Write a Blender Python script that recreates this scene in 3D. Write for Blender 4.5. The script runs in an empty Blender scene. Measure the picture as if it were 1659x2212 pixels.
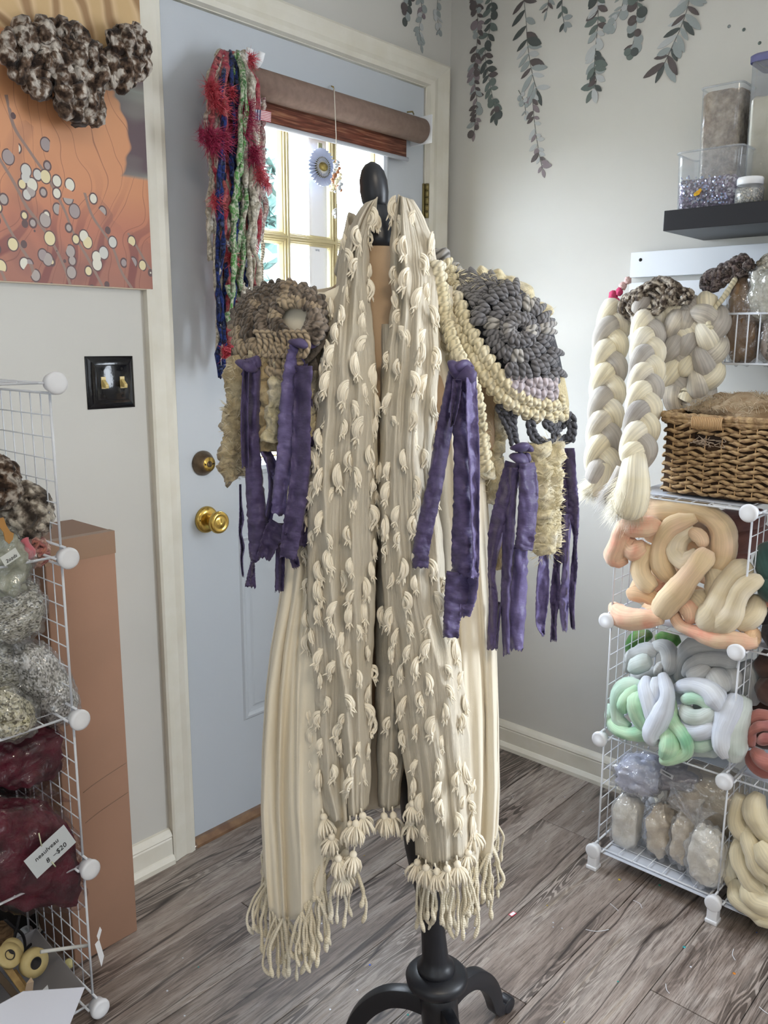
import bpy, bmesh, math, random
from mathutils import Vector, Matrix, Euler, noise
C = bpy.context.scene.collection
SC = bpy.context.scene
PI = math.pi

# ------------------------------------------------------------------ camera
cam_d = bpy.data.cameras.new('camera')
cam = bpy.data.objects.new('camera', cam_d); C.objects.link(cam)
CAM = Vector((-2.2202, -1.7275, 1.3159))
cam.location = CAM
cam.rotation_euler = (1.3735, -0.0051, -0.839)
cam_d.sensor_fit = 'VERTICAL'; cam_d.sensor_height = 36.0
cam_d.lens = 36.0 * 1830.5 / 2212.0
cam_d.clip_start = 0.02
SC.camera = cam

# ------------------------------------------------------------------ sky, lights, exposure
w = bpy.data.worlds.new('sky'); SC.world = w; w.use_nodes = True
wn = w.node_tree; bg = wn.nodes['Background']
bg.inputs['Color'].default_value = (0.84, 0.91, 1.0, 1); bg.inputs['Strength'].default_value = 25.0

def area(name, loc, rot, sx, sy, power, col):
    d = bpy.data.lights.new(name, 'AREA'); d.shape = 'RECTANGLE'; d.size = sx; d.size_y = sy
    d.energy = power; d.color = col
    o = bpy.data.objects.new(name, d); C.objects.link(o); o.location = loc; o.rotation_euler = rot
    return o
# unseen area lamps: assumed daylight from right and rear, two added fills
area('assumed_side_daylight', (-0.03, -2.75, 1.45), (0, PI/2, 0), 1.2, 1.3, 52, (0.82, 0.90, 1.0))  # assumed daylight from the right: bare lamp inside the wall, no window built
area('left_fill_light', (-4.17, -2.3, 1.35), (0, -PI/2, 0), 1.3, 1.5, 6, (0.74, 0.86, 1.0))  # unseen fill from the left, added to brighten shelf fronts and right wall
area('assumed_rear_daylight', (-2.6, -4.42, 1.5), (PI/2, 0, 0), 1.6, 1.3, 6, (0.80, 0.89, 1.0))  # unseen lamp for daylight assumed behind the camera, without a window
portal = area('door_glass_portal', (-0.58, 0.10, 1.44), (-PI/2, 0, 0), 0.55, 0.9, 1, (1, 1, 1)); portal.data.cycles.is_portal = True
area('ceiling_fill_light', (-2.1, -2.3, 2.46), (0, 0, 0), 0.5, 0.5, 12, (1.0, 0.86, 0.68))  # unseen warm fill under the ceiling, added to lift the room's ambient light
SC.view_settings.view_transform = 'Standard'; SC.view_settings.look = 'None'
SC.view_settings.gamma = 1.0; SC.view_settings.use_curve_mapping = False
SC.view_settings.exposure = 0.66
SC.cycles.max_bounces = 8; SC.cycles.transparent_max_bounces = 24

# ------------------------------------------------------------------ helpers: pixel -> point on a real plane
RM = Euler(cam.rotation_euler).to_matrix()
def ray(u, v): return RM @ Vector(((u - 829.5) / 1830.5, (1106 - v) / 1830.5, -1.0))
def wa(u, v, y=0.0):
    d = ray(u, v); return CAM + d * ((y - CAM.y) / d.y)
def wb(u, v, x=0.0):
    d = ray(u, v); return CAM + d * ((x - CAM.x) / d.x)
def fl(u, v, z=0.0):
    d = ray(u, v); return CAM + d * ((z - CAM.z) / d.z)
B0 = Vector((-1.165, -0.915, 0.0))
FW = Vector((0.745, 0.667, 0)).normalized(); RX = Vector((FW.y, -FW.x, 0))
def mn(u, v, dy=0.0):
    d = ray(u, v); return CAM + d * (((B0 - CAM).dot(FW) + dy) / d.dot(FW))
LEAN = -0.087
def ax(z, x=0.0, y=0.0): return B0 + RX * (LEAN * (z - 0.2) + x) + FW * y + Vector((0, 0, z))

def li(tab, x):
    if x <= tab[0][0]: return tab[0][1]
    for (a, b), (c, d) in zip(tab, tab[1:]):
        if x <= c: return b + (d - b) * (x - a) / (c - a)
    return tab[-1][1]
def spl(pts, k=6, closed=False):
    n = len(pts); out = []
    m = n if closed else n - 1
    for i in range(m):
        if closed: q = [pts[(i + j - 1) % n] for j in range(4)]
        else: q = [pts[max(i - 1, 0)], pts[i], pts[i + 1], pts[min(i + 2, n - 1)]]
        for s in range(k):
            t = s / k
            out.append(tuple(0.5 * (2 * b + (c - a) * t + (2 * a - 5 * b + 4 * c - d) * t * t + (3 * b - a - 3 * c + d) * t ** 3) for a, b, c, d in zip(*q)))
    if not closed: out.append(tuple(pts[-1]))
    return out
def nz(x, y=0, z=0): return noise.noise(Vector((x, y, z)))

# ------------------------------------------------------------------ objects
ORG = {}
def org(o): return ORG.get(o.name, Vector((0, 0, 0))) if o else Vector((0, 0, 0))
def tag(o, label=None, cat=None, group=None, kind=None):
    if label: o['label'] = label
    if cat: o['category'] = cat
    if group: o['group'] = group
    if kind: o['kind'] = kind
    return o
def thing(name, label, cat, loc, group=None):
    o = bpy.data.objects.new(name, None); C.objects.link(o); o.location = loc
    o.empty_display_size = 0.02
    ORG[o.name] = Vector(loc); return tag(o, label, cat, group)
class MB:
    def __init__(s): s.v = []; s.f = []; s.uv = []; s.mi = []
    def add(s, vs, fs, uvs=None, mi=0):
        b = len(s.v); s.v += [tuple(p) for p in vs]
        for k, f in enumerate(fs):
            s.f.append([b + i for i in f]); s.mi.append(mi)
            s.uv += uvs[k] if uvs else [(0, 0)] * len(f)
        return s
    def box(s, lo, hi, mi=0):
        x0, y0, z0 = lo; x1, y1, z1 = hi
        return s.add([(x0,y0,z0),(x1,y0,z0),(x1,y1,z0),(x0,y1,z0),(x0,y0,z1),(x1,y0,z1),(x1,y1,z1),(x0,y1,z1)],
              [(0,3,2,1),(4,5,6,7),(0,1,5,4),(1,2,6,5),(2,3,7,6),(3,0,4,7)], mi=mi)
    def prism(s, poly, off, mi=0):
        n = len(poly); off = Vector(off); p = [Vector(q) for q in poly]
        return s.add(p + [q + off for q in p], [tuple(range(n))[::-1], tuple(range(n, 2*n))] + [(i, (i+1) % n, n + (i+1) % n, n + i) for i in range(n)], mi=mi)
    def tube(s, pts, r, seg=8, mi=0, cap=True, flat=1.0, up=None, closed=False):
        p = [Vector(q) for q in pts]; n = len(p)
        rs = list(r) if hasattr(r, '__len__') else [r] * n
        vs = []; L = [0.0]; N = None
        for i in range(n):
            if closed: t = p[(i+1) % n] - p[i-1]
            else: t = p[min(i+1, n-1)] - p[max(i-1, 0)]
            t = t.normalized() if t.length > 1e-9 else Vector((0, 0, 1))
            if up is not None: N = Vector(up) - t * t.dot(Vector(up))
            elif N is None:
                N = t.cross(Vector((0, 0, 1)) if abs(t.z) < .9 else Vector((1, 0, 0)))
            else: N = N - t * t.dot(N)
            if N.length < 1e-6: N = t.orthogonal()
            N = N.normalized(); Bn = t.cross(N)
            if i: L.append(L[-1] + (p[i] - p[i-1]).length)
            for j in range(seg):
                a = 2 * PI * j / seg
                vs.append(p[i] + N * (math.cos(a) * rs[i]) + Bn * (math.sin(a) * rs[i] * flat))
        fs = []; uv = []
        m = n if closed else n - 1
        for i in range(m):
            i2 = (i + 1) % n; l1 = L[i]; l2 = L[i2] if i2 else L[i] + (p[0] - p[i]).length
            for j in range(seg):
                j2 = (j + 1) % seg
                fs.append((i*seg+j, i*seg+j2, i2*seg+j2, i2*seg+j))
                uv.append([(j/seg, l1), ((j+1)/seg, l1), ((j+1)/seg, l2), (j/seg, l2)])
        if cap and not closed:
            fs.append(tuple(range(seg))[::-1]); uv.append([(0, 0)] * seg)
            fs.append(tuple((n-1)*seg + j for j in range(seg))); uv.append([(0, L[-1])] * seg)
        return s.add(vs, fs, uv, mi)
    def lathe(s, prof, fn, seg=24, mi=0, cap=True):
        # prof: list of tuples handed to fn(p, angle) -> point
        n = len(prof)
        vs = [fn(q, 2 * PI * j / seg) for q in prof for j in range(seg)]
        fs = [(i*seg+j, i*seg+(j+1) % seg, (i+1)*seg+(j+1) % seg, (i+1)*seg+j) for i in range(n-1) for j in range(seg)]
        uv = [[(j/seg, i/n), ((j+1)/seg, i/n), ((j+1)/seg, (i+1)/n), (j/seg, (i+1)/n)] for i in range(n-1) for j in range(seg)]
        if cap:
            fs += [tuple(range(seg))[::-1], tuple((n-1)*seg + j for j in range(seg))]; uv += [[(0, 0)] * seg, [(0, 1)] * seg]
        return s.add(vs, fs, uv, mi)
    def disc(s, c, axis, prof, seg=24, mi=0):   # prof: (distance along axis, radius)
        c = Vector(c); a = Vector(axis).normalized(); e = a.orthogonal().normalized(); g = a.cross(e)
        return s.lathe(prof, lambda q, t: c + a * q[0] + (e * math.cos(t) + g * math.sin(t)) * q[1], seg, mi)
    def grid(s, fn, nu, nv, mi=0, uvs=(1, 1)):  # fn(s, t)
        vs = [fn(i / nu, j / nv) for j in range(nv + 1) for i in range(nu + 1)]
        k = nu + 1
        fs = [(j*k+i, j*k+i+1, (j+1)*k+i+1, (j+1)*k+i) for j in range(nv) for i in range(nu)]
        uv = [[(a/nu*uvs[0], b/nv*uvs[1]) for a, b in ((i, j), (i+1, j), (i+1, j+1), (i, j+1))] for j in range(nv) for i in range(nu)]
        return s.add(vs, fs, uv, mi)
    def blob(s, c, A, B, Cc, amp=0.0, freq=1.0, seed=0.0, nu=24, nv=14, e=1.0, mi=0):
        c = Vector(c); A = Vector(A); B = Vector(B); Cc = Vector(Cc)
        sp = lambda q: math.copysign(abs(q) ** e, q)
        def P(i, j):
            th = PI * j / nv - PI / 2; ph = 2 * PI * i / nu
            x, y, z = sp(math.cos(th)) * sp(math.cos(ph)), sp(math.cos(th)) * sp(math.sin(ph)), sp(math.sin(th))
            d = 1 + amp * (nz(x*freq+seed, y*freq-seed, z*freq+2*seed) + .5 * nz(x*freq*2.3+seed, y*freq*2.3, z*freq*2.3-seed))
            return c + (A * x + B * y + Cc * z) * d
        vs = [P(i, j) for j in range(nv + 1) for i in range(nu)]
        fs = [(j*nu+i, j*nu+(i+1) % nu, (j+1)*nu+(i+1) % nu, (j+1)*nu+i) for j in range(nv) for i in range(nu)]
        uv = [[(a/nu, b/nv) for a, b in ((i, j), (i+1, j), (i+1, j+1), (i, j+1))] for j in range(nv) for i in range(nu)]
        return s.add(vs, fs, uv, mi)
    def mesh(s, name, mats, o=(0, 0, 0), smooth=True):
        o = Vector(o); me = bpy.data.meshes.new(name)
        me.from_pydata([Vector(p) - o for p in s.v], [], s.f)
        if len(s.uv) == len(me.loops):
            l = me.uv_layers.new(name='UVMap'); l.data.foreach_set('uv', [c for q in s.uv for c in q])
        for m in (mats if isinstance(mats, (list, tuple)) else [mats]): me.materials.append(m)
        me.polygons.foreach_set('material_index', s.mi)
        me.polygons.foreach_set('use_smooth', [bool(smooth)] * len(me.polygons))
        me.validate(); me.update()
        return me
    def rough(s, start, amp, freq, seed=0):
        for i in range(start, len(s.v)):
            q = Vector(s.v[i]); o = noise.noise_vector(q * freq + Vector((seed, -seed, seed * .5)))
            s.v[i] = tuple(q + o * amp)
        return s
    def build(s, name, mats, parent=None, smooth=True, bevel=0, solid=0, sub=0):
        if parent is not None: o = org(parent); loc = Vector((0, 0, 0))
        else:
            xs = [p[0] for p in s.v]; ys = [p[1] for p in s.v]; zs = [p[2] for p in s.v]
            o = Vector(((min(xs)+max(xs))/2, (min(ys)+max(ys))/2, min(zs))); loc = o
        ob = bpy.data.objects.new(name, s.mesh(name, mats, o, smooth)); C.objects.link(ob)
        ob.location = loc
        if parent is not None: ob.parent = parent
        ORG[ob.name] = o
        if bevel:
            m = ob.modifiers.new('b', 'BEVEL'); m.width = bevel; m.segments = 2; m.limit_method = 'ANGLE'
            m.harden_normals = False
        if solid:
            m = ob.modifiers.new('s', 'SOLIDIFY'); m.thickness = solid; m.offset = 0
        if sub:
            m = ob.modifiers.new('u', 'SUBSURF'); m.levels = sub; m.render_levels = sub
        return ob
def inst(name, me, mw, parent=None):      # another object on a shared mesh
    ob = bpy.data.objects.new(name, me); C.objects.link(ob)
    if parent is not None:
        ob.parent = parent; mw = Matrix.Translation(-org(parent)) @ mw
    ob.matrix_local = mw
    ORG[ob.name] = org(parent)
    return ob
def text(s, name, mat, parent, o, xd, yd, size, align='CENTER', depth=0.0002, shear=0.0, font_bold=0.0):
    cu = bpy.data.curves.new(name, 'FONT'); cu.body = s; cu.size = size; cu.align_x = align; cu.align_y = 'CENTER'
    cu.extrude = depth; cu.shear = shear; cu.offset = font_bold; cu.resolution_u = 2
    t = bpy.data.objects.new(name, cu); C.objects.link(t)
    bpy.context.view_layer.update()
    me = bpy.data.meshes.new_from_object(t.evaluated_get(bpy.context.evaluated_depsgraph_get()))
    bpy.data.objects.remove(t)
    me.name = name; me.materials.clear(); me.materials.append(mat)
    X = Vector(xd).normalized(); Z = X.cross(Vector(yd)).normalized(); Y = Z.cross(X)
    M = Matrix((X, Y, Z)).transposed().to_4x4(); M.translation = Vector(o)
    return inst(name, me, M, parent)

# ------------------------------------------------------------------ materials
def lin(h):
    h = h.lstrip('#'); r = []
    for i in (0, 2, 4):
        c = int(h[i:i+2], 16) / 255; r.append(c / 12.92 if c <= .04045 else ((c + .055) / 1.055) ** 2.4)
    return (*r, 1)
def new(name):
    m = bpy.data.materials.new(name); m.use_nodes = True; nt = m.node_tree
    return m, nt, nt.nodes['Principled BSDF']
def nd(nt, t, **k):
    n = nt.nodes.new(t)
    for a, b in k.items():
        if a in n.inputs: n.inputs[a].default_value = b
        else: setattr(n, a, b)
    return n
def ramp(nt, fac, cols, pos=None, const=False):
    r = nt.nodes.new('ShaderNodeValToRGB'); e = r.color_ramp.elements
    if const: r.color_ramp.interpolation = 'CONSTANT'
    n = len(cols)
    for i, c in enumerate(cols):
        p = pos[i] if pos else i / max(1, n - 1)
        if i < 2: el = e[i]; el.position = p
        else: el = e.new(p)
        el.color = lin(c)
    nt.links.new(fac, r.inputs[0]); return r.outputs[0]
def bumpn(nt, h, bs, strength, dist=.002):
    b = nd(nt, 'ShaderNodeBump', Strength=strength, Distance=dist); nt.links.new(h, b.inputs['Height']); nt.links.new(b.outputs[0], bs.inputs['Normal'])
def sheen(bs, v, rough=.5):
    bs.inputs['Sheen Weight'].default_value = v; bs.inputs['Sheen Roughness'].default_value = rough
def plain(name, col, rough=.5, metal=0, var=None, vscale=8, bump=0, bscale=150, bdist=.001, spec=.5, sh=0, emit=0):
    m, nt, bs = new(name); bs.inputs['Roughness'].default_value = rough; bs.inputs['Metallic'].default_value = metal
    bs.inputs['Specular IOR Level'].default_value = spec; bs.inputs['Base Color'].default_value = lin(col)
    tc = nd(nt, 'ShaderNodeTexCoord')
    if var:
        n = nd(nt, 'ShaderNodeTexNoise', Scale=vscale, Detail=5.0); nt.links.new(tc.outputs['Object'], n.inputs['Vector'])
        nt.links.new(ramp(nt, n.outputs[0], [col, var], [.35, .68]), bs.inputs['Base Color'])
    if bump:
        n = nd(nt, 'ShaderNodeTexNoise', Scale=bscale, Detail=3.0); nt.links.new(tc.outputs['Object'], n.inputs['Vector'])
        bumpn(nt, n.outputs[0], bs, bump, bdist)
    if sh: sheen(bs, sh)
    return m
def fibre(name, cols, blend=12, streak=(14, 9), bump=.5, dist=.003, dark=.8, rough=.95, pos=None, sh=.15, xblend=1.0, obj=False):
    """wool drawn out along its length: colour drifts along the strand, fine streaks run with it (UV: around, metres along)"""
    m, nt, bs = new(name); bs.inputs['Roughness'].default_value = rough; bs.inputs['Specular IOR Level'].default_value = .2
    uv = nd(nt, 'ShaderNodeUVMap'); tc = nd(nt, 'ShaderNodeTexCoord')
    n1 = nd(nt, 'ShaderNodeTexNoise', Scale=blend, Detail=3.0)
    nt.links.new(tc.outputs['Object'], n1.inputs['Vector'])
    col = ramp(nt, n1.outputs[0], cols, pos or [.3 + .4 * i / max(1, len(cols) - 1) for i in range(len(cols))])
    mp = nd(nt, 'ShaderNodeMapping'); mp.inputs['Scale'].default_value = (streak[0], streak[1], 1); nt.links.new(uv.outputs[0], mp.inputs[0])
    n2 = nd(nt, 'ShaderNodeTexNoise', Scale=1.0, Detail=4.0, Roughness=.65); nt.links.new(mp.outputs[0], n2.inputs['Vector'])
    mx = nd(nt, 'ShaderNodeMix', data_type='RGBA', blend_type='MULTIPLY'); mx.inputs['Factor'].default_value = 1
    g = int(255 * dark); d = '%02x%02x%02x' % (g, g, g)
    nt.links.new(col, mx.inputs[6]); nt.links.new(ramp(nt, n2.outputs[0], [d, 'ffffff'], [.3, .6]), mx.inputs[7])
    nt.links.new(mx.outputs[2], bs.inputs['Base Color'])
    bumpn(nt, n2.outputs[0], bs, bump, dist); sheen(bs, sh)
    return m
def ply(name, cols, turns=2.0, pitch=70.0, groove=.55, blend=10, rough=.95, pos=None, bump=.7):
    """two-ply twisted yarn: helical groove in the UV of the strand"""
    m, nt, bs = new(name); bs.inputs['Roughness'].default_value = rough; bs.inputs['Specular IOR Level'].default_value = .2
    uv = nd(nt, 'ShaderNodeUVMap'); tc = nd(nt, 'ShaderNodeTexCoord')
    sep = nd(nt, 'ShaderNodeSeparateXYZ'); nt.links.new(uv.outputs[0], sep.inputs[0])
    a = nd(nt, 'ShaderNodeMath', operation='MULTIPLY'); a.inputs[1].default_value = turns * 2 * PI; nt.links.new(sep.outputs[0], a.inputs[0])
    b = nd(nt, 'ShaderNodeMath', operation='MULTIPLY_ADD'); b.inputs[1].default_value = pitch * 2 * PI; nt.links.new(sep.outputs[1], b.inputs[0]); nt.links.new(a.outputs[0], b.inputs[2])
    c = nd(nt, 'ShaderNodeMath', operation='SINE'); nt.links.new(b.outputs[0], c.inputs[0])
    h = nd(nt, 'ShaderNodeMath', operation='MULTIPLY_ADD'); h.inputs[1].default_value = .5; h.inputs[2].default_value = .5; nt.links.new(c.outputs[0], h.inputs[0])
    n1 = nd(nt, 'ShaderNodeTexNoise', Scale=blend, Detail=4.0); nt.links.new(tc.outputs['Object'], n1.inputs['Vector'])
    col = ramp(nt, n1.outputs[0], cols, pos or [.3 + .4 * i / max(1, len(cols) - 1) for i in range(len(cols))])
    mx = nd(nt, 'ShaderNodeMix', data_type='RGBA', blend_type='MULTIPLY'); mx.inputs['Factor'].default_value = 1
    g = int(255 * groove); d = '%02x%02x%02x' % (g, g, g)
    nt.links.new(col, mx.inputs[6]); nt.links.new(ramp(nt, h.outputs[0], [d, 'ffffff'], [0, .5]), mx.inputs[7])
    nt.links.new(mx.outputs[2], bs.inputs['Base Color']); bumpn(nt, h.outputs[0], bs, bump, .002); sheen(bs, .2)
    return m
def clear(name, tint='f4f6fa', gloss=.10, haze=.06, rough=.12, bump=.0, bscale=40):
    """thin clear plastic or glass sheet: mostly see-through, a little haze, a glossy skin"""
    m, nt, bs = new(name); nt.nodes.remove(bs); out = nt.nodes['Material Output']
    tr = nd(nt, 'ShaderNodeBsdfTransparent'); tr.inputs[0].default_value = lin(tint)
    gl = nd(nt, 'ShaderNodeBsdfGlossy', Roughness=rough); di = nd(nt, 'ShaderNodeBsdfDiffuse'); di.inputs[0].default_value = lin('f2f4f8')
    a = nd(nt, 'ShaderNodeMixShader'); a.inputs[0].default_value = haze
    nt.links.new(tr.outputs[0], a.inputs[1]); nt.links.new(di.outputs[0], a.inputs[2])
    b = nd(nt, 'ShaderNodeMixShader'); lw = nd(nt, 'ShaderNodeLayerWeight', Blend=.25)
    mm = nd(nt, 'ShaderNodeMath', operation='MULTIPLY_ADD'); mm.inputs[1].default_value = .22; mm.inputs[2].default_value = gloss
    nt.links.new(lw.outputs['Fresnel'], mm.inputs[0]); nt.links.new(mm.outputs[0], b.inputs[0])
    nt.links.new(a.outputs[0], b.inputs[1]); nt.links.new(gl.outputs[0], b.inputs[2]); nt.links.new(b.outputs[0], out.inputs[0])
    if bump:
        tc = nd(nt, 'ShaderNodeTexCoord'); n = nd(nt, 'ShaderNodeTexNoise', Scale=bscale, Detail=3.0, Distortion=1.0); nt.links.new(tc.outputs['Object'], n.inputs['Vector'])
        bb = nd(nt, 'ShaderNodeBump', Strength=bump, Distance=.01); nt.links.new(n.outputs[0], bb.inputs['Height'])
        nt.links.new(bb.outputs[0], gl.inputs['Normal']); nt.links.new(bb.outputs[0], lw.inputs['Normal'])
    return m
def chips(name, cols, scale=160, rough=.5, bump=.6, metal=0, stretch=(1, 1, 1), pos=None):
    """packed flakes: every voronoi cell its own colour"""
    m, nt, bs = new(name); bs.inputs['Roughness'].default_value = rough; bs.inputs['Metallic'].default_value = metal
    tc = nd(nt, 'ShaderNodeTexCoord'); mp = nd(nt, 'ShaderNodeMapping'); mp.inputs['Scale'].default_value = stretch
    nt.links.new(tc.outputs['Object'], mp.inputs[0])
    v = nd(nt, 'ShaderNodeTexVoronoi', Scale=scale); nt.links.new(mp.outputs[0], v.inputs['Vector'])
    s = nd(nt, 'ShaderNodeSeparateColor'); nt.links.new(v.outputs['Color'], s.inputs[0])
    n = len(cols)
    nt.links.new(ramp(nt, s.outputs[0], cols, pos or [i / n for i in range(n)], True), bs.inputs['Base Color'])
    bumpn(nt, s.outputs[1], bs, bump, .004)
    return m

# ================================================================== THE SETTING
def ssc(): return None
M_wall = plain('wall_paint', 'c8c6c0', .85, var='c4c2bc', vscale=3, bump=.08, bscale=260)
M_ceil = plain('ceiling_paint', 'e2e0da', .9)
M_trim = plain('trim_paint', 'dedace', .42, var='d6d1c2', vscale=14, bump=.05, bscale=60)
M_door = plain('door_paint', 'c0c5cb', .45, var='bcc2c9', vscale=2.5, bump=.05, bscale=300)
M_oak = plain('sill_wood', '6e4f3a', .6, var='8a6a4c', vscale=30, bump=.2, bscale=60)
M_cream = plain('lite_frame_plastic', 'bdb088', .5, var='b3a57a', vscale=10)
M_brass = plain('brass', 'c9a95c', .22, 1.0, bump=.03, bscale=60)
M_brass_old = plain('aged_brass', '7d6a54', .4, .8, var='5d4e40', vscale=60)
M_hinge = plain('hinge_brass', '8f8256', .4, .8)
M_black = plain('black_paint', '15161a', .42, bump=.1, bscale=300)
M_white = plain('white_plastic', 'eef0f3', .35)
M_dark = plain('dark_hole', '0c0b0b', .8)
M_glass = clear('window_glass', 'fbfdff', .03, .015, .02)

def struct(name, mb, mats, **k):
    o = mb.build(name, mats, **k); o['kind'] = 'structure'; return o
XW, YW, ZC = -4.2, -4.5, 2.5
DX0, DX1, DZ = -1.046, -0.108, 2.068          # door opening
m = MB(); m.box((XW-.12, 0, 0), (DX0, .12, ZC)); m.box((DX1, 0, 0), (.12, .12, ZC)); m.box((DX0, 0, DZ), (DX1, .12, ZC))
struct('wall_back', m, M_wall, smooth=False)
struct('wall_right', MB().box((0, YW, 0), (.12, 0, ZC)), M_wall, smooth=False)
struct('wall_left', MB().box((XW-.12, YW, 0), (XW, 0, ZC)), M_wall, smooth=False)
struct('wall_front', MB().box((XW-.12, YW-.12, 0), (.12, YW, ZC)), M_wall, smooth=False)
struct('ceiling', MB().box((XW-.12, YW-.12, ZC), (.12, .12, ZC+.05)), M_ceil, smooth=False)

# floor of grey vinyl planks, each its own piece
def plank_mat():
    m, nt, bs = new('plank_wood'); bs.inputs['Roughness'].default_value = .4; bs.inputs['Specular IOR Level'].default_value = .65
    tc = nd(nt, 'ShaderNodeTexCoord'); oi = nd(nt, 'ShaderNodeObjectInfo')
    off = nd(nt, 'ShaderNodeVectorMath', operation='MULTIPLY_ADD'); off.inputs[1].default_value = (37, 19, 11)
    cmb = nd(nt, 'ShaderNodeCombineXYZ')
    for i in range(3): nt.links.new(oi.outputs['Random'], cmb.inputs[i])
    nt.links.new(cmb.outputs[0], off.inputs[0]); nt.links.new(tc.outputs['Object'], off.inputs[2])
    def nois(sx, sy, sc, det=6, dis=0, rg=.6):
        mp = nd(nt, 'ShaderNodeMapping'); mp.inputs['Scale'].default_value = (sx, sy, 1); nt.links.new(off.outputs[0], mp.inputs[0])
        n = nd(nt, 'ShaderNodeTexNoise', Scale=sc, Detail=float(det), Distortion=dis, Roughness=rg); nt.links.new(mp.outputs[0], n.inputs['Vector']); return n.outputs[0]
    g1 = nois(1.0, 16, 5.0, 8, .6, .7); g2 = nois(.8, 5, 2.2, 5, 1.2); g3 = nois(2.2, 60, 8, 6, .3, .75)
    c1 = ramp(nt, g2, ['776a62', '96887f', 'aea39b', '988878'], [.30, .44, .58, .70])
    c2 = ramp(nt, g1, ['5f5654', 'b5adaa', 'ffffff'], [.28, .37, .47])
    c3 = ramp(nt, g3, ['8a837f', 'ffffff'], [.36, .52])
    a = nd(nt, 'ShaderNodeMix', data_type='RGBA', blend_type='MULTIPLY'); a.inputs['Factor'].default_value = .85; nt.links.new(c1, a.inputs[6]); nt.links.new(c2, a.inputs[7])
    b = nd(nt, 'ShaderNodeMix', data_type='RGBA', blend_type='MULTIPLY'); b.inputs['Factor'].default_value = .8; nt.links.new(a.outputs[2], b.inputs[6]); nt.links.new(c3, b.inputs[7])
    # cathedral grain: contour lines of a stretched noise, and a few long dark splits
    gr = nois(.8, 6.5, 2.4, 2, .5, .5); ml = nd(nt, 'ShaderNodeMath', operation='MULTIPLY'); ml.inputs[1].default_value = 120; nt.links.new(gr, ml.inputs[0])
    sn = nd(nt, 'ShaderNodeMath', operation='SINE'); nt.links.new(ml.outputs[0], sn.inputs[0])
    ln = ramp(nt, sn.outputs[0], ['6b625e', 'ffffff'], [0, .55])
    mk = ramp(nt, nois(.7, 3, 2.2, 3), ['000000', 'ffffff'], [.46, .62])
    cth = nd(nt, 'ShaderNodeMix', data_type='RGBA'); nt.links.new(mk, cth.inputs[0]); cth.inputs[6].default_value = (1, 1, 1, 1); nt.links.new(ln, cth.inputs[7])
    ck = nois(.45, 5.0, 1.7, 3, .3, .45); ca = nd(nt, 'ShaderNodeMath', operation='SUBTRACT'); ca.inputs[1].default_value = .5; nt.links.new(ck, ca.inputs[0]); cb_ = nd(nt, 'ShaderNodeMath', operation='ABSOLUTE'); nt.links.new(ca.outputs[0], cb_.inputs[0])
    crk = ramp(nt, cb_.outputs[0], ['3a3334', '8d8583', 'ffffff'], [0, .005, .014])
    for q in (cth.outputs[2], crk):
        z = nd(nt, 'ShaderNodeMix', data_type='RGBA', blend_type='MULTIPLY'); z.inputs['Factor'].default_value = .85; nt.links.new(b.outputs[2], z.inputs[6]); nt.links.new(q, z.inputs[7]); b = z
    hv = nd(nt, 'ShaderNodeHueSaturation'); rr = nd(nt, 'ShaderNodeMapRange'); rr.inputs[3].default_value = .82; rr.inputs[4].default_value = 1.18
    nt.links.new(oi.outputs['Random'], rr.inputs[0]); nt.links.new(rr.outputs[0], hv.inputs['Value']); nt.links.new(b.outputs[2], hv.inputs['Color'])
    nt.links.new(hv.outputs[0], bs.inputs['Base Color'])
    mm = nd(nt, 'ShaderNodeMath', operation='ADD'); nt.links.new(g1, mm.inputs[0]); nt.links.new(g3, mm.inputs[1])
    bumpn(nt, mm.outputs[0], bs, .35, .0012)
    return m
M_plank = plank_mat()
M_under = plain('floor_core', '3a3533', .8)
floor = struct('floor', MB().box((XW, YW, -.03), (0, 0, -.004)), M_under, smooth=False)
random.seed(4)
joints = {2: [-.735], 4: [-.912], 6: [-.705], 3: [-.30, -1.55], 5: [-.18, -1.42], 7: [-1.25], 1: [-1.1], 8: [-.42, -1.7], 9: [-.95]}
for r in range(27):
    y1 = -.10 - .17 * (r - 0) ; y0 = y1 - .17
    if r == 0: y1 = 0
    y0 = max(y0, YW)
    js = joints.get(r, [-random.uniform(.3, 1.5)])
    xs = [0] + js
    while xs[-1] > XW: xs.append(xs[-1] - 1.22)
    xs[-1] = XW
    for a, b in zip(xs, xs[1:]):
        if a - b < .02: continue
        MB().box((b + .0008, y0 + .0008, -.004), (a - .0008, y1 - .0008, random.uniform(-.0004, .0004))).build('plank', M_plank, floor, smooth=False, bevel=.0015)
knot_m, nt, bs = new('knot_ring'); bs.inputs['Roughness'].default_value = .4

# baseboards: board, cap moulding and shoe in one run
def base_run(name, f):
    prof = [(0, 0), (.026, 0), (.026, .012), (.018, .022), (.015, .024), (.015, .066), (.013, .070), (.016, .074), (.012, .082), (.006, .090), (0, .092)]
    m = MB(); n = len(prof)
    for s0, s1 in f:
        m.add([s0(d, z) for d, z in prof] + [s1(d, z) for d, z in prof], [(i, i+1, n+i+1, n+i) for i in range(n-1)] + [tuple(range(n)), tuple(range(n, 2*n))[::-1]])
    return struct(name, m, M_trim, smooth=False)
base_run('baseboard_right', [(lambda d, z: (-d, 0, z), lambda d, z: (-d, YW, z))])
base_run('baseboard_back', [(lambda d, z: (XW, -d, z), lambda d, z: (-1.116, -d, z))])
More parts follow.
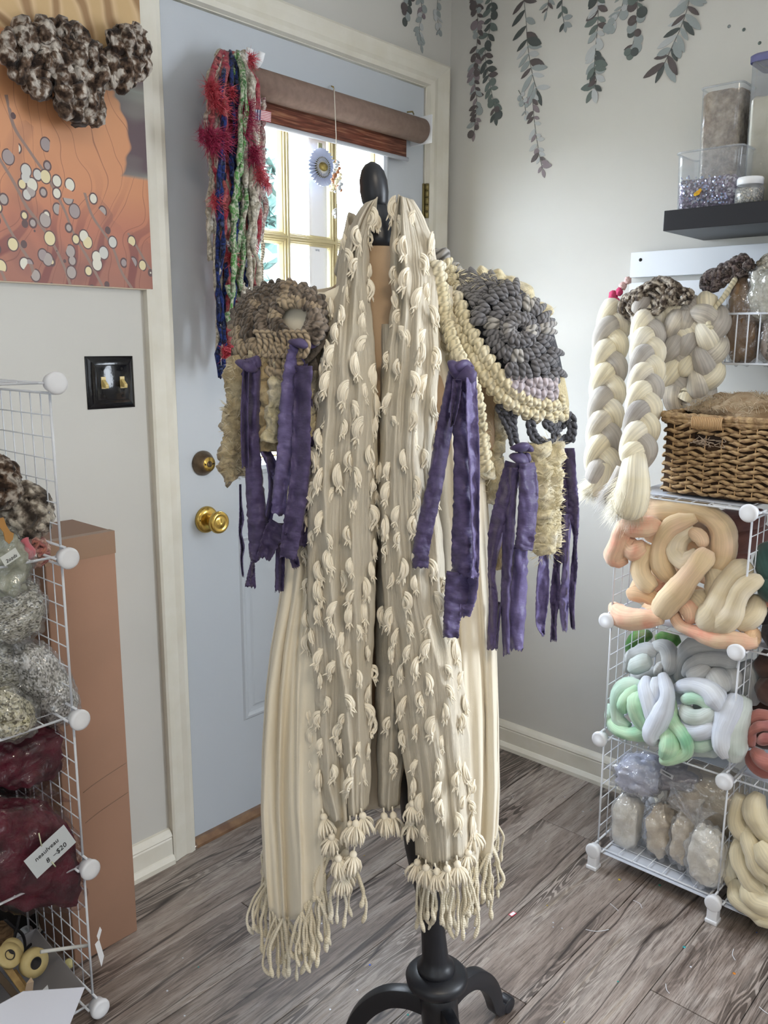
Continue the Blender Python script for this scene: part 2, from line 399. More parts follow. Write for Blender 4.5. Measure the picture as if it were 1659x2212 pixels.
# door casing, jambs and sill
cas = [(0, 0), (.004, -.013), (.016, -.016), (.030, -.012), (.050, -.015), (.066, -.019), (.072, -.016), (.072, 0)]
def casing(name, P):
    m = MB(); n = len(cas)
    a = [P(d, y, 0) for d, y in cas]; b = [P(d, y, 1) for d, y in cas]
    m.add(a + b, [(i, i+1, n+i+1, n+i) for i in range(n-1)] + [tuple(range(n)), tuple(range(n, 2*n))[::-1]])
    return struct(name, m, M_trim, smooth=False)
casing('trim_1', lambda d, y, e: (DX0 + .004 - d, y, 0 if not e else DZ - .004 + d))
casing('trim_2', lambda d, y, e: ((DX0 + .004 - d) if not e else (DX1 - .004 + d * 1.3), y, DZ - .004 + d))
casing('trim_3', lambda d, y, e: (DX1 - .004 + d * 1.3, y, 0 if not e else DZ - .004 + d))
m = MB(); m.box((DX0, .0, 0), (DX0 + .008, .12, DZ)); m.box((DX1 - .008, .0, 0), (DX1, .12, DZ)); m.box((DX0, .0, DZ - .006), (DX1, .12, DZ))
m.box((DX0, .05, 0), (DX0 + .02, .07, DZ)); m.box((DX1 - .02, .05, 0), (DX1, .07, DZ))
struct('trim_4', m, M_trim, smooth=False)
m = MB(); m.prism([(DX0 + .008, -.012, 0), (DX0 + .008, -.012, .008), (DX0 + .008, .0, .019), (DX0 + .008, .12, .021), (DX0 + .008, .12, 0)], (DX1 - DX0 - .016, 0, 0))
struct('trim_5', m, M_oak, smooth=False)

# the door
dx0, dx1, dz0, dz1 = -1.034, -.119, .025, 2.058
lx0, lx1, lz0, lz1 = -.862, -.296, .985, 1.895
m = MB(); Y0, Y1 = .004, .046
m.box((dx0, Y0, dz0), (lx0, Y1, dz1)); m.box((lx1, Y0, dz0), (dx1, Y1, dz1)); m.box((lx0, Y0, lz1), (lx1, Y1, dz1)); m.box((lx0, Y0, dz0), (lx1, Y1, lz0))
door = struct('door_1', m, M_door, smooth=False)
def rect_frame(x0, x1, z0, z1, prof, y):   # prof: (inset, depth towards the room)
    m = MB(); R = []
    for d, h in prof: R.append([(x0+d, y-h, z0+d), (x1-d, y-h, z0+d), (x1-d, y-h, z1-d), (x0+d, y-h, z1-d)])
    vs = [p for r in R for p in r]
    m.add(vs, [(i*4+j, i*4+(j+1) % 4, (i+1)*4+(j+1) % 4, (i+1)*4+j) for i in range(len(R)-1) for j in range(4)])
    return m
rect_frame(lx0 - .012, lx1 + .012, lz0 - .012, lz1 + .012, [(0, 0), (.003, .010), (.014, .014), (.024, .010), (.030, 0), (.030, -.03)], Y0).build('lite_frame', M_door, door, smooth=False)
gx = [lx0 + .02 + (lx1 - lx0 - .04) * k / 3 for k in range(4)]; gz = [lz0 + .02 + (lz1 - lz0 - .04) * k / 3 for k in range(4)]
for k in (1, 2):
    m = MB(); m.box((gx[k]-.009, Y0 + .004, gz[0]), (gx[k]+.009, Y1 - .005, gz[3])); m.box((gx[k]-.004, Y0 - .002, gz[0]), (gx[k]+.004, Y0 + .004, gz[3])); m.build('muntin', M_cream, door, smooth=False, bevel=.002)
    m = MB(); m.box((gx[0], Y0 + .005, gz[k]-.009), (gx[3], Y1 - .006, gz[k]+.009)); m.box((gx[0], Y0 - .001, gz[k]-.004), (gx[3], Y0 + .005, gz[k]+.004)); m.build('muntin', M_cream, door, smooth=False, bevel=.002)
for i in range(3):
    for j in range(3):
        MB().box((gx[i], .024, gz[j]), (gx[i+1], .027, gz[j+1])).build('pane', M_glass, door, smooth=False)
        rect_frame(gx[i] + .008, gx[i+1] - .008, gz[j] + .008, gz[j+1] - .008, [(0, .012), (.004, .010), (.010, 0)], .024).build('glazing_bead', M_cream, door, smooth=False)
for x0, x1 in ((-.862, -.612), (-.546, -.296)):
    rect_frame(x0, x1, .295, .82, [(0, -.001), (.006, .005), (.012, .006), (.020, .001), (.032, -.0005), (.040, .003), (.05, .003)], Y0).build('panel_moulding', M_door, door, smooth=False)
def lathe_y(c, prof, mats, name, par, seg=32):   # axis towards the room
    m = MB(); m.disc(c, (0, -1, 0), prof, seg); return m.build(name, mats, par)
kx, kz = -.961, .876
knob = lathe_y((kx + .0, Y0, kz), [(0, .0), (.0, .034), (.004, .034), (.009, .031), (.012, .024), (.013, .017)], M_brass, 'doorknob_rosette', door)
knob['label'] = 'polished brass rosette of the door knob'
kb = lathe_y((kx, Y0 - .012, kz), [(0, .014), (.012, .013), (.02, .016), (.032, .026), (.040, .0285), (.046, .027), (.049, .022), (.047, .018), (.046, .015), (.050, .010), (.052, 0)], M_brass, 'doorknob', door)
kb['label'] = 'round polished brass door knob with dished face'
lathe_y((kx - .024, Y0 - .0095, kz + .002), [(0, .0028), (.002, .0028), (.002, 0)], M_dark, 'screw_hole', knob, 12)
dxb, dzb = -.966, 1.020
db = lathe_y((dxb, Y0, dzb), [(0, .031), (.006, .031), (.026, .020), (.028, .018)], M_brass_old, 'deadbolt', door)
db['label'] = 'aged bronze deadbolt collar above the door knob'
cyl = lathe_y((dxb, Y0 - .026, dzb), [(0, .018), (.003, .017), (.0035, 0)], M_brass, 'lock_cylinder', db)
lathe_y((dxb, Y0 - .0296, dzb), [(0, .0078), (.0006, .0078), (.0008, .0)], M_brass_old, 'keyway_ring', db)
m = MB()
for s in (-1, 1): m.disc((dxb + s * .0125, Y0 - .0296, dzb), (0, -1, 0), [(0, .002), (.0006, .002), (.0007, 0)], 10)
m.box((dxb - .001, Y0 - .0312, dzb - .004), (dxb + .001, Y0 - .029, dzb + .005)); m.build('keyhole', M_dark, db)
for z in (1.74, .98, .25):
    m = MB(); m.box((-.122, -.002, z - .05), (-.1, .006, z + .05)); m.build('hinge', M_hinge, door, bevel=.001)
    h = MB()
    for k in range(5): h.disc((-.113, -.008, z - .05 + k * .02 + .0006), (0, 0, 1), [(0, 0), (0, .0062), (.0188, .0062), (.0188, 0)], 14)
    h.build('hinge_barrel', M_hinge, door)

# ------------------------------------------------------------------ outside the door
M_lawn = plain('lawn', '77776f', .9, var='8d8d84', vscale=1.5)
M_leaf_far = plain('far_foliage', '3a564e', .8, var='24403a', vscale=1.2)
M_post = plain('porch_paint_shaded', '8f939c', .5)  # white paint darkened to stand for the shade of an unbuilt porch roof
M_deck = plain('porch_boards', 'b9b4aa', .7)
struct('porch_floor', MB().box((-4, .125, -.08), (4, 2.6, -.02)), M_deck, smooth=False)
struct('ground', MB().box((-30, 2.6, -.4), (40, 60, -.3)), M_lawn, smooth=False)
def porch_post(x, y, lab):
    t = thing('porch_post', lab, 'post', (x, y, -.02))
    MB().box((x-.05, y-.05, -.02), (x+.05, y+.05, 2.6)).build('shaft', M_post, t, bevel=.006)
    MB().box((x-.07, y-.07, -.02), (x+.07, y+.07, .12)).build('plinth', M_post, t, bevel=.006)
    MB().box((x-.015, y-.062, .12), (x+.015, y-.05, 2.6)).build('trim_strip', M_post, t)
    return t
porch_post(.30, 1.0, 'square white painted porch post seen through the right side of the door glass')
random.seed(8)
def far_tree(x, y, h, r, lab, s):
    t = thing('garden_tree', lab, 'tree', (x, y, -.3))
    tr = MB(); tr.tube([(x, y, -.3), (x + .1, y, h*.3), (x, y, h*.7)], [r*.10, r*.07, r*.03], 8); tr.build('trunk', plain('bark', '6b5c50', .9, bump=.4, bscale=20), t)
    c = MB(); random.seed(s)
    me = MB()
    for i in range(1500):
        a, b, q = random.uniform(0, 2*PI), random.uniform(-1, 1), random.random() ** .4
        sq = math.sqrt(1 - b*b); p = Vector((x + r*q*sq*math.cos(a), y + r*q*sq*math.sin(a), h*.62 + h*.42*q*b))
        p += Vector((nz(p.x, p.y, s), nz(p.y, p.z, s), nz(p.z, p.x, s))) * r * .3
        e = Vector((random.gauss(0, 1), random.gauss(0, 1), random.gauss(0, 1))).normalized(); g = e.orthogonal().normalized() * .06 * r; e = e * .11 * r
        me.add([p - e, p - g, p + e, p + g], [(0, 1, 2, 3)])
    me.build('foliage', M_leaf_far, t)['kind'] = 'stuff'
far_tree(2.2, 8.0, 4.2, 1.7, 'bushy pale green tree outside, behind the rosette hanging on the glass', 1)
far_tree(5.6, 9.5, 5.0, 2.0, 'blue green tree outside, beside the white porch post', 2)
far_tree(.2, 7.5, 2.4, 1.2, 'low shrubby tree outside, behind the lower panes of the door', 3)

# ================================================================== ON THE DOOR WALL
# roller blind
M_roll = plain('blind_back', '8a7468', .7, var='7d675c', vscale=60, bump=.1, bscale=400)
mb_, nt_, bs_ = new('woven_blind'); bs_.inputs['Roughness'].default_value = .8
tc_ = nd(nt_, 'ShaderNodeTexCoord'); mp_ = nd(nt_, 'ShaderNodeMapping'); mp_.inputs['Scale'].default_value = (14, 14, 260); nt_.links.new(tc_.outputs['Object'], mp_.inputs[0])
n_ = nd(nt_, 'ShaderNodeTexNoise', Scale=1.0, Detail=4.0); nt_.links.new(mp_.outputs[0], n_.inputs['Vector'])
nt_.links.new(ramp(nt_, n_.outputs[0], ['4e2f26', '7a4a3a', 'a5785c'], [.35, .52, .68]), bs_.inputs['Base Color'])
tl_ = nd(nt_, 'ShaderNodeBsdfTranslucent'); tl_.inputs[0].default_value = lin('96603f'); ms_ = nd(nt_, 'ShaderNodeMixShader'); ms_.inputs[0].default_value = .25
nt_.links.new(bs_.outputs[0], ms_.inputs[1]); nt_.links.new(tl_.outputs[0], ms_.inputs[2]); nt_.links.new(ms_.outputs[0], nt_.nodes['Material Output'].inputs[0])
M_weave = mb_
bl = thing('roller_blind', 'brown woven roller blind rolled up over the door glass', 'blind', (-.53, -.04, 1.835))
MB().tube([(-.875, -.042, 1.921), (-.187, -.042, 1.921)], .034, 28).build('roll', M_roll, bl)
m = MB(); m.grid(lambda s, t: (-.86 + .632*s, -.022 + .002*math.sin(9*s), 1.91 - .068*t), 40, 4); m.build('blind_fabric', M_weave, bl, solid=.0015)
MB().tube([(-.865, -.022, 1.840), (-.222, -.022, 1.840)], .0058, 12).build('bottom_rail', plain('rail_grey', 'b9bcc4', .5), bl)
MB().box((-.88, -.02, 1.957), (-.183, .004, 1.964)).build('head_rail', M_white, bl, smooth=False)
for x in (-.18, -.879): MB().box((x - .0015, -.078, 1.885), (x + .0015, .004, 1.962)).build('bracket', M_white, bl, bevel=.001)
MB().tube([(-.215, -.012, 1.972), (-.20, -.02, 1.975), (-.185, -.012, 1.972)], .0022, 8).build('bracket_clip', M_hinge, bl)

# glass bead suncatcher on a cord
M_cord = plain('white_cord', 'cfc8bd', .8)
M_bead_a = plain('amber_glass', '9c6a4c', .1, .1); M_bead_b = plain('smoke_glass', 'b9bdc2', .08, .3); M_bead_c = plain('shell_glass', 'd9cfae', .15)
y = -.088
sc_ = thing('suncatcher', 'beaded suncatcher with a clear glass ball hanging on a cord before the blind', 'ornament', (-.525, y, 1.62))
MB().tube([wa(720, 190, -.012), wa(722, 194, y), wa(726, 290, y), wa(727, 350, y), wa(728, 440, y)], .0011, 6).build('cord', M_cord, sc_)
MB().tube([wa(716, 186, .0), wa(720, 188, -.012), wa(722, 196, -.012)], .002, 6).build('cord_hook', M_brass, sc_)
random.seed(3)
bp = [MB().disc((0, 0, 0), (0, 0, 1), [(-1, 0), (-.8, .55), (-.2, .95), (.3, .9), (.8, .5), (1, 0)], 8).mesh('bead', mm, smooth=False) for mm in (M_bead_a, M_bead_b, M_bead_c)]
for i in range(26):
    t = i / 25; p = wa(727 + 9 * math.sin(i * 2.4) * (0.5 + .8*t), 348 + 66 * t, y + .010 * math.cos(i * 2.4))
    s = random.uniform(.0032, .0062)
    inst('bead', bp[i % 3], Matrix.Translation(p) @ Euler((random.uniform(0, 3), random.uniform(0, 3), 0)).to_matrix().to_4x4() @ Matrix.Diagonal((s, s, s * 1.4, 1)), sc_)
m = MB(); c = wa(728, 461, y); m.blob(c, (.0135, 0, 0), (0, .0135, 0), (0, 0, .0135), nu=12, nv=8)
m.build('glass_ball', clear('crystal', 'f5f8ff', .25, .05, .03), sc_, smooth=False)

# pleated rosette award
y = -.012
M_pleat = plain('pleated_paper', 'c9d2ea', .7)
ro = thing('rosette_badge', 'pleated pale blue rosette badge with gold centre on the door glass', 'ornament', tuple(wa(693, 420, y)))
c = wa(694, 362, y); m = MB(); n = 30; R = .048
vs = []
for j in range(n * 2):
    a = 2 * PI * j / (n * 2); h = .009 if j % 2 else -.001
    for r in (.016, R * (1 if j % 2 else .985)): vs.append(c + Vector((r * math.cos(a), -h, r * math.sin(a))))
m.add(vs, [(2*j, 2*j+1, (2*j+3) % (4*n), (2*j+2) % (4*n)) for j in range(2*n)]); m.build('pleated_ring', M_pleat, ro, smooth=False, solid=.0006)
m = MB(); m.disc(c, (0, -1, 0), [(.003, 0), (.003, .027), (.007, .027), (.008, .024), (.0075, .023)], 32, 0); m.build('rim', plain('rim_olive', '5d5636', .5), ro)
m = MB(); m.disc(c, (0, -1, 0), [(.0075, .0235), (.008, 0)], 32); face_ = m.build('face', plain('face_white', 'd9d7d3', .6), ro)
m = MB(); m.lathe([(.0083, .0165), (.0088, .0)], lambda q, t: c + Vector((q[1]*math.cos(t), -q[0], q[1]*.68*math.sin(t) + .001)), 24); m.build('emblem', plain('emblem_gold', 'a8924a', .5, var='c4b26a', vscale=160), face_)
a = wa(687, 308, y); MB().box((a.x, y - .002, a.z - .017), (a.x + .014, y + .002, a.z)).build('clip', plain('clip_olive', '8e8d6a', .5), ro, bevel=.001)

# paper notice in the pane
M_paper = plain('notice_paper', 'f2f3f6', .8); M_ink = plain('faint_ink', '8c93a6', .9); M_inkd = plain('black_ink', '14141a', .8)
a, b = wa(668, 600, .02), wa(704, 470, .02)
y = .02
no = thing('paper_notice', 'white strip of paper with faint print standing in the door pane', 'paper', (a.x, y, a.z))
a, b = wa(669, 640, y), wa(704, 300, y)
m = MB(); m.grid(lambda s, t: (a.x + (b.x-a.x)*s, y - .0015*math.sin(3*t), a.z + (b.z - a.z)*t), 4, 12); sheet_ = m.build('sheet', M_paper, no, solid=.0004)
text('&', 'print', M_ink, sheet_, wa(686, 526, y - .003), (1, 0, 0), (0, 0, 1), .009)
text('WTE', 'print', M_ink, sheet_, wa(686, 541, y - .003), (1, 0, 0), (0, 0, 1), .0075)

# switch plate
M_gloss = plain('gloss_black', '0b0b10', .12, bump=.12, bscale=45, bdist=.004)
M_tog = plain('ivory_toggle', 'c8b274', .35)
cx, cz = -1.2085, 1.226
sw = thing('light_switch', 'glossy black double light switch plate with two ivory toggles by the door casing', 'switch', (cx, 0, cz))
rect_frame(cx - .0585, cx + .0585, cz - .0575, cz + .0575, [(0, 0), (0, .002), (.004, .005), (.012, .0085), (.022, .0105), (.05, .011)], -.0).build('plate', M_gloss, sw, bevel=.0008)
MB().box((cx-.04, -.011, cz-.04), (cx+.04, -.005, cz+.04)).build('plate_centre', M_gloss, sw, bevel=.004)
for s in (-1, 1):
    x = cx + s * .023
    MB().box((x - .0055, -.0125, cz - .013), (x + .0055, -.010, cz + .013)).build('toggle_slot', M_tog, sw, smooth=False)
    m = MB(); m.prism([(x - .004, -.0115, cz + .008), (x - .004, -.0115, cz - .008), (x - .004, -.026, cz - .012), (x - .004, -.027, cz - .004)], (.008, 0, 0)); m.build('toggle', M_tog, sw, bevel=.001)
    for z in (-.030, .030):
        m = MB(); m.disc((x, -.011, cz + z), (0, -1, 0), [(0, .0034), (.0006, .0034), (.001, 0)], 12); m.build('screw', M_dark, bpy.data.objects['plate_centre'])

# art print on the left: a plain decorative pattern of drapery and pale seed pods (flat print)
def print_mat():
    m, nt, bs = new('art_print'); bs.inputs['Roughness'].default_value = .55
    tc = nd(nt, 'ShaderNodeTexCoord'); sp = nd(nt, 'ShaderNodeSeparateXYZ'); nt.links.new(tc.outputs['Object'], sp.inputs[0])
    def mathn(op, a, b=None, cst=None):
        n = nd(nt, 'ShaderNodeMath', operation=op); nt.links.new(a, n.inputs[0])
        if b is not None: nt.links.new(b, n.inputs[1])
        elif cst is not None: n.inputs[1].default_value = cst
        return n.outputs[0]
    def mix(f, a, b):
        n = nd(nt, 'ShaderNodeMix', data_type='RGBA'); nt.links.new(f, n.inputs[0])
        for q, i in ((a, 6), (b, 7)):
            if isinstance(q, str): n.inputs[i].default_value = lin(q)
            else: nt.links.new(q, n.inputs[i])
        return n.outputs[2]
    x, z = sp.outputs[0], sp.outputs[2]
    big = nd(nt, 'ShaderNodeTexNoise', Scale=4.2, Detail=2.0, Distortion=1.6); nt.links.new(tc.outputs['Object'], big.inputs['Vector'])
    bands = nd(nt, 'ShaderNodeTexWave', wave_type='RINGS', rings_direction='SPHERICAL', Scale=5.2, Distortion=10.0, Detail=2.0); bands.inputs['Detail Scale'].default_value = .8
    mp = nd(nt, 'ShaderNodeMapping'); mp.inputs['Location'].default_value = (.28, 0, -.28); nt.links.new(tc.outputs['Object'], mp.inputs[0]); nt.links.new(mp.outputs[0], bands.inputs['Vector'])
    base = ramp(nt, z, ['a06a58', 'b5735a', 'c98a62', 'cf9468'], [.02, .12, .2, .36])
    fold = ramp(nt, bands.outputs[0], ['000000', 'ffffff'], [.80, .9])
    # heavier folds low on the right
    low = ramp(nt, z, ['ffffff', '808080', '000000'], [.05, .16, .26])
    f1 = mathn('MULTIPLY', fold, low)
    c1 = mix(f1, base, '824a42')
    line = ramp(nt, bands.outputs[0], ['000000', 'ffffff', '000000'], [.45, .5, .55])
    c1 = mix(mathn('MULTIPLY', line, None, .75), c1, '7a4a3c')
    pur = ramp(nt, mathn('ADD', mathn('MULTIPLY', big.outputs[0], None, .35), x), ['000000', 'ffffff'], [.385, .39])
    pz = ramp(nt, z, ['000000', 'ffffff', 'ffffff'], [.232, .236, 1])
    c1 = mix(mathn('MULTIPLY', pur, pz), c1, ramp(nt, big.outputs[0], ['5e4c50', '8d8f84', '6b5557'], [.38, .5, .6]))
    # tan field at the top
    top = ramp(nt, mathn('ADD', mathn('MULTIPLY', big.outputs[0], None, .10), z), ['000000', 'ffffff'], [.51, .515])
    c1 = mix(top, c1, ramp(nt, bands.outputs[0], ['c9a878', 'd3b489', '9d7a52'], [.2, .6, .95]))
    # seed pods, outlined
    vo = nd(nt, 'ShaderNodeTexVoronoi', Scale=33.0); vo.inputs['Randomness'].default_value = .95
    mq = nd(nt, 'ShaderNodeMapping'); mq.inputs['Scale'].default_value = (1.15, 0, .95); nt.links.new(tc.outputs['Object'], mq.inputs[0]); nt.links.new(mq.outputs[0], vo.inputs['Vector'])
    sc2 = nd(nt, 'ShaderNodeSeparateColor'); nt.links.new(vo.outputs['Color'], sc2.inputs[0])
    podc = ramp(nt, sc2.outputs[0], ['a79c96', 'd6d2c2', 'd9cba0', '9c8f8d', 'c6c4bd'], [0, .2, .4, .6, .8], True)
    keep = mathn('GREATER_THAN', sc2.outputs[1], None, .22)
    # zone: lower left and along the foot
    vp = nd(nt, 'ShaderNodeSeparateXYZ'); nt.links.new(vo.outputs['Position'], vp.inputs[0]); px_ = mathn('MULTIPLY', vp.outputs[0], None, 1/1.15); pz_ = mathn('MULTIPLY', vp.outputs[2], None, 1/.95)
    zone = mathn('LESS_THAN', mathn('ADD', pz_, mathn('MULTIPLY', px_, None, .85)), None, .33)
    zone2 = mathn('LESS_THAN', pz_, None, .10)
    zz = mathn('MULTIPLY', mathn('MAXIMUM', zone, zone2), keep)
    rim = mathn('MULTIPLY', mathn('LESS_THAN', vo.outputs['Distance'], None, .50), zz)
    pod = mathn('MULTIPLY', mathn('LESS_THAN', vo.outputs['Distance'], None, .43), zz)
    dk = mathn('MULTIPLY', mathn('MAXIMUM', zone, zone2), ramp(nt, big.outputs[0], ['000000', 'ffffff'], [.45, .6]))
    c1 = mix(mathn('MULTIPLY', dk, None, .4), c1, '6f4a48')
    stem = nd(nt, 'ShaderNodeTexWave', wave_type='BANDS', bands_direction='X', Scale=5.0, Distortion=5.0, Detail=1.0)
    ms = nd(nt, 'ShaderNodeMapping'); ms.inputs['Rotation'].default_value = (0, .5, 0); nt.links.new(tc.outputs['Object'], ms.inputs[0]); nt.links.new(ms.outputs[0], stem.inputs['Vector'])
    st = mathn('MULTIPLY', ramp(nt, stem.outputs[0], ['000000', 'ffffff'], [.972, .98]), mathn('MAXIMUM', zone, zone2))
    c1 = mix(st, c1, '8d7468')
    c1 = mix(rim, c1, '5d4644'); c1 = mix(pod, c1, podc)
    nt.links.new(c1, bs.inputs['Base Color']); return m
bot = 1.4315
pr_ = thing('art_print', 'orange and brown art print of drapery and pale seed pods left of the door', 'picture', (-1.40, -.003, bot))
m = MB(); m.box((-1.72, -.019, bot), (-1.100, -.0165, 2.36)); m.build('print', print_mat(), pr_, smooth=False)
m = MB(); m.box((-1.722, -.0165, bot - .002), (-1.098, 0, 2.362)); m.build('backing_board', plain('board_edge', 'd2c3ad', .8), pr_, smooth=False)

# brown and white handspun hanging over the print
M_bou = fibre('brown_boucle', ['2b1e16', '6b5646', 'cbc1b5'], blend=48, streak=(6, 45), bump=.9, dist=.004, dark=.6, pos=[.39, .5, .60])
def lumpy(mb, pts, r, seed, k=5, lo=.55, hi=1.5, seg=8, freq=60):
    P = spl(pts, k); n = len(P); L = 0; rs = []
    for i, p in enumerate(P):
        if i: L += (Vector(p) - Vector(P[i-1])).length
        q = nz(L * freq, seed, seed * .3); rs.append(r * (lo + (hi - lo) * min(1, max(0, .5 + q * 1.1))) * (.5 if i in (0, n-1) else 1))
    mb.tube(P, rs, seg)
def yarn_hank(name, label, cat, base, strands, mat, r, seed, wall=wa, group=None, freq=60, lo=.55, hi=1.5, part='yarn_loop', k=6):
    t = thing(name, label, cat, base, group)
    for i, s in enumerate(strands):
        m = MB(); lumpy(m, [wall(*p) for p in s], r * random.uniform(.85, 1.2), seed + i * 3.7, k=k, lo=lo, hi=hi, freq=freq); m.rough(0, r * .45, 1.1 / r, seed + i); m.build(part, mat, t)
    return t
def loops(cu, cv, wu, hv, n, seed, y0, yd=.02, tilt=0):
    """hanging loops round a point: down one side, a turn, up the other"""
    random.seed(seed); out = []
    for i in range(n):
        a = cu + random.uniform(-.5, .5) * wu; b = a + random.uniform(-.45, .45) * wu; h = hv * random.uniform(.65, 1)
        y = y0 - random.random() * yd; v0 = cv + random.uniform(0, .12) * hv
        q = [(a, v0, y)]
        for k in (.3, .6, .85): q.append((a + (b - a) * k * .3 + random.uniform(-.1, .1) * wu + tilt * k * hv, v0 + h * k, y - random.random() * yd))
        q.append(((a + b) / 2 + tilt * h, v0 + h, y - yd * .6))
        for k in (.75, .4, .1): q.append((b + random.uniform(-.1, .1) * wu + tilt * k * hv, v0 + h * k, y - random.random() * yd))
        out.append(q)
    return out
random.seed(5)
S1 = loops(85, 40, 105, 125, 14, 1, -.045, .03) + loops(150, 85, 120, 120, 16, 2, -.045, .035) + loops(165, 150, 70, 115, 10, 3, -.045, .03) + loops(60, 75, 60, 70, 6, 4, -.04, .03)
yarn_hank('yarn_hank', 'large brown and white boucle yarn hank draped over the art print', 'yarn', tuple(wa(150, 265, -.05)), S1, M_bou, .0118, 1, lo=.45, hi=1.45)
S2 = loops(268, 52, 60, 130, 12, 5, -.045, .03) + loops(285, 85, 45, 100, 8, 6, -.045, .03) + loops(235, 110, 45, 60, 5, 7, -.045, .03)
yarn_hank('yarn_hank', 'small brown boucle yarn bunch at the right edge of the art print', 'yarn', tuple(wa(275, 190, -.05)), S2, M_bou, .0108, 21, lo=.45, hi=1.45)

# ------------------------------------------------------------------ colourful yarn skeins on the door hook
hk = thing('door_hook', 'white plastic hook high on the door holding the colourful yarn skeins', 'hook', tuple(wa(500, 190, 0)))
a, b = wa(478, 128, -.004), wa(540, 205, -.004)
MB().box((a.x, -.006, b.z), (a.x + .075, .004, a.z)).build('hook_plate', M_white, hk, bevel=.004)
m = MB(); m.tube(spl([(a.x+.02, -.006, a.z-.012), (a.x+.02, -.055, a.z-.014), (a.x+.02, -.075, a.z-.006), (a.x+.02, -.085, a.z+.012)], 5), .008, 10); m.build('hook_arm', M_white, hk)
m = MB(); m.tube(spl([(a.x+.055, -.006, a.z-.012), (a.x+.055, -.055, a.z-.014), (a.x+.055, -.075, a.z-.006), (a.x+.055, -.085, a.z+.012)], 5), .008, 10); m.build('hook_arm', M_white, hk)
MB().box((a.x + .008, -.07, a.z - .058), (a.x + .022, -.058, a.z + .004)).build('hook_bar', M_white, hk, bevel=.003)
MB().box((a.x + .008, -.07, a.z - .012), (a.x + .066, -.058, a.z + .002)).build('hook_bar', M_white, hk, bevel=.003)
def skein(label, mat, r, us, seed, top=(500, 122), bot=820, part='yarn_strand', freq=42, lo=.5, hi=1.7, y0=-.075, wig=7, dup_=1):
    t = thing('yarn_skein', label, 'yarn', tuple(wa(top[0], bot, y0)))
    random.seed(seed)
    us = list(us) + [(a + random.uniform(-9, 9), b + random.uniform(-11, 11), c_ + random.uniform(-9, 9), d_ - random.uniform(0, 90)) for a, b, c_, d_ in us for _ in range(dup_)]
    for i, (u0, u1, ub, vb) in enumerate(us):
        y = y0 - random.uniform(-.03, .035)
        q = [(top[0] + (u0 - top[0]) * .5, top[1] + random.uniform(-14, 10), -.065), (u0, top[1] + 60 + random.uniform(-10, 10), y)]
        n = 6
        for k in range(1, n + 1):
            f = k / n; q.append((u0 + (u1 - u0) * f + random.uniform(-wig, wig), top[1] + 60 + (vb - top[1] - 60) * f * .82, y + random.uniform(-.01, .01)))
        q.append(((u1 + ub) / 2 + random.uniform(-wig, wig), vb, y)); q.append((ub, vb - 25, y - .012))
        m = MB(); P = [wa(*p) for p in spl(q, 4)]
        L = 0; rs = []
        Q = []
        for j, p in enumerate(P):
            if j: L += (p - P[j-1]).length
            rs.append(r * (lo + (hi - lo) * min(1, max(0, .5 + 1.2 * nz(L * freq, seed + i, 1)))))
            Q.append(p + Vector((.007 * nz(L * 32, seed, i), .006 * nz(L * 32, i, seed), 0)))
        m.tube(Q, rs, 8); m.rough(0, r * .5, .9 / r, i); m.build(part, mat, t)
    return t
M_ycream = fibre('cream_slub_yarn', ['d8d1c0', 'b3aa97', 'e6e0d2', '8f8a80'], blend=60, streak=(5, 120), bump=.8, dark=.6)
M_ygreen = fibre('green_yarn', ['9fb08a', '4f9a45', 'c9cdb6', '3b7a3a', 'd8d8c8'], blend=55, streak=(5, 120), bump=.8, dark=.6)
M_yred = fibre('red_yarn', ['7e1f33', 'b2354a', '9c5a5c', 'c9706e', '4c1a26'], blend=60, streak=(5, 120), bump=.8, dark=.55)
M_ynavy = fibre('navy_yarn', ['1d2238', '2c3f83', '15182a', '56648f'], blend=60, streak=(5, 120), bump=.8, dark=.6)
M_ymix = fibre('heather_yarn', ['b08a86', 'd8cfc2', '8d5a62', 'e2ddd4', '6a6472'], blend=60, streak=(5, 120), bump=.8, dark=.6)
M_tinsel = plain('red_tinsel', 'b02a3c', .3, .35, var='d9707a', vscale=300)
sk1 = skein('cream slub yarn skein on the door hook with grey flecks', M_ycream, .0058, [(452, 455, 470, 560), (462, 470, 480, 770), (528, 545, 530, 700), (540, 540, 520, 640), (535, 520, 505, 800), (545, 555, 540, 690), (470, 500, 490, 560)], 11, y0=-.085)
sk2 = skein('green and cream yarn skein on the door hook', M_ygreen, .005, [(520, 525, 515, 640), (530, 530, 515, 720), (525, 500, 490, 700), (515, 520, 505, 640)], 12, y0=-.102)
sk3 = skein('red and rose fringe yarn skein on the door hook', M_yred, .0068, [(458, 470, 485, 520), (470, 480, 490, 700), (480, 490, 500, 790), (520, 540, 530, 560), (500, 500, 510, 680), (545, 548, 540, 690), (465, 478, 490, 640)], 13, y0=-.085)
sk4 = skein('navy yarn skein on the door hook behind the cream one', M_ynavy, .0045, [(490, 498, 505, 600), (500, 510, 512, 520), (530, 535, 525, 640), (490, 488, 492, 790), (480, 472, 480, 815), (512, 508, 500, 660)], 14, y0=-.088)
sk5 = skein('pink and grey heathered yarn skein on the door hook', M_ymix, .0062, [(470, 480, 490, 600), (485, 500, 505, 700), (510, 515, 500, 790), (500, 510, 500, 560), (555, 560, 550, 540)], 15, y0=-.065)
sk6 = skein('thin wavy cream cords hanging down over the door glass', ply('cream_cord', ['d6cfba', 'b8b09c'], 1, 160), .0036, [(552, 556, 553, 705), (556, 567, 566, 690), (558, 567, 568, 700)], 16, freq=160, lo=.7, hi=1.3, y0=-.05, wig=3, dup_=0)
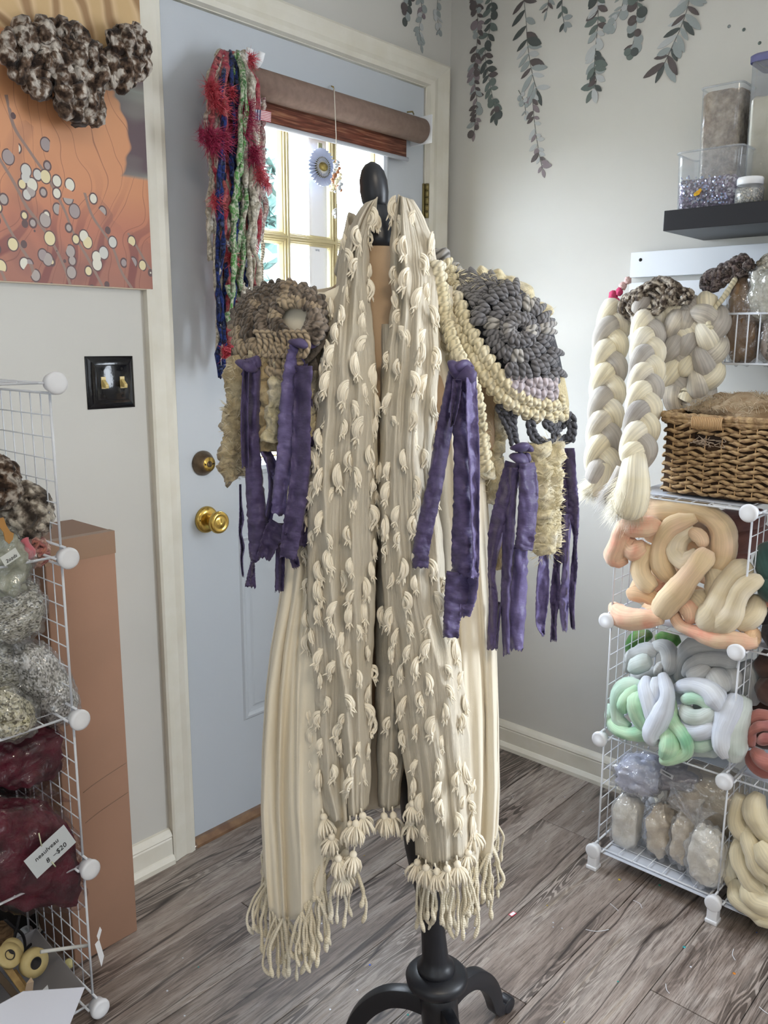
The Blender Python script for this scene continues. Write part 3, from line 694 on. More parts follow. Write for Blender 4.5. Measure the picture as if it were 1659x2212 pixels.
def tinsel(parent, u, v, ru, n, seed, y=-.125, mat=M_tinsel):
    random.seed(seed); m = MB(); c = wa(u, v, y); R = ru * .0013
    for i in range(n):
        d = Vector((random.gauss(0, 1), -abs(random.gauss(0, .8)), random.gauss(0, 1))).normalized()
        L = R * random.uniform(.6, 1.2); s = c + Vector((random.uniform(-.3, .3)*R, 0, random.uniform(-.5, .5)*R)); g = d.orthogonal().normalized() * .0011; h = d.cross(g)
        e = s + d * L + Vector((0, 0, -.2 * L))
        m.add([s + g, s - g, s + h, e], [(0, 1, 3), (1, 2, 3), (2, 0, 3)])
    o = m.build('tinsel_tuft', mat, parent, smooth=False); o['kind'] = 'stuff'
M_mag = plain('magenta_fringe', '8d2244', .5, .1, var='b23a5e', vscale=200)
for k, (u, v, r, n) in enumerate([(458, 200, 30, 260), (478, 225, 22, 160), (455, 300, 34, 300), (436, 290, 18, 120), (480, 300, 26, 200), (530, 240, 34, 320), (525, 280, 30, 220), (548, 335, 26, 200), (560, 375, 24, 160), (543, 130, 18, 130), (465, 435, 22, 160), (500, 560, 18, 120), (520, 680, 26, 200), (487, 760, 22, 140), (500, 200, 16, 90), (575, 395, 14, 90)]):
    tinsel(sk3, u, v, r, n, k, mat=M_mag if k in (2, 3, 4, 5, 6, 7) else M_tinsel)
M_fl_r = plain('flag_stripes', 'c9a2a8', .8); M_fl_b = plain('flag_blue', '2b3560', .8)
fm, fnt, fbs = new('flag_print'); fbs.inputs['Roughness'].default_value = .8
fu = nd(fnt, 'ShaderNodeUVMap'); fs = nd(fnt, 'ShaderNodeSeparateXYZ'); fnt.links.new(fu.outputs[0], fs.inputs[0])
fa = nd(fnt, 'ShaderNodeMath', operation='MULTIPLY'); fa.inputs[1].default_value = 6.5; fnt.links.new(fs.outputs[1], fa.inputs[0]); fb = nd(fnt, 'ShaderNodeMath', operation='FRACT'); fnt.links.new(fa.outputs[0], fb.inputs[0])
stc = ramp(fnt, fb.outputs[0], ['b8505e', 'e6dcdc'], [0, .5], True)
fv = nd(fnt, 'ShaderNodeTexVoronoi', Scale=9.0); fv.inputs['Randomness'].default_value = 0; fnt.links.new(fu.outputs[0], fv.inputs['Vector'])
sta = ramp(fnt, fv.outputs['Distance'], ['e8e8f0', '26305a'], [.28, .34])
fx = nd(fnt, 'ShaderNodeMix', data_type='RGBA'); fc = nd(fnt, 'ShaderNodeMath', operation='GREATER_THAN'); fc.inputs[1].default_value = .42; fnt.links.new(fs.outputs[0], fc.inputs[0])
fnt.links.new(fc.outputs[0], fx.inputs[0]); fnt.links.new(sta, fx.inputs[6]); fnt.links.new(stc, fx.inputs[7]); fnt.links.new(fx.outputs[2], fbs.inputs['Base Color'])
def flag(u0, v0, u1, v1, u2, v2, y):   # corner, corner along, corner across
    a, b, c = wa(u0, v0, y), wa(u1, v1, y), wa(u2, v2, y)
    m = MB(); m.grid(lambda s, t: a + (b - a) * s + (c - a) * t + Vector((0, .003 * math.sin(5 * s + 2), 0)), 8, 4); m.build('flag_ribbon', fm, sk4, solid=.0006)
flag(543, 258, 586, 264, 544, 235, -.105); flag(548, 372, 572, 402, 560, 355, -.1); flag(525, 540, 552, 560, 535, 515, -.105); flag(528, 575, 550, 590, 532, 555, -.1); flag(565, 400, 580, 425, 575, 390, -.1)

# ================================================================== THE DRESS FORM AND WHAT IT WEARS
M_ebony = plain('ebony_wood', '17181d', .38, var='1d1f26', vscale=8, bump=.06, bscale=90)
M_linen = plain('form_linen', 'b59a7c', .9, bump=.3, bscale=900)
man = thing('dress_form', 'dress form on a black turned wooden tripod stand in the middle of the floor', 'mannequin', tuple(B0))
def lz(prof, name, mat, seg=36, sx=1, sy=1):    # (z, r) or (z, rx, ry) about the leaning axis
    m = MB(); m.lathe(prof, lambda q, t: ax(q[0], q[1] * math.cos(t), (q[2] if len(q) > 2 else q[1]) * math.sin(t)), seg); return m.build(name, mat, man)
lz([(z, r) for z, r in ((.052, .010), (.055, .028), (.075, .034), (.15, .034), (.188, .036))], 'hub', M_ebony)
lz([(.186, .036), (.188, .050), (.194, .055), (.204, .056), (.211, .050), (.216, .036), (.217, .033)], 'collar', M_ebony)
lz([(.215, .033), (.219, .0345), (.226, .0335), (.231, .029), (.236, .026), (.245, .0235), (.29, .0215), (.33, .022), (.37, .0255), (.41, .032), (.46, .038), (.55, .040), (.74, .036)], 'pole', M_ebony)
lz([(1.452, .010), (1.455, .033), (1.468, .032), (1.482, .030), (1.496, .0255), (1.508, .020), (1.516, .0172), (1.52, .012)], 'neck_block', M_ebony)
lz([(1.511, .006), (1.513, .016), (1.520, .0195), (1.535, .0215), (1.552, .0208), (1.565, .017), (1.573, .011), (1.577, .004), (1.5775, .0005)], 'finial', M_ebony)
lz([(.70, .10, .08), (.705, .12, .085), (.74, .132, .095), (.80, .136, .098), (.88, .132, .095), (.97, .125, .092), (1.03, .122, .09), (1.10, .142, .104), (1.17, .165, .112), (1.23, .17, .108), (1.29, .168, .095), (1.335, .155, .080), (1.365, .128, .068), (1.385, .095, .058), (1.405, .065, .050), (1.42, .046, .042), (1.455, .036, .036), (1.457, .01, .01)], 'torso', M_linen, 48)
def leg(ang):
    d = RX * math.cos(ang) + FW * math.sin(ang); side = Vector((-d.y, d.x, 0)); b = ax(.12)
    prof = [(.028, .140), (.060, .146), (.095, .140), (.124, .120), (.147, .092), (.162, .062), (.172, .032), (.186, .018), (.203, .020), (.212, .030)]
    wd = [.036, .036, .035, .034, .032, .030, .026, .022, .018, .012]
    P = spl([(r, z, h) for (r, z), h in zip(prof, wd)], 5)
    vs = []; n = len(P)
    for i, (r, z, h) in enumerate(P):
        r2, z2, _ = P[min(i+1, n-1)]; r1, z1, _ = P[max(i-1, 0)]
        tx, tz = r2 - r1, z2 - z1; L = math.hypot(tx, tz); nx, nzv = -tz / L, tx / L
        c = Vector((b.x, b.y, 0)) + d * r + Vector((0, 0, z))
        for a, bq in ((-.5, -.5), (.5, -.5), (.5, .5), (-.5, .5)):
            p = c + side * (.022 * a) + (d * nx + Vector((0, 0, nzv))) * (h * bq)
            vs.append(Vector((p.x, p.y, max(p.z, .0))))
    m = MB(); m.add(vs, [(i*4+j, i*4+(j+1) % 4, (i+1)*4+(j+1) % 4, (i+1)*4+j) for i in range(n-1) for j in range(4)] + [(3, 2, 1, 0), tuple((n-1)*4+j for j in range(4))])
    # scroll foot
    f = Vector((b.x, b.y, 0)) + d * .206 + Vector((0, 0, .0165)); m.disc(f - side * .012, side, [(0, 0), (0, .015), (.002, .0165), (.022, .0165), (.024, .015), (.024, 0)], 20)
    m.build('leg', M_ebony, man, bevel=.004)
for a in (46, 166, 286): leg(math.radians(a))

# ---- cloth helpers (garments hang about the form; each row of the cloth lies at its own depth)
def dyf(v): return li([(400, -.030), (470, -.045), (560, -.062), (640, -.085), (720, -.108), (850, -.132), (1000, -.142), (1400, -.146), (1900, -.146)], v)
M_gauze = fibre('crinkle_gauze', ['ece0c8', 'f2e8d4', 'e6d9be'], blend=6, streak=(150, 4), bump=.9, dist=.004, dark=.93, sh=.1)
M_tuft = plain('cut_thread', 'f1e7d2', .9, sh=.2)
M_wrap = plain('cream_knit', 'ebe2ce', .92, var='e4d9c2', vscale=5, bump=.25, bscale=700, sh=.25)
M_fringe = ply('cream_fringe', ['ebe2cd', 'e0d5bb', 'f1ead9'], 1, 260, groove=.95, blend=14, bump=.25)
def pleat(s, v, k, seed):
    a = nz(s * k, v * .0016, seed); b = nz(s * k * 2.6, v * .0035, seed + 5); c = nz(s * k * 7, v * .008, seed + 9)
    r = 1 - abs(a) * 2.2
    return .68 * r + .26 * b + .08 * c
def panel(name, parent, L, R, vt, vb, dy0, amp, k, seed, nu, nv, mat=M_gauze, edge=.028, uvs=1, dyfun=dyf, ripple=0.0, solid=.0016, hem=0):
    m = MB()
    def P(s, t):
        a = vt(s); b = vb(s); v = a + (b - a) * t + hem * nz(s * 9, seed) * t
        l, r = li(L, v), li(R, v)
        wob = 5 * nz(v * .02, seed, s * 2)
        e = 1 - (2 * s - 1) ** 2; e = math.sqrt(max(e, 0))
        d = dyfun(v) + dy0 - amp * pleat(s, v, k, seed) * (.35 + .65 * e) + edge * (1 - e)
        return mn(l + (r - l) * s + wob * (.4 + .6 * (1 - e)), v, d)
    m.grid(P, nu, nv, uvs=(uvs, uvs * 3.2))
    return m.build(name, mat, parent, solid=solid), P

# ---- long cream fringed wrap under everything
wrap = thing('fringed_wrap', 'long plain cream wrap with knotted fringe hanging to mid shin on the dress form', 'wrap', tuple(ax(.1)))
WL = [(610, 655), (640, 612), (700, 580), (800, 585), (900, 600), (1100, 615), (1220, 614), (1300, 604), (1400, 586), (1500, 574), (1620, 567), (1750, 564), (1900, 572), (2000, 580)]
WR = [(600, 975), (760, 1010), (900, 1040), (1050, 1052), (1250, 1066), (1400, 1074), (1550, 1080), (1700, 1080), (1800, 1074), (1900, 1062)]
LI_ = [(600, 760), (900, 752), (1400, 742), (1700, 745), (1850, 752), (2000, 745)]
RI_ = [(600, 855), (1000, 880), (1400, 890), (1700, 896), (1900, 905)]
def wrap_pt(s, t):
    # around the form from the inner edge of one front, over the back, to the inner edge of the other
    vt = li([(0, 600), (.12, 640), (.3, 650), (.5, 600), (.7, 620), (.88, 610), (1, 600)], s)
    vb = li([(0, 1862), (.05, 1855), (.07, 1930), (.14, 1985), (.22, 1990), (.30, 1900), (.36, 1780), (.5, 1745), (.64, 1750), (.72, 1830), (.80, 1868), (.88, 1872), (.93, 1850), (1, 1862)], s)
    v = vt + (vb - vt) * t
    l, r, a, b = li(WL, v), li(WR, v), li(LI_, v), li(RI_, v)
    dep = .75 + .25 * t
    tab_u = [(0, a), (.12, l + .45 * (a - l)), (.24, l + .06 * (a - l)), (.30, l), (.37, l + 22), (.5, (l + r) / 2), (.63, r - 22), (.70, r), (.76, r - .08 * (r - b)), (.88, r - .5 * (r - b)), (1, b)]
    tab_d = [(0, -.112), (.12, -.112), (.24, -.072), (.30, -.01), (.37, .07), (.5, .118), (.63, .07), (.70, -.01), (.76, -.072), (.88, -.112), (1, -.112)]
    f = (pleat(s * 3, v * .5, 3.4, 31) + .5 * (1 - abs(nz(s * 26, v * .0006, 40)) * 3)) * (.006 + .030 * min(1, t * 1.3))
    u = li(tab_u, s) + 5 * t * math.sin(s * 95 + 1.3 * nz(v * .003, s * 4))
    return mn(u, v, li(tab_d, s) * dep - f * (1 if abs(s - .5) > .2 else -.8))
m = MB(); m.grid(wrap_pt, 260, 70); m.build('wrap_cloth', M_wrap, wrap, solid=.0022)
random.seed(77)
ss = [random.uniform(0, .075) for _ in range(16)] + [random.uniform(.075, .36) for _ in range(56)] + [random.uniform(.64, .80) for _ in range(22)] + [random.uniform(.80, 1.0) for _ in range(48)]
for i, s in enumerate(ss):
    p = wrap_pt(s, .999); L = random.uniform(.075, .125) * (1.0 if s < .5 else 1.08 if s > .82 else .9)
    kx_, ky = random.gauss(0, .014), random.uniform(-.014, .014); q = []
    for k in range(7):
        f = k / 6; q.append(p + RX * (kx_ * math.sin(f * 2.2) + .011 * f * nz(f * 3.3, i)) + FW * (ky * f + .004 * nz(f * 3, i, 7)) - Vector((0, 0, L * f - .004)))
    rr = random.uniform(.0019, .0029)
    m = MB(); m.tube(spl([tuple(x) for x in q], 3), [rr] * 16 + [rr * 1.7, rr * 1.5, rr * .8], 6); m.build('fringe_strand', M_fringe, wrap)

# ---- cream gauze scarf with eyelash tufts and tassels
scarf = thing('tufted_scarf', 'cream crinkled gauze scarf with frayed tufts and tassels hanging open from the neck', 'scarf', tuple(ax(.3, 0, -.15)))
A_L = [(425, 804), (446, 782), (470, 766), (520, 742), (590, 730), (650, 718), (720, 704), (790, 690), (900, 684), (1010, 668), (1110, 664), (1300, 666), (1400, 673), (1500, 680), (1600, 682), (1700, 690), (1800, 705)]
A_R = [(425, 818), (470, 808), (520, 797), (590, 796), (650, 800), (720, 806), (800, 812), (1000, 817), (1300, 810), (1500, 802), (1700, 800), (1800, 796)]
p1, P1 = panel('scarf_front', scarf, A_L, A_R, lambda s: 425 + 14 * (1 - s), lambda s: li([(0, 1745), (.2, 1775), (.5, 1772), (.8, 1758), (1, 1738)], s), -.004, .034, 3.0, 3.1, 120, 150, hem=10)
Bl = [(420, 858), (470, 848), (520, 842), (600, 846), (660, 846), (720, 838), (800, 830), (900, 822), (1100, 818), (1300, 830), (1500, 852), (1700, 880), (1860, 900)]
Br = [(420, 884), (470, 915), (520, 935), (600, 948), (700, 944), (800, 948), (900, 938), (1000, 935), (1100, 948), (1200, 960), (1300, 966), (1400, 992), (1500, 1004), (1600, 1013), (1700, 1020), (1870, 1028)]
p2, P2 = panel('scarf_front', scarf, Bl, Br, lambda s: 420 + 12 * s, lambda s: li([(0, 1850), (.3, 1866), (.6, 1858), (1, 1832)], s), -.012, .036, 3.2, 8.4, 120, 150, hem=10)
Cl = [(700, 822), (900, 816), (1200, 814), (1500, 812), (1740, 818)]; Cr = [(700, 850), (900, 862), (1200, 876), (1500, 886), (1740, 862)]
p3, P3 = panel('scarf_fold', scarf, Cl, Cr, lambda s: 700, lambda s: li([(0, 1742), (.5, 1752), (1, 1738)], s), .022, .018, 2.4, 12.7, 40, 90)
Dl = [(640, 672), (760, 668), (900, 664), (1100, 660), (1400, 668), (1600, 676), (1735, 684)]; Dr = [(640, 740), (900, 720), (1400, 720), (1735, 730)]
p4, P4 = panel('scarf_fold', scarf, [(660, 700), (760, 690), (900, 672), (1050, 660), (1300, 660), (1500, 670), (1735, 668)], Dr, lambda s: 665, lambda s: 1735, .022, .018, 2.2, 17.2, 36, 90)
El = [(500, 770), (600, 775), (700, 790), (760, 805)]; Er = [(500, 803), (600, 806), (700, 815), (800, 824)]
# the part behind the neck
m = MB()
def nb(s, t):
    a = PI * (-.18 + 1.36 * s); R = .043 + .026 * t; z = 1.496 - .075 * t + .012 * math.sin(a * 3)
    return ax(z, -R * math.cos(a) * 1.0, R * math.sin(a) * .9 + .004 * math.sin(a * 14) - .008)
m.grid(nb, 60, 10, uvs=(1, 1)); m.build('scarf_neck', M_gauze, scarf, solid=.002)
# frayed tufts, five shapes, sewn on in staggered columns
def tuft_mesh(seed):
    random.seed(seed); m = MB()
    cl = random.choice((-1, 1)); n = random.randint(8, 10); H = random.uniform(.010, .014)
    for i in range(n):        # nested, loosely curled threads, hinged at the top and frayed at the foot
        f = i / (n - 1); R = .002 + .0070 * f + random.uniform(-.0008, .0008); q = []; j0 = random.uniform(-.0025, .0025); cut = random.uniform(.68, .95); bl = random.uniform(.003, .0075)
        for k in range(7):
            a = PI * (k / 6) * cut
            q.append((cl * R * math.sin(a), -.0010 - bl * math.sin(a) * (1.1 - .6 * f), H * (.6 + .4 * f) * math.cos(a) + j0))
        e = Vector(q[-1]); d = Vector((cl * random.uniform(-.5, .7), random.uniform(-.35, .1), -random.uniform(.4, 1))).normalized() * random.uniform(.004, .011)
        q += [tuple(e + d * .5), tuple(e + d)]
        P = spl(q, 2); k = len(P)
        m.tube(P, [.00125 if j < k - 4 else (.0011, .0010, .0008, .0005)[j - k + 4] for j in range(k)], 5)
    m.blob((cl * .0030, -.0005, .001), (.0042, 0, 0), (0, .0016, 0), (0, 0, H * .9), .25, 2, seed, 10, 8)
    return m.mesh('tuft', M_tuft)
TM = [tuft_mesh(s) for s in range(6)]
random.seed(21); used = []
def tufts(P, n, smin, smax, tmin, tmax):
    c = 0; tries = 0
    while c < n and tries < 4000:
        tries += 1; s, t = random.uniform(smin, smax), random.uniform(tmin, tmax)
        p = P(s, t)
        if any((p - q).length < .026 for q in used): continue
        used.append(p); c += 1
        nrm = (P(min(s + .02, 1), t) - P(max(s - .02, 0), t)).cross(P(s, min(t + .01, 1)) - P(s, max(t - .01, 0)))
        yaw = math.atan2(FW.y, FW.x) - PI / 2 + random.uniform(-.5, .5)
        if s < .1: yaw += .9 * -1
        if s > .9: yaw += .9
        M = Matrix.Translation(p - FW * .002) @ Euler((random.uniform(-.1, .2), random.uniform(-.3, .3), yaw)).to_matrix().to_4x4() @ Matrix.Diagonal([random.uniform(.85, 1.35)] * 3 + [1])
        inst('tuft', random.choice(TM), M, scarf)
tufts(P1, 92, .02, .99, .03, .95); tufts(P2, 96, .01, .99, .02, .96); tufts(P3, 10, .3, .8, .3, .95); tufts(P4, 16, 0, .3, .1, .95)
# tassels along the hems
def tassel_mesh(seed):
    random.seed(seed); m = MB()
    m.tube([(0, 0, .012), (0, 0, .004)], .0012, 5); m.blob((0, 0, 0), (.005, 0, 0), (0, .005, 0), (0, 0, .0055), .1, 2, seed, 10, 7)
    for i in range(46):
        a = random.uniform(0, 2 * PI); r = random.uniform(.003, .0145); L = random.uniform(.020, .027)
        x, y = r * math.cos(a), r * math.sin(a)
        m.tube([(x * .25, y * .25, -.003), (x * .8, y * .8, -.010), (x * 1.05, y * 1.05, -L * .7), (x, y, -L)], [.0012, .0016, .0014, .0008], 4)
    return m.mesh('tassel', M_tuft)
TS = [tassel_mesh(s) for s in (1, 2, 3)]
for i, (P, s, t) in enumerate([(P1, .03, 1.0), (P1, .16, 1.02), (P1, .30, 1.05), (P1, .45, 1.04), (P1, .58, 1.0), (P1, .7, 1.0), (P1, .86, .995), (P1, .5, 1.065), (P1, .38, 1.075), (P1, .64, 1.05),
                               (P2, .02, 1.0), (P2, .16, 1.0), (P2, .34, 1.0), (P2, .52, 1.0), (P2, .7, 1.0), (P2, .88, .99), (P2, .98, .96), (P3, .3, 1.0), (P3, .7, 1.0), (P2, .01, .94), (P2, .06, .91)]):
    p = P(s, t)
    inst('tassel', TS[i % 3], Matrix.Translation(p - FW * .01 - Vector((0, 0, .006))) @ Euler((random.uniform(-.3, .1), random.uniform(-.3, .3), i)).to_matrix().to_4x4() @ Matrix.Diagonal((1.15, 1.15, 1.15, 1)), scarf)

# ---- crocheted capelet
cape = thing('crochet_capelet', 'grey and cream crocheted capelet with purple torn ribbons and yarn tails on the dress form', 'capelet', tuple(ax(.75)))
M_grey = ply('charcoal_yarn', ['626164', '757375', '898685'], 2, 130, .62)
M_greyp = ply('pale_grey_yarn', ['8c8a8a', 'b3aea6', '75747a'], 2, 90, .55)
M_lav = ply('lavender_yarn', ['b3a9b0', 'c0b5b8', 'a69da6'], 2, 120, .8)
M_crm = ply('cream_yarn', ['e9dfc6', 'ddd0ac', 'efe7d2'], 2, 130, .80)
M_tan = ply('tan_yarn', ['a08c72', 'b8a68c', '85735f'], 2, 120, .7)
M_brn_shade = ply('brown_grey_yarn_shaded', ['40372f', '665a4e', '8a7c6e', '352d28'], 2, 120, .65, blend=28)  # brown grey yarn, made darker to carry the backlit shade
M_chain = ply('dark_chain_yarn', ['4c4c52', '5a5a60'], 2, 90, .5)
M_fuzz = fibre('fluffy_cream', ['e8dec2', 'd9cba4', 'f0e8d4'], blend=20, streak=(10, 80), bump=.9, dark=.75, sh=.4)
M_fuzz2 = fibre('fluffy_tan', ['c6b48e', 'ab9670', 'd6c6a2'], blend=20, streak=(10, 80), bump=.9, dark=.7, sh=.4)
def dome(u, v):
    q = ((u - 1085) / 165) ** 2 + ((v - 770) / 205) ** 2
    return .028 - .128 * math.sqrt(max(0.02, 1 - q))
def dome_l(u, v):
    q = ((u - 615) / 128) ** 2 + ((v - 790) / 210) ** 2
    return .02 - .075 * max(0, min(1, (u - 585) / 110)) - .105 * math.sqrt(max(0.02, 1 - q))
def stitch(m, p0, p1, r, dyfn, lift=.004):   # one plump leg of a stitch between two points (pixels), laid on the shoulder
    (u0, v0), (u1, v1) = p0, p1
    q = []
    for k in range(5):
        f = k / 4; u, v = u0 + (u1 - u0) * f, v0 + (v1 - v0) * f
        q.append(mn(u, v, dyfn(u, v) - lift - r * .9 * math.sin(f * PI)))
    m.tube(q, [r * .55, r * .95, r, r * .95, r * .55], 7)
def vstitch(m, u, v, ang, h, wd, r, dyfn, lift=.004):   # V: two legs that meet; ang = growth direction of the row
    ca, sa = math.cos(ang), math.sin(ang)
    for s in (-1, 1):
        a = (u - ca * h * .5 + s * -sa * wd * .06, v - sa * h * .5 + s * ca * wd * .06)
        b = (u + ca * h * .5 + s * -sa * wd * .52, v + sa * h * .5 + s * ca * wd * .52)
        stitch(m, a, b, r, dyfn, lift)
def inpoly(u, v, poly):
    c = False; n = len(poly)
    for i in range(n):
        (x0, y0), (x1, y1) = poly[i], poly[i-1]
        if (y0 > v) != (y1 > v) and u < (x1 - x0) * (v - y0) / (y1 - y0) + x0: c = not c
    return c
random.seed(6)
# backing: the dense underside of the fabric, so that the stitches sit on something
def cap_cloth(poly_u, poly_v, dyfn, mat, name, back=.012):
    m = MB()
    def P(s, t):
        v = poly_v[0] + (poly_v[1] - poly_v[0]) * t; l, r = li(poly_u[0], v), li(poly_u[1], v); u = l + (r - l) * s
        return mn(u, v, dyfn(u, v) + back)
    m.grid(P, 40, 40); return m.build(name, mat, cape, solid=.004)
M_under_g = plain('grey_wool_under', '4a4a4e', .95, bump=.8, bscale=260, bdist=.004)
M_under_b = plain('brown_wool_under', '5f564c', .95, bump=.8, bscale=260, bdist=.004)
M_under_c = plain('cream_wool_under', 'c9ba94', .95, bump=.8, bscale=260, bdist=.004)
cap_cloth(([(600, 985), (700, 1010), (800, 1080), (845, 1100)], [(600, 1090), (640, 1140), (700, 1188), (760, 1205), (845, 1222)]), (606, 845), dome, M_under_g, 'grey_ground')
CX, CY = 1122, 712
GP = [(985, 592), (1030, 598), (1090, 610), (1150, 650), (1192, 700), (1206, 760), (1214, 826), (1150, 812), (1092, 800), (1050, 735), (1010, 665)]
m = MB(); m2 = MB()
for R, n, h, wd, r in ((24, 8, 28, 17, .0055), (58, 15, 38, 18, .0058), (92, 22, 34, 20, .0062), (124, 30, 34, 20, .0062), (152, 38, 34, 20, .0062)):
    for i in range(n):
        a = 2 * PI * (i + random.uniform(-.15, .15)) / n; u, v = CX + R * math.cos(a), CY + R * math.sin(a) * .98
        if not inpoly(u, v, GP): continue
        vstitch(m2 if (R < 60 and i % 4 == 0) else m, u, v, a, h * random.uniform(.9, 1.1), wd, r * random.uniform(.9, 1.1), dome, .004 + (.006 if R in (24, 92) else 0))
# fill the shoulder side with straight columns
for k in range(7):
    for j in range(9):
        u, v = 1003 + 13 * k + 11 * j - 4 * k, 606 + 22 * j - 6 * k
        if inpoly(u, v, GP) and math.hypot(u - CX, v - CY) > 108: vstitch(m, u + random.uniform(-2, 2), v, 1.05, 26, 15, .0048, dome, .004)
motif = m.build('grey_motif', M_grey, cape); m2.build('pale_grey_stitches', M_greyp, motif)
# ring of raised loops in the middle of the motif
m = MB()
for i in range(7):
    a = 2 * PI * i / 7; u, v = CX + 26 * math.cos(a), CY + 24 * math.sin(a)
    q = [(u + 15 * math.cos(b + a), v + 13 * math.sin(b + a)) for b in [k * 2 * PI / 10 for k in range(11)]]
    m.tube([mn(x, y, dome(x, y) - .012) for x, y in q], .0042, 7)
m.build('rosette_loops', M_grey, motif)
# lavender row, then the cream rows, following the rim of the shoulder
def rows(mat, name, path, nrow, gap, h, wd, r, step, dyfn, lift=.005, alt=True):
    m = MB(); P = spl(path, 10)
    for k in range(nrow):
        acc = 0
        for i in range(1, len(P)):
            a, b = Vector(P[i-1]), Vector(P[i]); acc += (b - a).length
            if acc >= step:
                acc = 0; t = (b - a).normalized(); n = Vector((-t.y, t.x)); c = b + n * (k * gap)
                ang = math.atan2(n.y, n.x) + random.uniform(-.15, .15)
                vstitch(m, c.x, c.y, ang, h, wd, r * random.uniform(.9, 1.12), dyfn, lift)
    return m.build(name, mat, cape)
rows(M_lav, 'lavender_row', [(1212, 826), (1180, 828), (1140, 820), (1092, 798)], 2, -24, 30, 20, .0066, 20, dome, .006)
cap_cloth(([(790, 1050), (850, 1095), (905, 1140)], [(790, 1212), (850, 1224), (905, 1232)]), (800, 902), dome, M_under_c, 'cream_ground', .010)
rows(M_crm, 'cream_row', [(1226, 866), (1185, 874), (1140, 862), (1100, 836), (1066, 796), (1036, 752), (1010, 702), (990, 652), (975, 600), (962, 568)], 2, -26, 32, 20, .0064, 18, dome, .007)
# cream collar edge that runs down the front
lumP = [(950, 556), (958, 620), (968, 690), (985, 745), (1012, 800), (1034, 860), (1044, 930), (1054, 1010)]
rows(M_crm, 'cream_border', [(u - 6, v) for u, v in lumP], 1, 0, 30, 20, .0066, 17, lambda u, v: min(dome(u, v), -.045) - .03, .004)
m = MB(); lumpy(m, [mn(u, v, -.075) for u, v in [(958, 640), (962, 720), (972, 780), (1005, 850), (1020, 930), (1040, 1010)]], .013, 3, k=12, lo=.7, hi=1.25, freq=80, seg=10); m.build('cream_cord', M_fuzz, cape)
# back of the collar, seen above the shoulder
m = MB(); lumpy(m, [mn(u, v, .03) for u, v in [(1020, 604), (1060, 596), (1105, 616), (1150, 650), (1180, 690)]], .012, 9, k=10, freq=70, seg=10); m.build('cream_edge', M_fuzz, cape)
m = MB(); lumpy(m, [mn(u, v, .02) for u, v in [(935, 540), (970, 568), (1005, 600)]], .010, 5, k=10, freq=70); m.build('grey_edge', M_greyp, cape)
# dark open chains at the hem
m = MB()
def chain(path, r=.0042):
    P = spl(path, 8); acc = 0
    for i in range(1, len(P)):
        a, b = Vector(P[i-1]), Vector(P[i]); acc += (b - a).length
        if acc > 11:
            acc = 0; t = (b - a).normalized(); n = Vector((-t.y, t.x))
            for s in (-1, 1): stitch(m, tuple(b - t * 11 + n * s * 2), tuple(b + t * 7 + n * s * 8), r, lambda u, v: dome(u, min(v, 900)) - .004)
chain([(1076, 872), (1092, 905), (1106, 935), (1112, 962)]); chain([(1110, 885), (1106, 915), (1112, 962)])
chain([(1145, 905), (1152, 940), (1175, 958), (1205, 955), (1232, 945)]); chain([(1172, 905), (1195, 925), (1215, 915), (1225, 890)]); chain([(1232, 890), (1236, 925), (1230, 955)]); chain([(1196, 930), (1206, 955)])
m.build('dark_chain', M_chain, cape)

# shaded side: brown grey stitches, colour darkened as backlit shade, round an open armhole
OX, OY = 640, 684
m = MB()
def ring_grid(s, t):
    a = 2 * PI * s; R0 = 34; k = R0 + (92 - R0) * t; u, v = OX - 26 * t + k * math.cos(a) * 1.02, OY + 22 * t + k * math.sin(a) * (1.02 if math.sin(a) > 0 else .9)
    u = min(u, 724); return mn(u, v, dome_l(u, v) + .006)
m.grid(ring_grid, 60, 14); m.build('brown_ground', M_under_b, cape, solid=.004)
m = MB(); mt = MB()
for R, n in ((42, 15), (62, 22), (82, 28), (98, 34)):
    for i in range(n):
        a = 2 * PI * (i + random.uniform(-.25, .25)) / n; k = (R - 34) / 58
        u, v = OX - 26 * k + R * math.cos(a) * 1.02, OY + 22 * k + R * math.sin(a) * (1.02 if math.sin(a) > 0 else .9)
        if u > 722 or u < 503: continue
        if (u > 690 and R > 70) or (v > 738 and u > 655): continue
        tgt = mt if (R > 75 and math.sin(a) > .25) or random.random() < .18 else m
        vstitch(tgt, u, v, a + random.uniform(-.6, .6), random.uniform(24, 34), 17, .0064 * random.uniform(.85, 1.2), dome_l, .005)
m.build('brown_stitches', M_brn_shade, cape); mt.build('tan_stitches', M_tan, cape)
m = MB()
for i in range(9):      # tan loops below the armhole
    u = 550 + i * 13; q = [(u, 716), (u + 8, 722), (u + 12, 745), (u + 4, 768), (u - 6, 766)]
    m.tube([mn(x, y, dome_l(x, y) - .016) for x, y in spl(q, 4)], .0042, 7)
m.build('tan_loops', M_tan, cape)
cap_cloth(([(700, 505), (800, 500), (900, 495)], [(700, 665), (800, 690), (900, 700)]), (752, 800), dome_l, M_under_b, 'tan_ground', .016)

m = MB(); m.grid(lambda s_, t_: mn(585 + 140 * s_, 632 + 120 * t_, dome_l(585 + 140 * s_, 632 + 120 * t_) + .014), 24, 20); m.build('shoulder_cloth', M_wrap, wrap, solid=.002)
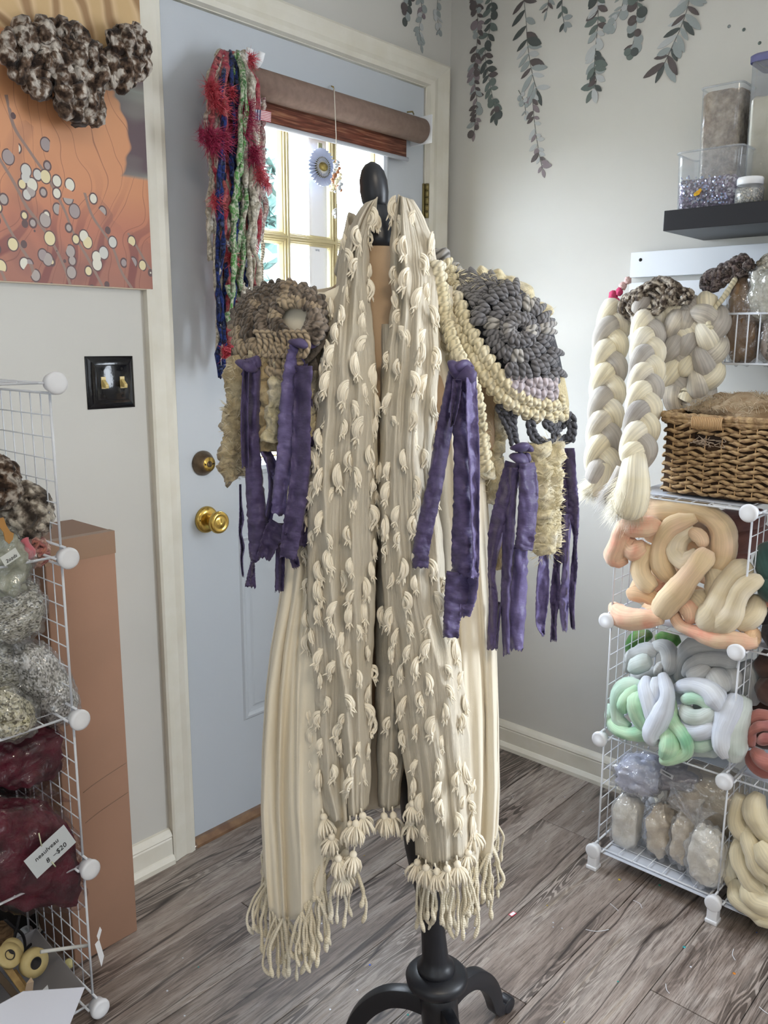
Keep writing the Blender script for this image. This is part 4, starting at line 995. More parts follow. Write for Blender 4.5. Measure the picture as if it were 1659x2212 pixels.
# chunky yarn tails
def tail(pts, r, mat, seed, lab=None, hi=1.3):
    m = MB(); P = [tuple(mn(*p)) for p in pts]; lumpy(m, P, r * .95, seed, k=26, lo=.85, hi=1.0 + (hi - 1) * .4, seg=20, freq=60); m.rough(0, r * .38, 1.15 / r, seed); m.rough(0, r * .22, 3.0 / r, seed + 5)
    o = m.build('yarn_tail', mat, cape)
    if lab: o['label'] = lab
tail([(520, 770, -.045), (512, 850, -.05), (505, 930, -.05), (503, 985, -.05), (512, 1026, -.05)], .0195, M_fuzz2, 1)
tail([(506, 985, -.055), (496, 1012, -.055), (512, 1030, -.055)], .020, M_fuzz2, 2)
tail([(572, 760, -.075), (574, 830, -.08), (576, 900, -.08), (580, 972, -.08)], .021, M_fuzz2, 3)
tail([(628, 742, -.09), (612, 800, -.095), (596, 880, -.095), (590, 955, -.095)], .0165, M_fuzz, 4, 'cream chunky yarn tail over the tan one')
tail([(667, 840, -.12), (672, 900, -.12), (668, 960, -.12)], .009, M_fuzz, 14)
tail([(1052, 1000, -.06), (1048, 1030, -.06)], .013, M_fuzz, 5)
tail([(1078, 880, -.03), (1074, 940, -.03), (1068, 1010, -.03), (1062, 1090, -.03)], .015, M_fuzz, 6)
tail([(1160, 958, -.05), (1166, 1040, -.055), (1176, 1120, -.055), (1176, 1196, -.055)], .0185, M_fuzz, 7, 'thick fluffy cream yarn tail at the shoulder side', 1.5)
tail([(1200, 955, -.04), (1196, 1040, -.045), (1190, 1110, -.045), (1192, 1180, -.045)], .015, M_fuzz, 8, None, 1.5)
tail([(1086, 1080, -.02), (1080, 1140, -.02), (1074, 1230, -.02)], .008, M_fuzz2, 9)
# fuzz standing off the fluffy tails
random.seed(14); m = MB()
for (u0, v0, u1, v1, n, rr) in ((1160, 980, 1180, 1196, 700, 30), (1195, 960, 1192, 1180, 300, 22), (520, 780, 506, 900, 160, 20), (620, 760, 592, 950, 160, 18), (505, 880, 505, 1026, 200, 20), (1070, 900, 1065, 1060, 120, 20), (580, 900, 585, 970, 90, 20), (1040, 600, 1180, 690, 120, 16), (960, 590, 1000, 600, 60, 14)):
    for i in range(n):
        f = random.random(); a = random.uniform(0, 2 * PI); q = random.uniform(.4, 1) * rr
        p = mn(u0 + (u1 - u0) * f + q * math.cos(a), v0 + (v1 - v0) * f + q * math.sin(a), -.055 - .02 * random.random())
        d = (RX * math.cos(a) + Vector((0, 0, -math.sin(a) * .8)) - FW * random.uniform(-.5, .9)).normalized() * random.uniform(.007, .016)
        g = d.orthogonal().normalized() * .0004
        m.add([p - g, p + g, p + d * .6 + g * .5 + Vector((0, 0, .0012)), p + d], [(0, 1, 2), (0, 2, 3)])
o = m.build('yarn_fuzz', M_fuzz, cape, smooth=False); o['kind'] = 'stuff'

# torn purple ribbons
M_rib = fibre('purple_silk', ['4a4060', '5c5176', '51476b'], blend=10, streak=(2.5, 60), bump=.35, dist=.003, dark=.82, rough=.42, sh=.1)
M_rib_sheen = fibre('purple_silk_sheen', ['5f5580', '726892', '665c86'], blend=10, streak=(2.5, 60), bump=.35, dist=.003, dark=.85, rough=.38, sh=.1)  # lighter copy of the silk, its sheen put into the colour
def ribbon(path, dy, seed, amp=.008, parent=None, curl=.35):
    """path: (u, v, width px)"""
    P = spl(path, 12); n = len(P); m = MB(); random.seed(seed); nu = 10; vs = []
    mt_ = M_rib_sheen if seed % 3 == 1 else M_rib; ph = random.uniform(0, 6); d = dy if hasattr(dy, '__len__') else (dy, dy)
    for i, (u, v, wpx) in enumerate(P):
        f = i / (n - 1); u0, v0, _ = P[max(i-1, 0)]; u2, v2, _ = P[min(i+1, n-1)]
        t = Vector((u2 - u0, v2 - v0)).normalized(); nn = Vector((t.y, -t.x))
        if nn.x < 0: nn = -nn
        tw = .5 * math.sin(ph + f * 4.1 + nz(f * 2, seed))
        for j in range(nu + 1):
            s = j / nu - .5
            wj = wpx * (1 + .10 * nz(i * .6, j * .2, seed) + (.16 * nz(i * .9, seed + 4 + j) if j in (0, nu) else 0))
            dd = d[0] + (d[1] - d[0]) * f - amp * math.cos(s * PI * 2 * curl * 2 + ph) + .009 * nz(i * .30, j * .22, seed) + .003 * nz(i * .9, j * .35, seed + 3) + tw * s * wpx * .0006
            q = nn * (s * wj)
            vs.append(mn(u + q.x, v + q.y + (random.uniform(-4, 4) if i == n - 1 else 0), dd))
    k = nu + 1
    L = 0
    fs = [(i*k+j, i*k+j+1, (i+1)*k+j+1, (i+1)*k+j) for i in range(n-1) for j in range(nu)]
    uv = [[(j/nu, i*.012), ((j+1)/nu, i*.012), ((j+1)/nu, (i+1)*.012), (j/nu, (i+1)*.012)] for i in range(n-1) for j in range(nu)]
    m.add(vs, fs, uv); return m.build('ribbon', mt_, cape, solid=.0009)
RB = [
 ([(540, 775, 42), (545, 850, 36), (545, 950, 32), (550, 1050, 38), (556, 1130, 42), (552, 1195, 28), (546, 1214, 10)], -.10),
 ([(546, 1214, 8), (543, 1240, 16), (541, 1268, 24)], -.10),
 ([(650, 745, 46), (638, 800, 50), (630, 900, 56), (620, 980, 44), (606, 1050, 32), (602, 1112, 32)], -.135),
 ([(604, 1132, 48), (588, 1160, 42), (570, 1205, 30)], -.13),
 ([(655, 790, 40), (652, 900, 38), (650, 1000, 42), (642, 1080, 42), (630, 1150, 42), (622, 1206, 36)], -.150),
 ([(580, 985, 14), (588, 1060, 16), (572, 1150, 18), (548, 1200, 12)], -.09),
 ([(606, 1130, 20), (605, 1220, 20), (603, 1277, 18)], -.085),
 ([(612, 1178, 10), (632, 1200, 18), (640, 1226, 16)], -.12),
 ([(519, 1046, 4), (520, 1090, 5), (522, 1120, 10), (519, 1150, 6), (524, 1180, 8), (522, 1210, 5), (525, 1244, 4)], -.06),
 ([(662, 860, 26), (664, 1000, 30), (658, 1100, 34), (652, 1180, 22)], -.128),
 ([(532, 780, 12), (528, 900, 16), (530, 1010, 14)], -.115),
 ([(566, 960, 20), (590, 1010, 22), (597, 1040, 14)], -.085),
 ([(985, 805, 34), (972, 870, 34), (956, 950, 34), (941, 1040, 34), (925, 1110, 36), (911, 1180, 36), (908, 1226, 34)], -.190),
 ([(1000, 808, 40), (999, 900, 42), (1003, 1000, 46), (1003, 1100, 48), (1000, 1180, 50), (1000, 1242, 46)], -.200),
 ([(1018, 815, 22), (1020, 900, 26), (1024, 1000, 24), (1026, 1100, 18), (1028, 1200, 14), (1024, 1250, 16)], -.215),
 ([(988, 820, 20), (983, 870, 18), (976, 920, 8)], -.215),
 ([(992, 1236, 56), (986, 1290, 52), (976, 1340, 36), (974, 1378, 34)], -.195),
 ([(1018, 1236, 34), (1012, 1290, 34), (1004, 1332, 22)], -.19),
 ([(1112, 1000, 42), (1090, 1080, 40), (1072, 1150, 34), (1062, 1235, 16), (1066, 1300, 20), (1062, 1402, 20)], -.115),
 ([(1138, 1000, 34), (1142, 1060, 42), (1136, 1150, 40), (1130, 1188, 40)], -.135),
 ([(1122, 1180, 36), (1118, 1300, 38), (1114, 1404, 30)], -.12),
 ([(1108, 1010, 22), (1100, 1120, 26), (1096, 1220, 24), (1092, 1300, 20), (1094, 1415, 14)], -.125),
 ([(1080, 1300, 10), (1072, 1350, 14), (1070, 1400, 10)], -.11),
 ([(1175, 1196, 20), (1172, 1280, 28), (1168, 1345, 20), (1174, 1372, 6)], -.045),
 ([(1228, 968, 26), (1230, 1050, 34), (1238, 1100, 26), (1243, 1150, 12), (1242, 1180, 8), (1240, 1230, 14), (1235, 1300, 12), (1238, 1358, 8)], -.03),
 ([(1216, 1050, 18), (1216, 1120, 22), (1208, 1200, 24), (1202, 1225, 14), (1200, 1290, 24), (1197, 1330, 12), (1196, 1384, 14)], -.015),
 ([(1228, 1110, 20), (1224, 1180, 12), (1221, 1260, 18), (1218, 1310, 20), (1220, 1364, 10)], -.02),
]
for i, (p, d) in enumerate(RB): ribbon(p, d, i + 2)
# knots the ribbons are tied with
def knot(pts, dy, seed, r=.012):
    m = MB(); P = spl([(u, v, w) for u, v, w in pts], 6)
    m.tube([mn(u, v, dy - .006 * math.sin(i * .5)) for i, (u, v, w_) in enumerate(P)], [w_ * .00072 / 2 for _, _, w_ in P], 10, flat=.55); m.build('ribbon_knot', M_rib, cape)
knot([(975, 782, 16), (985, 796, 30), (1002, 806, 36), (1024, 814, 22)], -.208, 1); knot([(980, 800, 20), (1000, 790, 26), (1018, 800, 18)], -.206, 2)
knot([(1110, 968, 18), (1126, 966, 34), (1146, 968, 20)], -.125, 3); knot([(1112, 985, 26), (1128, 992, 34), (1142, 988, 20)], -.122, 6)
knot([(518, 782, 22), (538, 790, 36), (558, 780, 24)], -.108, 4); knot([(632, 738, 20), (652, 742, 34), (676, 746, 22)], -.142, 5)

# ================================================================== WIRE CUBE SHELVES
M_wire = plain('white_wire', 'dfe3ea', .35)
M_conn = plain('white_connector', 'e9ebf0', .38)
M_liner = plain('shelf_liner', 'c9ced8', .55)
PT = .3063
def wire_panel(name, o, U, V, par, n=7):
    """one grid panel: thick frame wire and thinner grid wires"""
    m = MB(); o, U, V = Vector(o), Vector(U), Vector(V); e = .018
    u, v = U.normalized(), V.normalized(); lu, lv = U.length, V.length
    P = lambda a, b: o + u * a + v * b
    c = [P(e, e), P(lu - e, e), P(lu - e, lv - e), P(e, lv - e)]
    nrm = u.cross(v).normalized()
    for i in range(4):
        a, b = c[i], c[(i+1) % 4]; d = (b - a).normalized() * .016; m.tube([a - d, b + d], .0024, 8)
    for k in range(1, n):
        a = e + (lu - 2*e) * k / n; m.tube([P(a, e - .002) + nrm * .002, P(a, lv - e + .002) + nrm * .002], .00125, 5)
        b = e + (lv - 2*e) * k / n; m.tube([P(e - .002, b) - nrm * .0005, P(lu - e + .002, b) - nrm * .0005], .00125, 5)
    return m.build(name, M_wire, par)
def connector(p, n, par, foot=False):
    m = MB(); n = Vector(n).normalized()
    m.disc(Vector(p) - n * .010, n, [(0, .004), (0, .0155), (.008, .0165), (.016, .0195), (.020, .0195), (.0232, .018), (.0242, .014), (.0245, 0)], 28)
    if foot:
        m.box((p[0] - .012, p[1] - .012, .0), (p[0] + .012, p[1] + .012, p[2] - .004)); m.box((p[0] - .015, p[1] - .014, .0), (p[0] + .015, p[1] + .014, .010))
    return m.build('foot_connector' if foot else 'connector', M_conn, par, bevel=.002 if foot else 0)
# left unit: back against the door wall
lxr, lyf, lz0_ = -1.511, -.336, .0205
lyb = lyf + PT
ls = thing('wire_shelf', 'white wire cube shelf beside the cardboard box, packed with yarn and bagged fibre', 'shelf', (lxr - PT/2, (lyf+lyb)/2, 0))
for k in range(4): wire_panel('grid_panel', (lxr, lyf, lz0_ + PT*k), (0, PT, 0), (0, 0, PT), ls)
for k in range(5): wire_panel('grid_panel', (lxr - PT, lyf, lz0_ + PT*k), (PT, 0, 0), (0, PT, 0), ls)
for k in range(4): wire_panel('grid_panel', (lxr - PT, lyf, lz0_ + PT*k), (0, PT, 0), (0, 0, PT), ls)
for k in range(5):
    connector((lxr, lyf, lz0_ + PT*k), (0.0, -1, 0), ls)
    connector((lxr, lyb, lz0_ + PT*k), (0, 1, 0), ls); connector((lxr - PT, lyf, lz0_ + PT*k), (0, -1, 0), ls)
# right unit
rxf, ryl, rz0 = -.406, -.828, .0505
rs = thing('wire_shelf', 'white wire cube shelf against the right wall, packed with roving and topped by a basket', 'shelf', (rxf + PT/2, ryl - PT, 0))
rxb = rxf + PT
for c in range(3):
    for k in range(3): wire_panel('grid_panel', (rxf, ryl - PT*c, rz0 + PT*k), (PT, 0, 0), (0, 0, PT), rs)
for c in range(2):
    for k in range(4):
        wire_panel('grid_panel', (rxf, ryl - PT*c, rz0 + PT*k), (0, -PT, 0), (PT, 0, 0), rs)
        z = rz0 + PT*k + (.0035 if k else -.005)
        MB().box((rxf + (.006 if k == 0 else .045), ryl - PT*c - PT + .02, z), (rxb - .01, ryl - PT*c - .02, z + .0012)).build('liner_sheet', M_liner, rs, smooth=False)
for c in range(3):
    for k in range(4):
        connector((rxf, ryl - PT*c, rz0 + PT*k), (-1, .0, 0), rs, foot=(k == 0))
        connector((rxb, ryl - PT*c, rz0 + PT*k), (1, 0, 0), rs, foot=(k == 0))

# cardboard box leaning against the wall between shelf and door
M_card = plain('cardboard', '9b7660', .85, var='92705b', vscale=5, bump=.15, bscale=120)
M_card_in = plain('cardboard_edge', '7c6250', .9)
M_tape = plain('packing_tape', '8b6c54', .3)
x0, x1, yb, hh = -1.474, -1.322, -.176, .931
bx = thing('cardboard_box', 'tall narrow brown cardboard box standing between the wire shelf and the door casing', 'box', ((x0+x1)/2, yb/2, 0))
MB().box((x0, yb, 0), (x1, -.004, hh)).build('carton', M_card, bx, bevel=.003)
MB().box((x0 + .001, yb + .001, hh), (x1 - .001, -.006, hh + .0015)).build('top_flap', plain('flap_card', '8f7566', .85), bx, smooth=False)
MB().box((x0 - .0004, yb - .0006, hh - .045), (x1 + .0006, yb + .02, hh + .0022)).build('tape_strip', M_tape, bx, smooth=False)
for z in (.33, .40):
    m = MB(); m.tube(spl([(x0 + .045, yb - .0002, z - .012), (x0 + .08, yb - .0002, z), (x1 - .004, yb - .0002, z + .016)], 6), .0009, 5); m.build('crease', M_card_in, bx)
bk = thing('dark_panel', 'thin dark panel standing behind the wire shelf', 'board', (-1.60, -.02, 0))
MB().box((-1.83, -.024, .0), (x0 - .005, -.012, .86)).build('panel', plain('dark_panel_surface', '17110f', .8), bk, smooth=False)  # dark sheet filling the gap behind the shelf

# ------------------------------------------------------------------ left shelf contents
random.seed(31)
def bag(name, label, c, A, B, Cc, fill, skin, seed, amp=.16, e=.85, group=None, frill=None, fn=2.2, wrapn=None, cat='bag'):
    c = Vector(c); t = thing(name, label, cat, tuple(c - Vector((0, 0, abs(Vector(Cc).z) * .98))), group)
    mc = MB().blob(c, A, B, Cc, amp, fn, seed, 56, 40, e); mc.rough(0, .006, 30, seed); mc.rough(0, .003, 80, seed); mc.build('contents', fill, t)
    m = MB(); k = 1.07; m.blob(c, Vector(A)*k, Vector(B)*k, Vector(Cc)*1.05, amp * 1.25, fn, seed, 64, 44, e)
    # crumple the film
    for i, p in enumerate(m.v):
        q = Vector(p); d = (q - c).normalized(); m.v[i] = tuple(q + d * (.005 * nz(q.x*90, q.y*90, q.z*60) + .014 * abs(nz(q.x*35, q.y*35+seed, q.z*22))))
    m.build('plastic_film', skin, t)
    if frill:
        f = Vector(frill[0]); h = Vector(frill[1]); w_ = frill[2]; m = MB(); g = Vector((0, 0, 1)).cross(h.normalized() if abs(h.normalized().z) < .95 else Vector((1, 0, 0))).normalized(); n2 = g.cross(h.normalized())
        def P(s, q): 
            a = 2 * PI * s; r = w_ * (.22 + .9 * q ** 1.3) * (1 + .45 * math.sin(a * 5 + seed) * q + .2 * math.sin(a * 11) * q)
            return f + h * q + g * math.cos(a) * r + n2 * math.sin(a) * r * .55
        m.grid(P, 48, 10); m.build('gathered_top', skin, t)
    return t
M_film = clear('bag_film', 'fcfcfd', .13, .05, .06, bump=1.0, bscale=30)
M_film2 = clear('bag_film_soft', 'fcfcfd', .14, .12, .08, bump=1.0, bscale=26)
M_chip = chips('paper_flakes', ['8f8c7c', 'c9c7bb', '6d6a5c', 'dcdad2', '43413a', 'a9a798', 'b9b6a2'], 250, .5, .9, stretch=(1, 1.2, 1.9))
M_chip2 = chips('pale_flakes', ['b9b6ac', 'dcdad6', '8d8a84', 'efeeec', '6a6863', 'c7c5bf'], 240, .4, .9, stretch=(1.5, 1, 1))
M_chip3 = chips('tan_flakes', ['a7a184', 'd6d0b4', '7c7559', 'e6e2cc', '5d583f', 'bdb795'], 240, .5, .9, stretch=(1, 1.6, 1))
M_burg = fibre('burgundy_fibre', ['4c1523', '6a2034', '3a0e1a'], blend=22, streak=(8, 8), bump=.8, dark=.6)
for mt_ in (M_burg,):
    pass
M_burg = plain('burgundy_wool', '66102b', .9, var='3a0819', vscale=22, bump=.7, bscale=60, bdist=.006)
M_filmd = clear('dark_film', 'f8f5f6', .05, .004, .08, bump=1.0, bscale=26)
W = lambda u, v, y=-.27: wa(u, v, y)
PX = .00083
# level four: fluffy skeins
M_fluff = fibre('grey_brown_fluff', ['3a322c', '7d7266', 'd3cabb'], blend=46, streak=(6, 50), bump=.9, dark=.62, pos=[.38, .5, .62])
def nestball(name, label, c, rx, ry, rz, mat, r, n, seed, cat='yarn', y=None, lo=.6, hi=1.4, freq=60, part='yarn_loop', group=None, seg=8):
    """a coiled skein: arcs of yarn wound about the body of a ball"""
    t = thing(name, label, cat, (c[0], c[1], c[2] - rz), group); random.seed(seed); c = Vector(c)
    MB().blob(c, (rx*.8, 0, 0), (0, ry*.8, 0), (0, 0, rz*.8), .1, 2, seed, 20, 12).build('core', mat, t)
    for i in range(n):
        q = []; a0 = random.uniform(0, 2*PI); tilt = Euler((random.uniform(-1.2, 1.2), random.uniform(-.8, .8), random.uniform(0, 6))).to_matrix(); k = random.uniform(.25, 1.0); off = random.uniform(-.6, .6)
        for j in range(9):
            a = a0 + j * random.uniform(.55, .7); p = tilt @ Vector((math.cos(a) * math.sqrt(1 - off*off), math.sin(a) * math.sqrt(1 - off*off), off))
            s = .84 + .16 * k; q.append((c.x + p.x * rx * s, c.y + p.y * ry * s, c.z + p.z * rz * s))
        m = MB(); lumpy(m, q, r * random.uniform(.85, 1.15), seed + i, k=5, lo=lo, hi=hi, freq=freq, seg=seg); m.rough(0, r * .4, .9 / r, i); m.build(part, mat, t)
    return t
nestball('yarn_ball', 'fluffy grey brown yarn ball on the upper tier of the wire shelf by the box', W(52, 1105, -.235), .043, .05, .050, M_fluff, .0095, 30, 41)
nestball('yarn_ball', 'dark brown speckled yarn ball at the photo edge above the sari fibre bag', W(-12, 1045, -.26), .034, .05, .045, M_bou, .0095, 20, 42)
M_rose = fibre('rose_peach_yarn', ['c99a8c', 'd8b3a2', 'b06f6c', 'c4846f'], blend=40, streak=(6, 50), bump=.7, dark=.7)
rb = nestball('yarn_coil', 'small dusty rose yarn coil beside the labelled fibre bag on the wire shelf', W(68, 1190, -.25), .027, .04, .030, M_rose, .0042, 22, 43, lo=.8, hi=1.15)
m = MB(); lumpy(m, [W(52, 1165, -.298), W(60, 1178, -.306), (W(64, 1198, -.306)), W(60, 1212, -.298)], .007, 4); m.build('pink_tuft', plain('pink_wool', 'c46a74', .9, sh=.3), rb)
M_sari = fibre('sage_sari_fibre', ['a3a58f', 'c3c5b3', '7c8670', 'b4aa90'], blend=34, streak=(8, 40), bump=.9, dark=.65)
sb = bag('fibre_bag', 'bag of sage green fibre with a handwritten tag on the wire shelf', W(8, 1215, -.27), (.04, 0, 0), (0, .05, 0), (0, 0, .056), plain('sage_wool', '9ba08a', .95, var='c2c4b2', vscale=40, bump=.9, bscale=70, bdist=.006), M_film, 7, .2)
a = W(22, 1203, -.335); X = (W(44, 1192, -.335) - W(14, 1212, -.335)).normalized(); Z = Vector((0, -1, 0)); Yd = Z.cross(X).normalized()
def card(name, c, X, Yd, w_, h, mat, par, th=.0006):
    m = MB(); c, X, Yd = Vector(c), Vector(X).normalized(), Vector(Yd).normalized(); n = X.cross(Yd) * th
    m.prism([c - X*w_/2 - Yd*h/2, c + X*w_/2 - Yd*h/2, c + X*w_/2 + Yd*h/2, c - X*w_/2 + Yd*h/2], n); return m.build(name, mat, par, smooth=False)
M_tag = plain('paper_tag', 'd6dad6', .7)
cdt = card('paper_tag', a, X, Yd, .030, .018, M_tag, sb)
text('2ozds', 'handwriting', M_inkd, cdt, Vector(a) + Vector((0, -.0012, 0)) - Yd * .003, X, Yd, .0088, shear=.2)
m = MB(); n = [(0, 1120), (8, 1118), (14, 1135), (22, 1148), (30, 1152), (28, 1165), (20, 1175), (12, 1168), (8, 1150), (0, 1140)]
m.prism([W(u, v, -.33) for u, v in n], (0, .003, 0)); m.build('kraft_tag', plain('kraft', 'b5864c', .8), sb, smooth=False)
# level three: bags of flakes
bag('flake_bag', 'upper bag of dark and pale shredded flakes right under the sage fibre bag', W(20, 1318, -.25), (.052, 0, -.008), (0, .055, 0), (.012, 0, .054), M_chip, M_film, 3, .14)
bag('flake_bag', 'shiny bag of silver white shredded flakes slumped against the wire side', W(92, 1475, -.24), (.046, 0, -.014), (0, .055, 0), (-.026, 0, .088), M_chip2, M_film, 9, .14)
bag('flake_bag', 'bag of tan shredded flakes at the photo edge below the silver white one', W(14, 1540, -.285), (.044, 0, -.010), (0, .04, 0), (-.006, 0, .048), M_chip3, M_film, 15, .14)
bag('flake_bag', 'grey green bag of flakes half hidden behind the silver white one', W(22, 1440, -.20), (.05, 0, -.010), (0, .05, 0), (-.006, 0, .07), M_chip, M_film, 18, .14)
# level two: burgundy
bag('wool_bag', 'bag of burgundy wool directly under the flake bags', W(50, 1630, -.22), (.062, 0, 0), (0, .06, 0), (0, 0, .052), M_burg, M_filmd, 20, .12, .6)
wbg = bag('wool_bag', 'large clear bag of burgundy wool with a white price card', W(55, 1845, -.275), (.088, 0, -.03), (0, .05, 0), (-.02, 0, .112), M_burg, M_filmd, 26, .13, .62, frill=(W(70, 1740, -.25), Vector((.03, 0, .03)), .05))
a = W(109, 1839, -.349); X = (W(165, 1823, -.349) - W(92, 1893, -.349)).normalized(); Yd = Vector((0, -1, 0)).cross(X).normalized()
X = (W(166, 1822, -.345) - W(91, 1893, -.345)).normalized(); X = (W(128, 1778, -.345) - W(52, 1847, -.345)).normalized(); Yd = Vector((0, -1, 0)).cross(X).normalized()
cdt = card('price_card', a, X, Yd, .086, .050, plain('price_paper', 'd0d6da', .75), wbg)
text('neaulveau', 'handwriting', M_inkd, cdt, Vector(a) + Vector((0, -.0012, 0)) + Yd * .009 - X * .004, X, Yd, .0125, shear=.15)
text('8  \u2013$20', 'handwriting', M_inkd, cdt, Vector(a) + Vector((0, -.0012, 0)) - Yd * .011 + X * .006, X, Yd, .014, shear=.15)
for (u, v, u2, v2) in ((90, 1828, 84, 1800), (112, 1862, 120, 1872)):
    m = MB(); m.tube([W(u, v, -.353), W(u2, v2, -.353)], .0012, 5); m.build('thread_bit', plain('pale_thread', 'd6d8b8', .9), wbg)
# level one: white box with rolls and tools
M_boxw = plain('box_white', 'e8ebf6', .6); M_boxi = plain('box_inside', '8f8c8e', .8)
yf = -.38
FR = wa(182, 2132, yf); zt = FR.z; F2 = wa(50, 2141, yf); F3 = wa(-40, 2190, yf); F4 = wa(-150, 2205, yf)
BR = fl(78, 2006, zt); bz = .028
wbx = thing('storage_box', 'open white paper box of trim rolls with a scooped front', 'box', (-1.66, -.25, .03))
def slab(p, th, mat, name, par):
    a, b, c_ = Vector(p[0]), Vector(p[1]), Vector(p[2]); n = (b - a).cross(c_ - a).normalized() * th
    m = MB(); m.prism(p, n); return m.build(name, mat, par, smooth=False)
e_ = wa(150, 2212, yf) - FR; FRb = FR + e_ * ((bz - zt) / e_.z); BRb = Vector((FRb.x + .012, BR.y, bz)); FLb = Vector((F4.x, yf, bz)); BLt = Vector((F4.x, BR.y, zt)); BLb = Vector((F4.x, BR.y, bz))
slab([FRb, FR, F2, F3, F4, FLb], .002, M_boxw, 'front_panel', wbx)
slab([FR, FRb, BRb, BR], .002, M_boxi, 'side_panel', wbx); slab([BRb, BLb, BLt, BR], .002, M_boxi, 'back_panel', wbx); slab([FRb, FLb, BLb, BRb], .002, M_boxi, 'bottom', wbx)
M_roll_t = plain('ribbon_roll', 'cbb985', .7, var='c0ab74', vscale=60); M_roll_s = plain('roll_side', 'a48a58', .8)
def roll(name, label, c, axis, R, r, w_):
    c = Vector(c); axis = Vector(axis).normalized(); t = thing(name, label, 'roll', tuple(c - Vector((0, 0, R * .9))))
    m = MB(); m.disc(c - axis * w_/2, axis, [(0, r), (0, R), (w_*.5, R*1.0), (w_, R), (w_ + .0006, R*.5), (w_, r), (0, r)], 36); m.build('paper_roll', M_roll_t, t)
    m = MB(); m.disc(c - axis * w_/2, axis, [(-.0004, r), (w_*1.03, r), (w_*1.03, r*.86), (w_*.55, r*.8), (w_*.5, 0)], 28); m.build('core_tube', plain('core_dark', '2e2b2c', .8), t)
    return t
roll('trim_roll', 'wide cream roll of trim facing out, in the white box', W(73, 2079, -.27), (.12, -1, .25), .0265, .0112, .016)
roll('trim_roll', 'tilted cream roll of trim behind the wide one', W(26, 2052, -.24), (.35, -.8, .9), .022, .010, .008)
roll('trim_roll', 'lowest cream roll of trim, under the tilted one', W(20, 2064, -.25), (.35, -.8, .9), .024, .010, .007)
M_stick = plain('tan_wood', 'a88a54', .7, var='7a6038', vscale=40)
for i, (p, q, lab) in enumerate([((8, 2080), (58, 2150), 'long brown wooden strip beside the rolls in the white box'), ((28, 2098), (66, 2150), 'short tan wooden strip nearest the wide roll in the white box'), ((-8, 2100), (40, 2160), 'dark wooden strip at the photo edge in the white box')]):
    t = thing('wood_strip', lab, 'strip', tuple(W(q[0], q[1], -.30))); a, b = W(*p, -.25), W(q[0], q[1], -.30)
    d = (b - a).normalized(); s = d.cross(Vector((0, -1, 0))).normalized(); n = d.cross(s)
    m = MB(); hw, ht = .006, .003
    m.add([x + s*i1*hw + n*i2*ht for x in (a, b) for i1, i2 in ((-1, -1), (1, -1), (1, 1), (-1, 1))], [(0, 1, 2, 3), (7, 6, 5, 4), (0, 4, 5, 1), (1, 5, 6, 2), (2, 6, 7, 3), (3, 7, 4, 0)])
    m.build('stick', M_stick if i < 2 else plain('dark_wood', '4a3a28', .7), t, bevel=.001, smooth=False)
t = thing('white_scrap', 'folded white paper scrap with pale peach corner in the white box', 'paper', tuple(W(62, 2140, -.30)))
m = MB(); m.prism([W(55, 2140, -.3), W(58, 2125, -.3), (W(68, 2112, -.29)), W(73, 2120, -.3), W(71, 2140, -.3)], (0, .002, 0)); m.build('scrap', plain('peach_paper', 'c9b299', .8), t, smooth=False)
m = MB(); m.prism([W(90, 2141, -.31), W(103, 2128, -.31), W(106, 2141, -.31)], (0, .001, 0)); m.build('scrap_tip', M_paper, t, smooth=False)
M_cable = plain('black_cable', '121014', .5)
cb = thing('power_cable', 'black cable looping down into the white box', 'cable', tuple(W(55, 2060, -.16)))
for p in ([(10, 1985, -.2), (28, 2002, -.2), (48, 2018, -.19), (54, 2040, -.19), (52, 2060, -.19)], [(42, 1978, -.2), (36, 2005, -.2), (30, 2030, -.2), (22, 2048, -.2)], [(92, 2012, -.12), (80, 2030, -.14), (62, 2044, -.17), (56, 2058, -.18)]):
    m = MB(); m.tube([W(*q) for q in spl(p, 6)], .0030, 8); m.build('cable_run', M_cable, cb)
nestball('yarn_ball', 'brown yarn ball in the dark corner of the white box', W(2, 2020, -.16), .02, .025, .022, plain('brown_twine', '6b5238', .9, bump=.5, bscale=100), .004, 14, 47)
t = thing('wooden_knob', 'small round yellow disc on the floor behind the wire side', 'knob', tuple(fl(148, 2082)))
m = MB(); m.disc(tuple(fl(148, 2080, .012)), (-.4, -1, .35), [(0, 0), (0, .010), (.006, .011), (.008, .009), (.009, 0)], 24); m.build('disc', plain('yellow_wood', 'bdb37c', .6), t)
t = thing('paper_label', 'white folded paper tag leaning on the lowest wire tier by the floor', 'tag', tuple(fl(216, 2085)))
yl = -.30
m = MB(); m.prism([wa(205, 2040, yl), wa(213, 2030, yl), wa(224, 2066, yl), wa(219, 2088, yl)], (.0015, .001, 0)); m.prism([wa(209, 2022, yl), wa(215, 2003, yl), wa(219, 2010, yl), wa(213, 2033, yl)], (.0015, .001, 0)); m.build('folded_paper', M_paper, t, smooth=False)
m = MB(); m.tube([wa(88, 2056, -.31), wa(190, 2042, -.31)], .0036, 10); t = m.build('white_rod', plain('rod_plastic', 'cfcfca', .4)); tag(t, 'white plastic rod lying across the lowest tier of the wire shelf', 'rod')

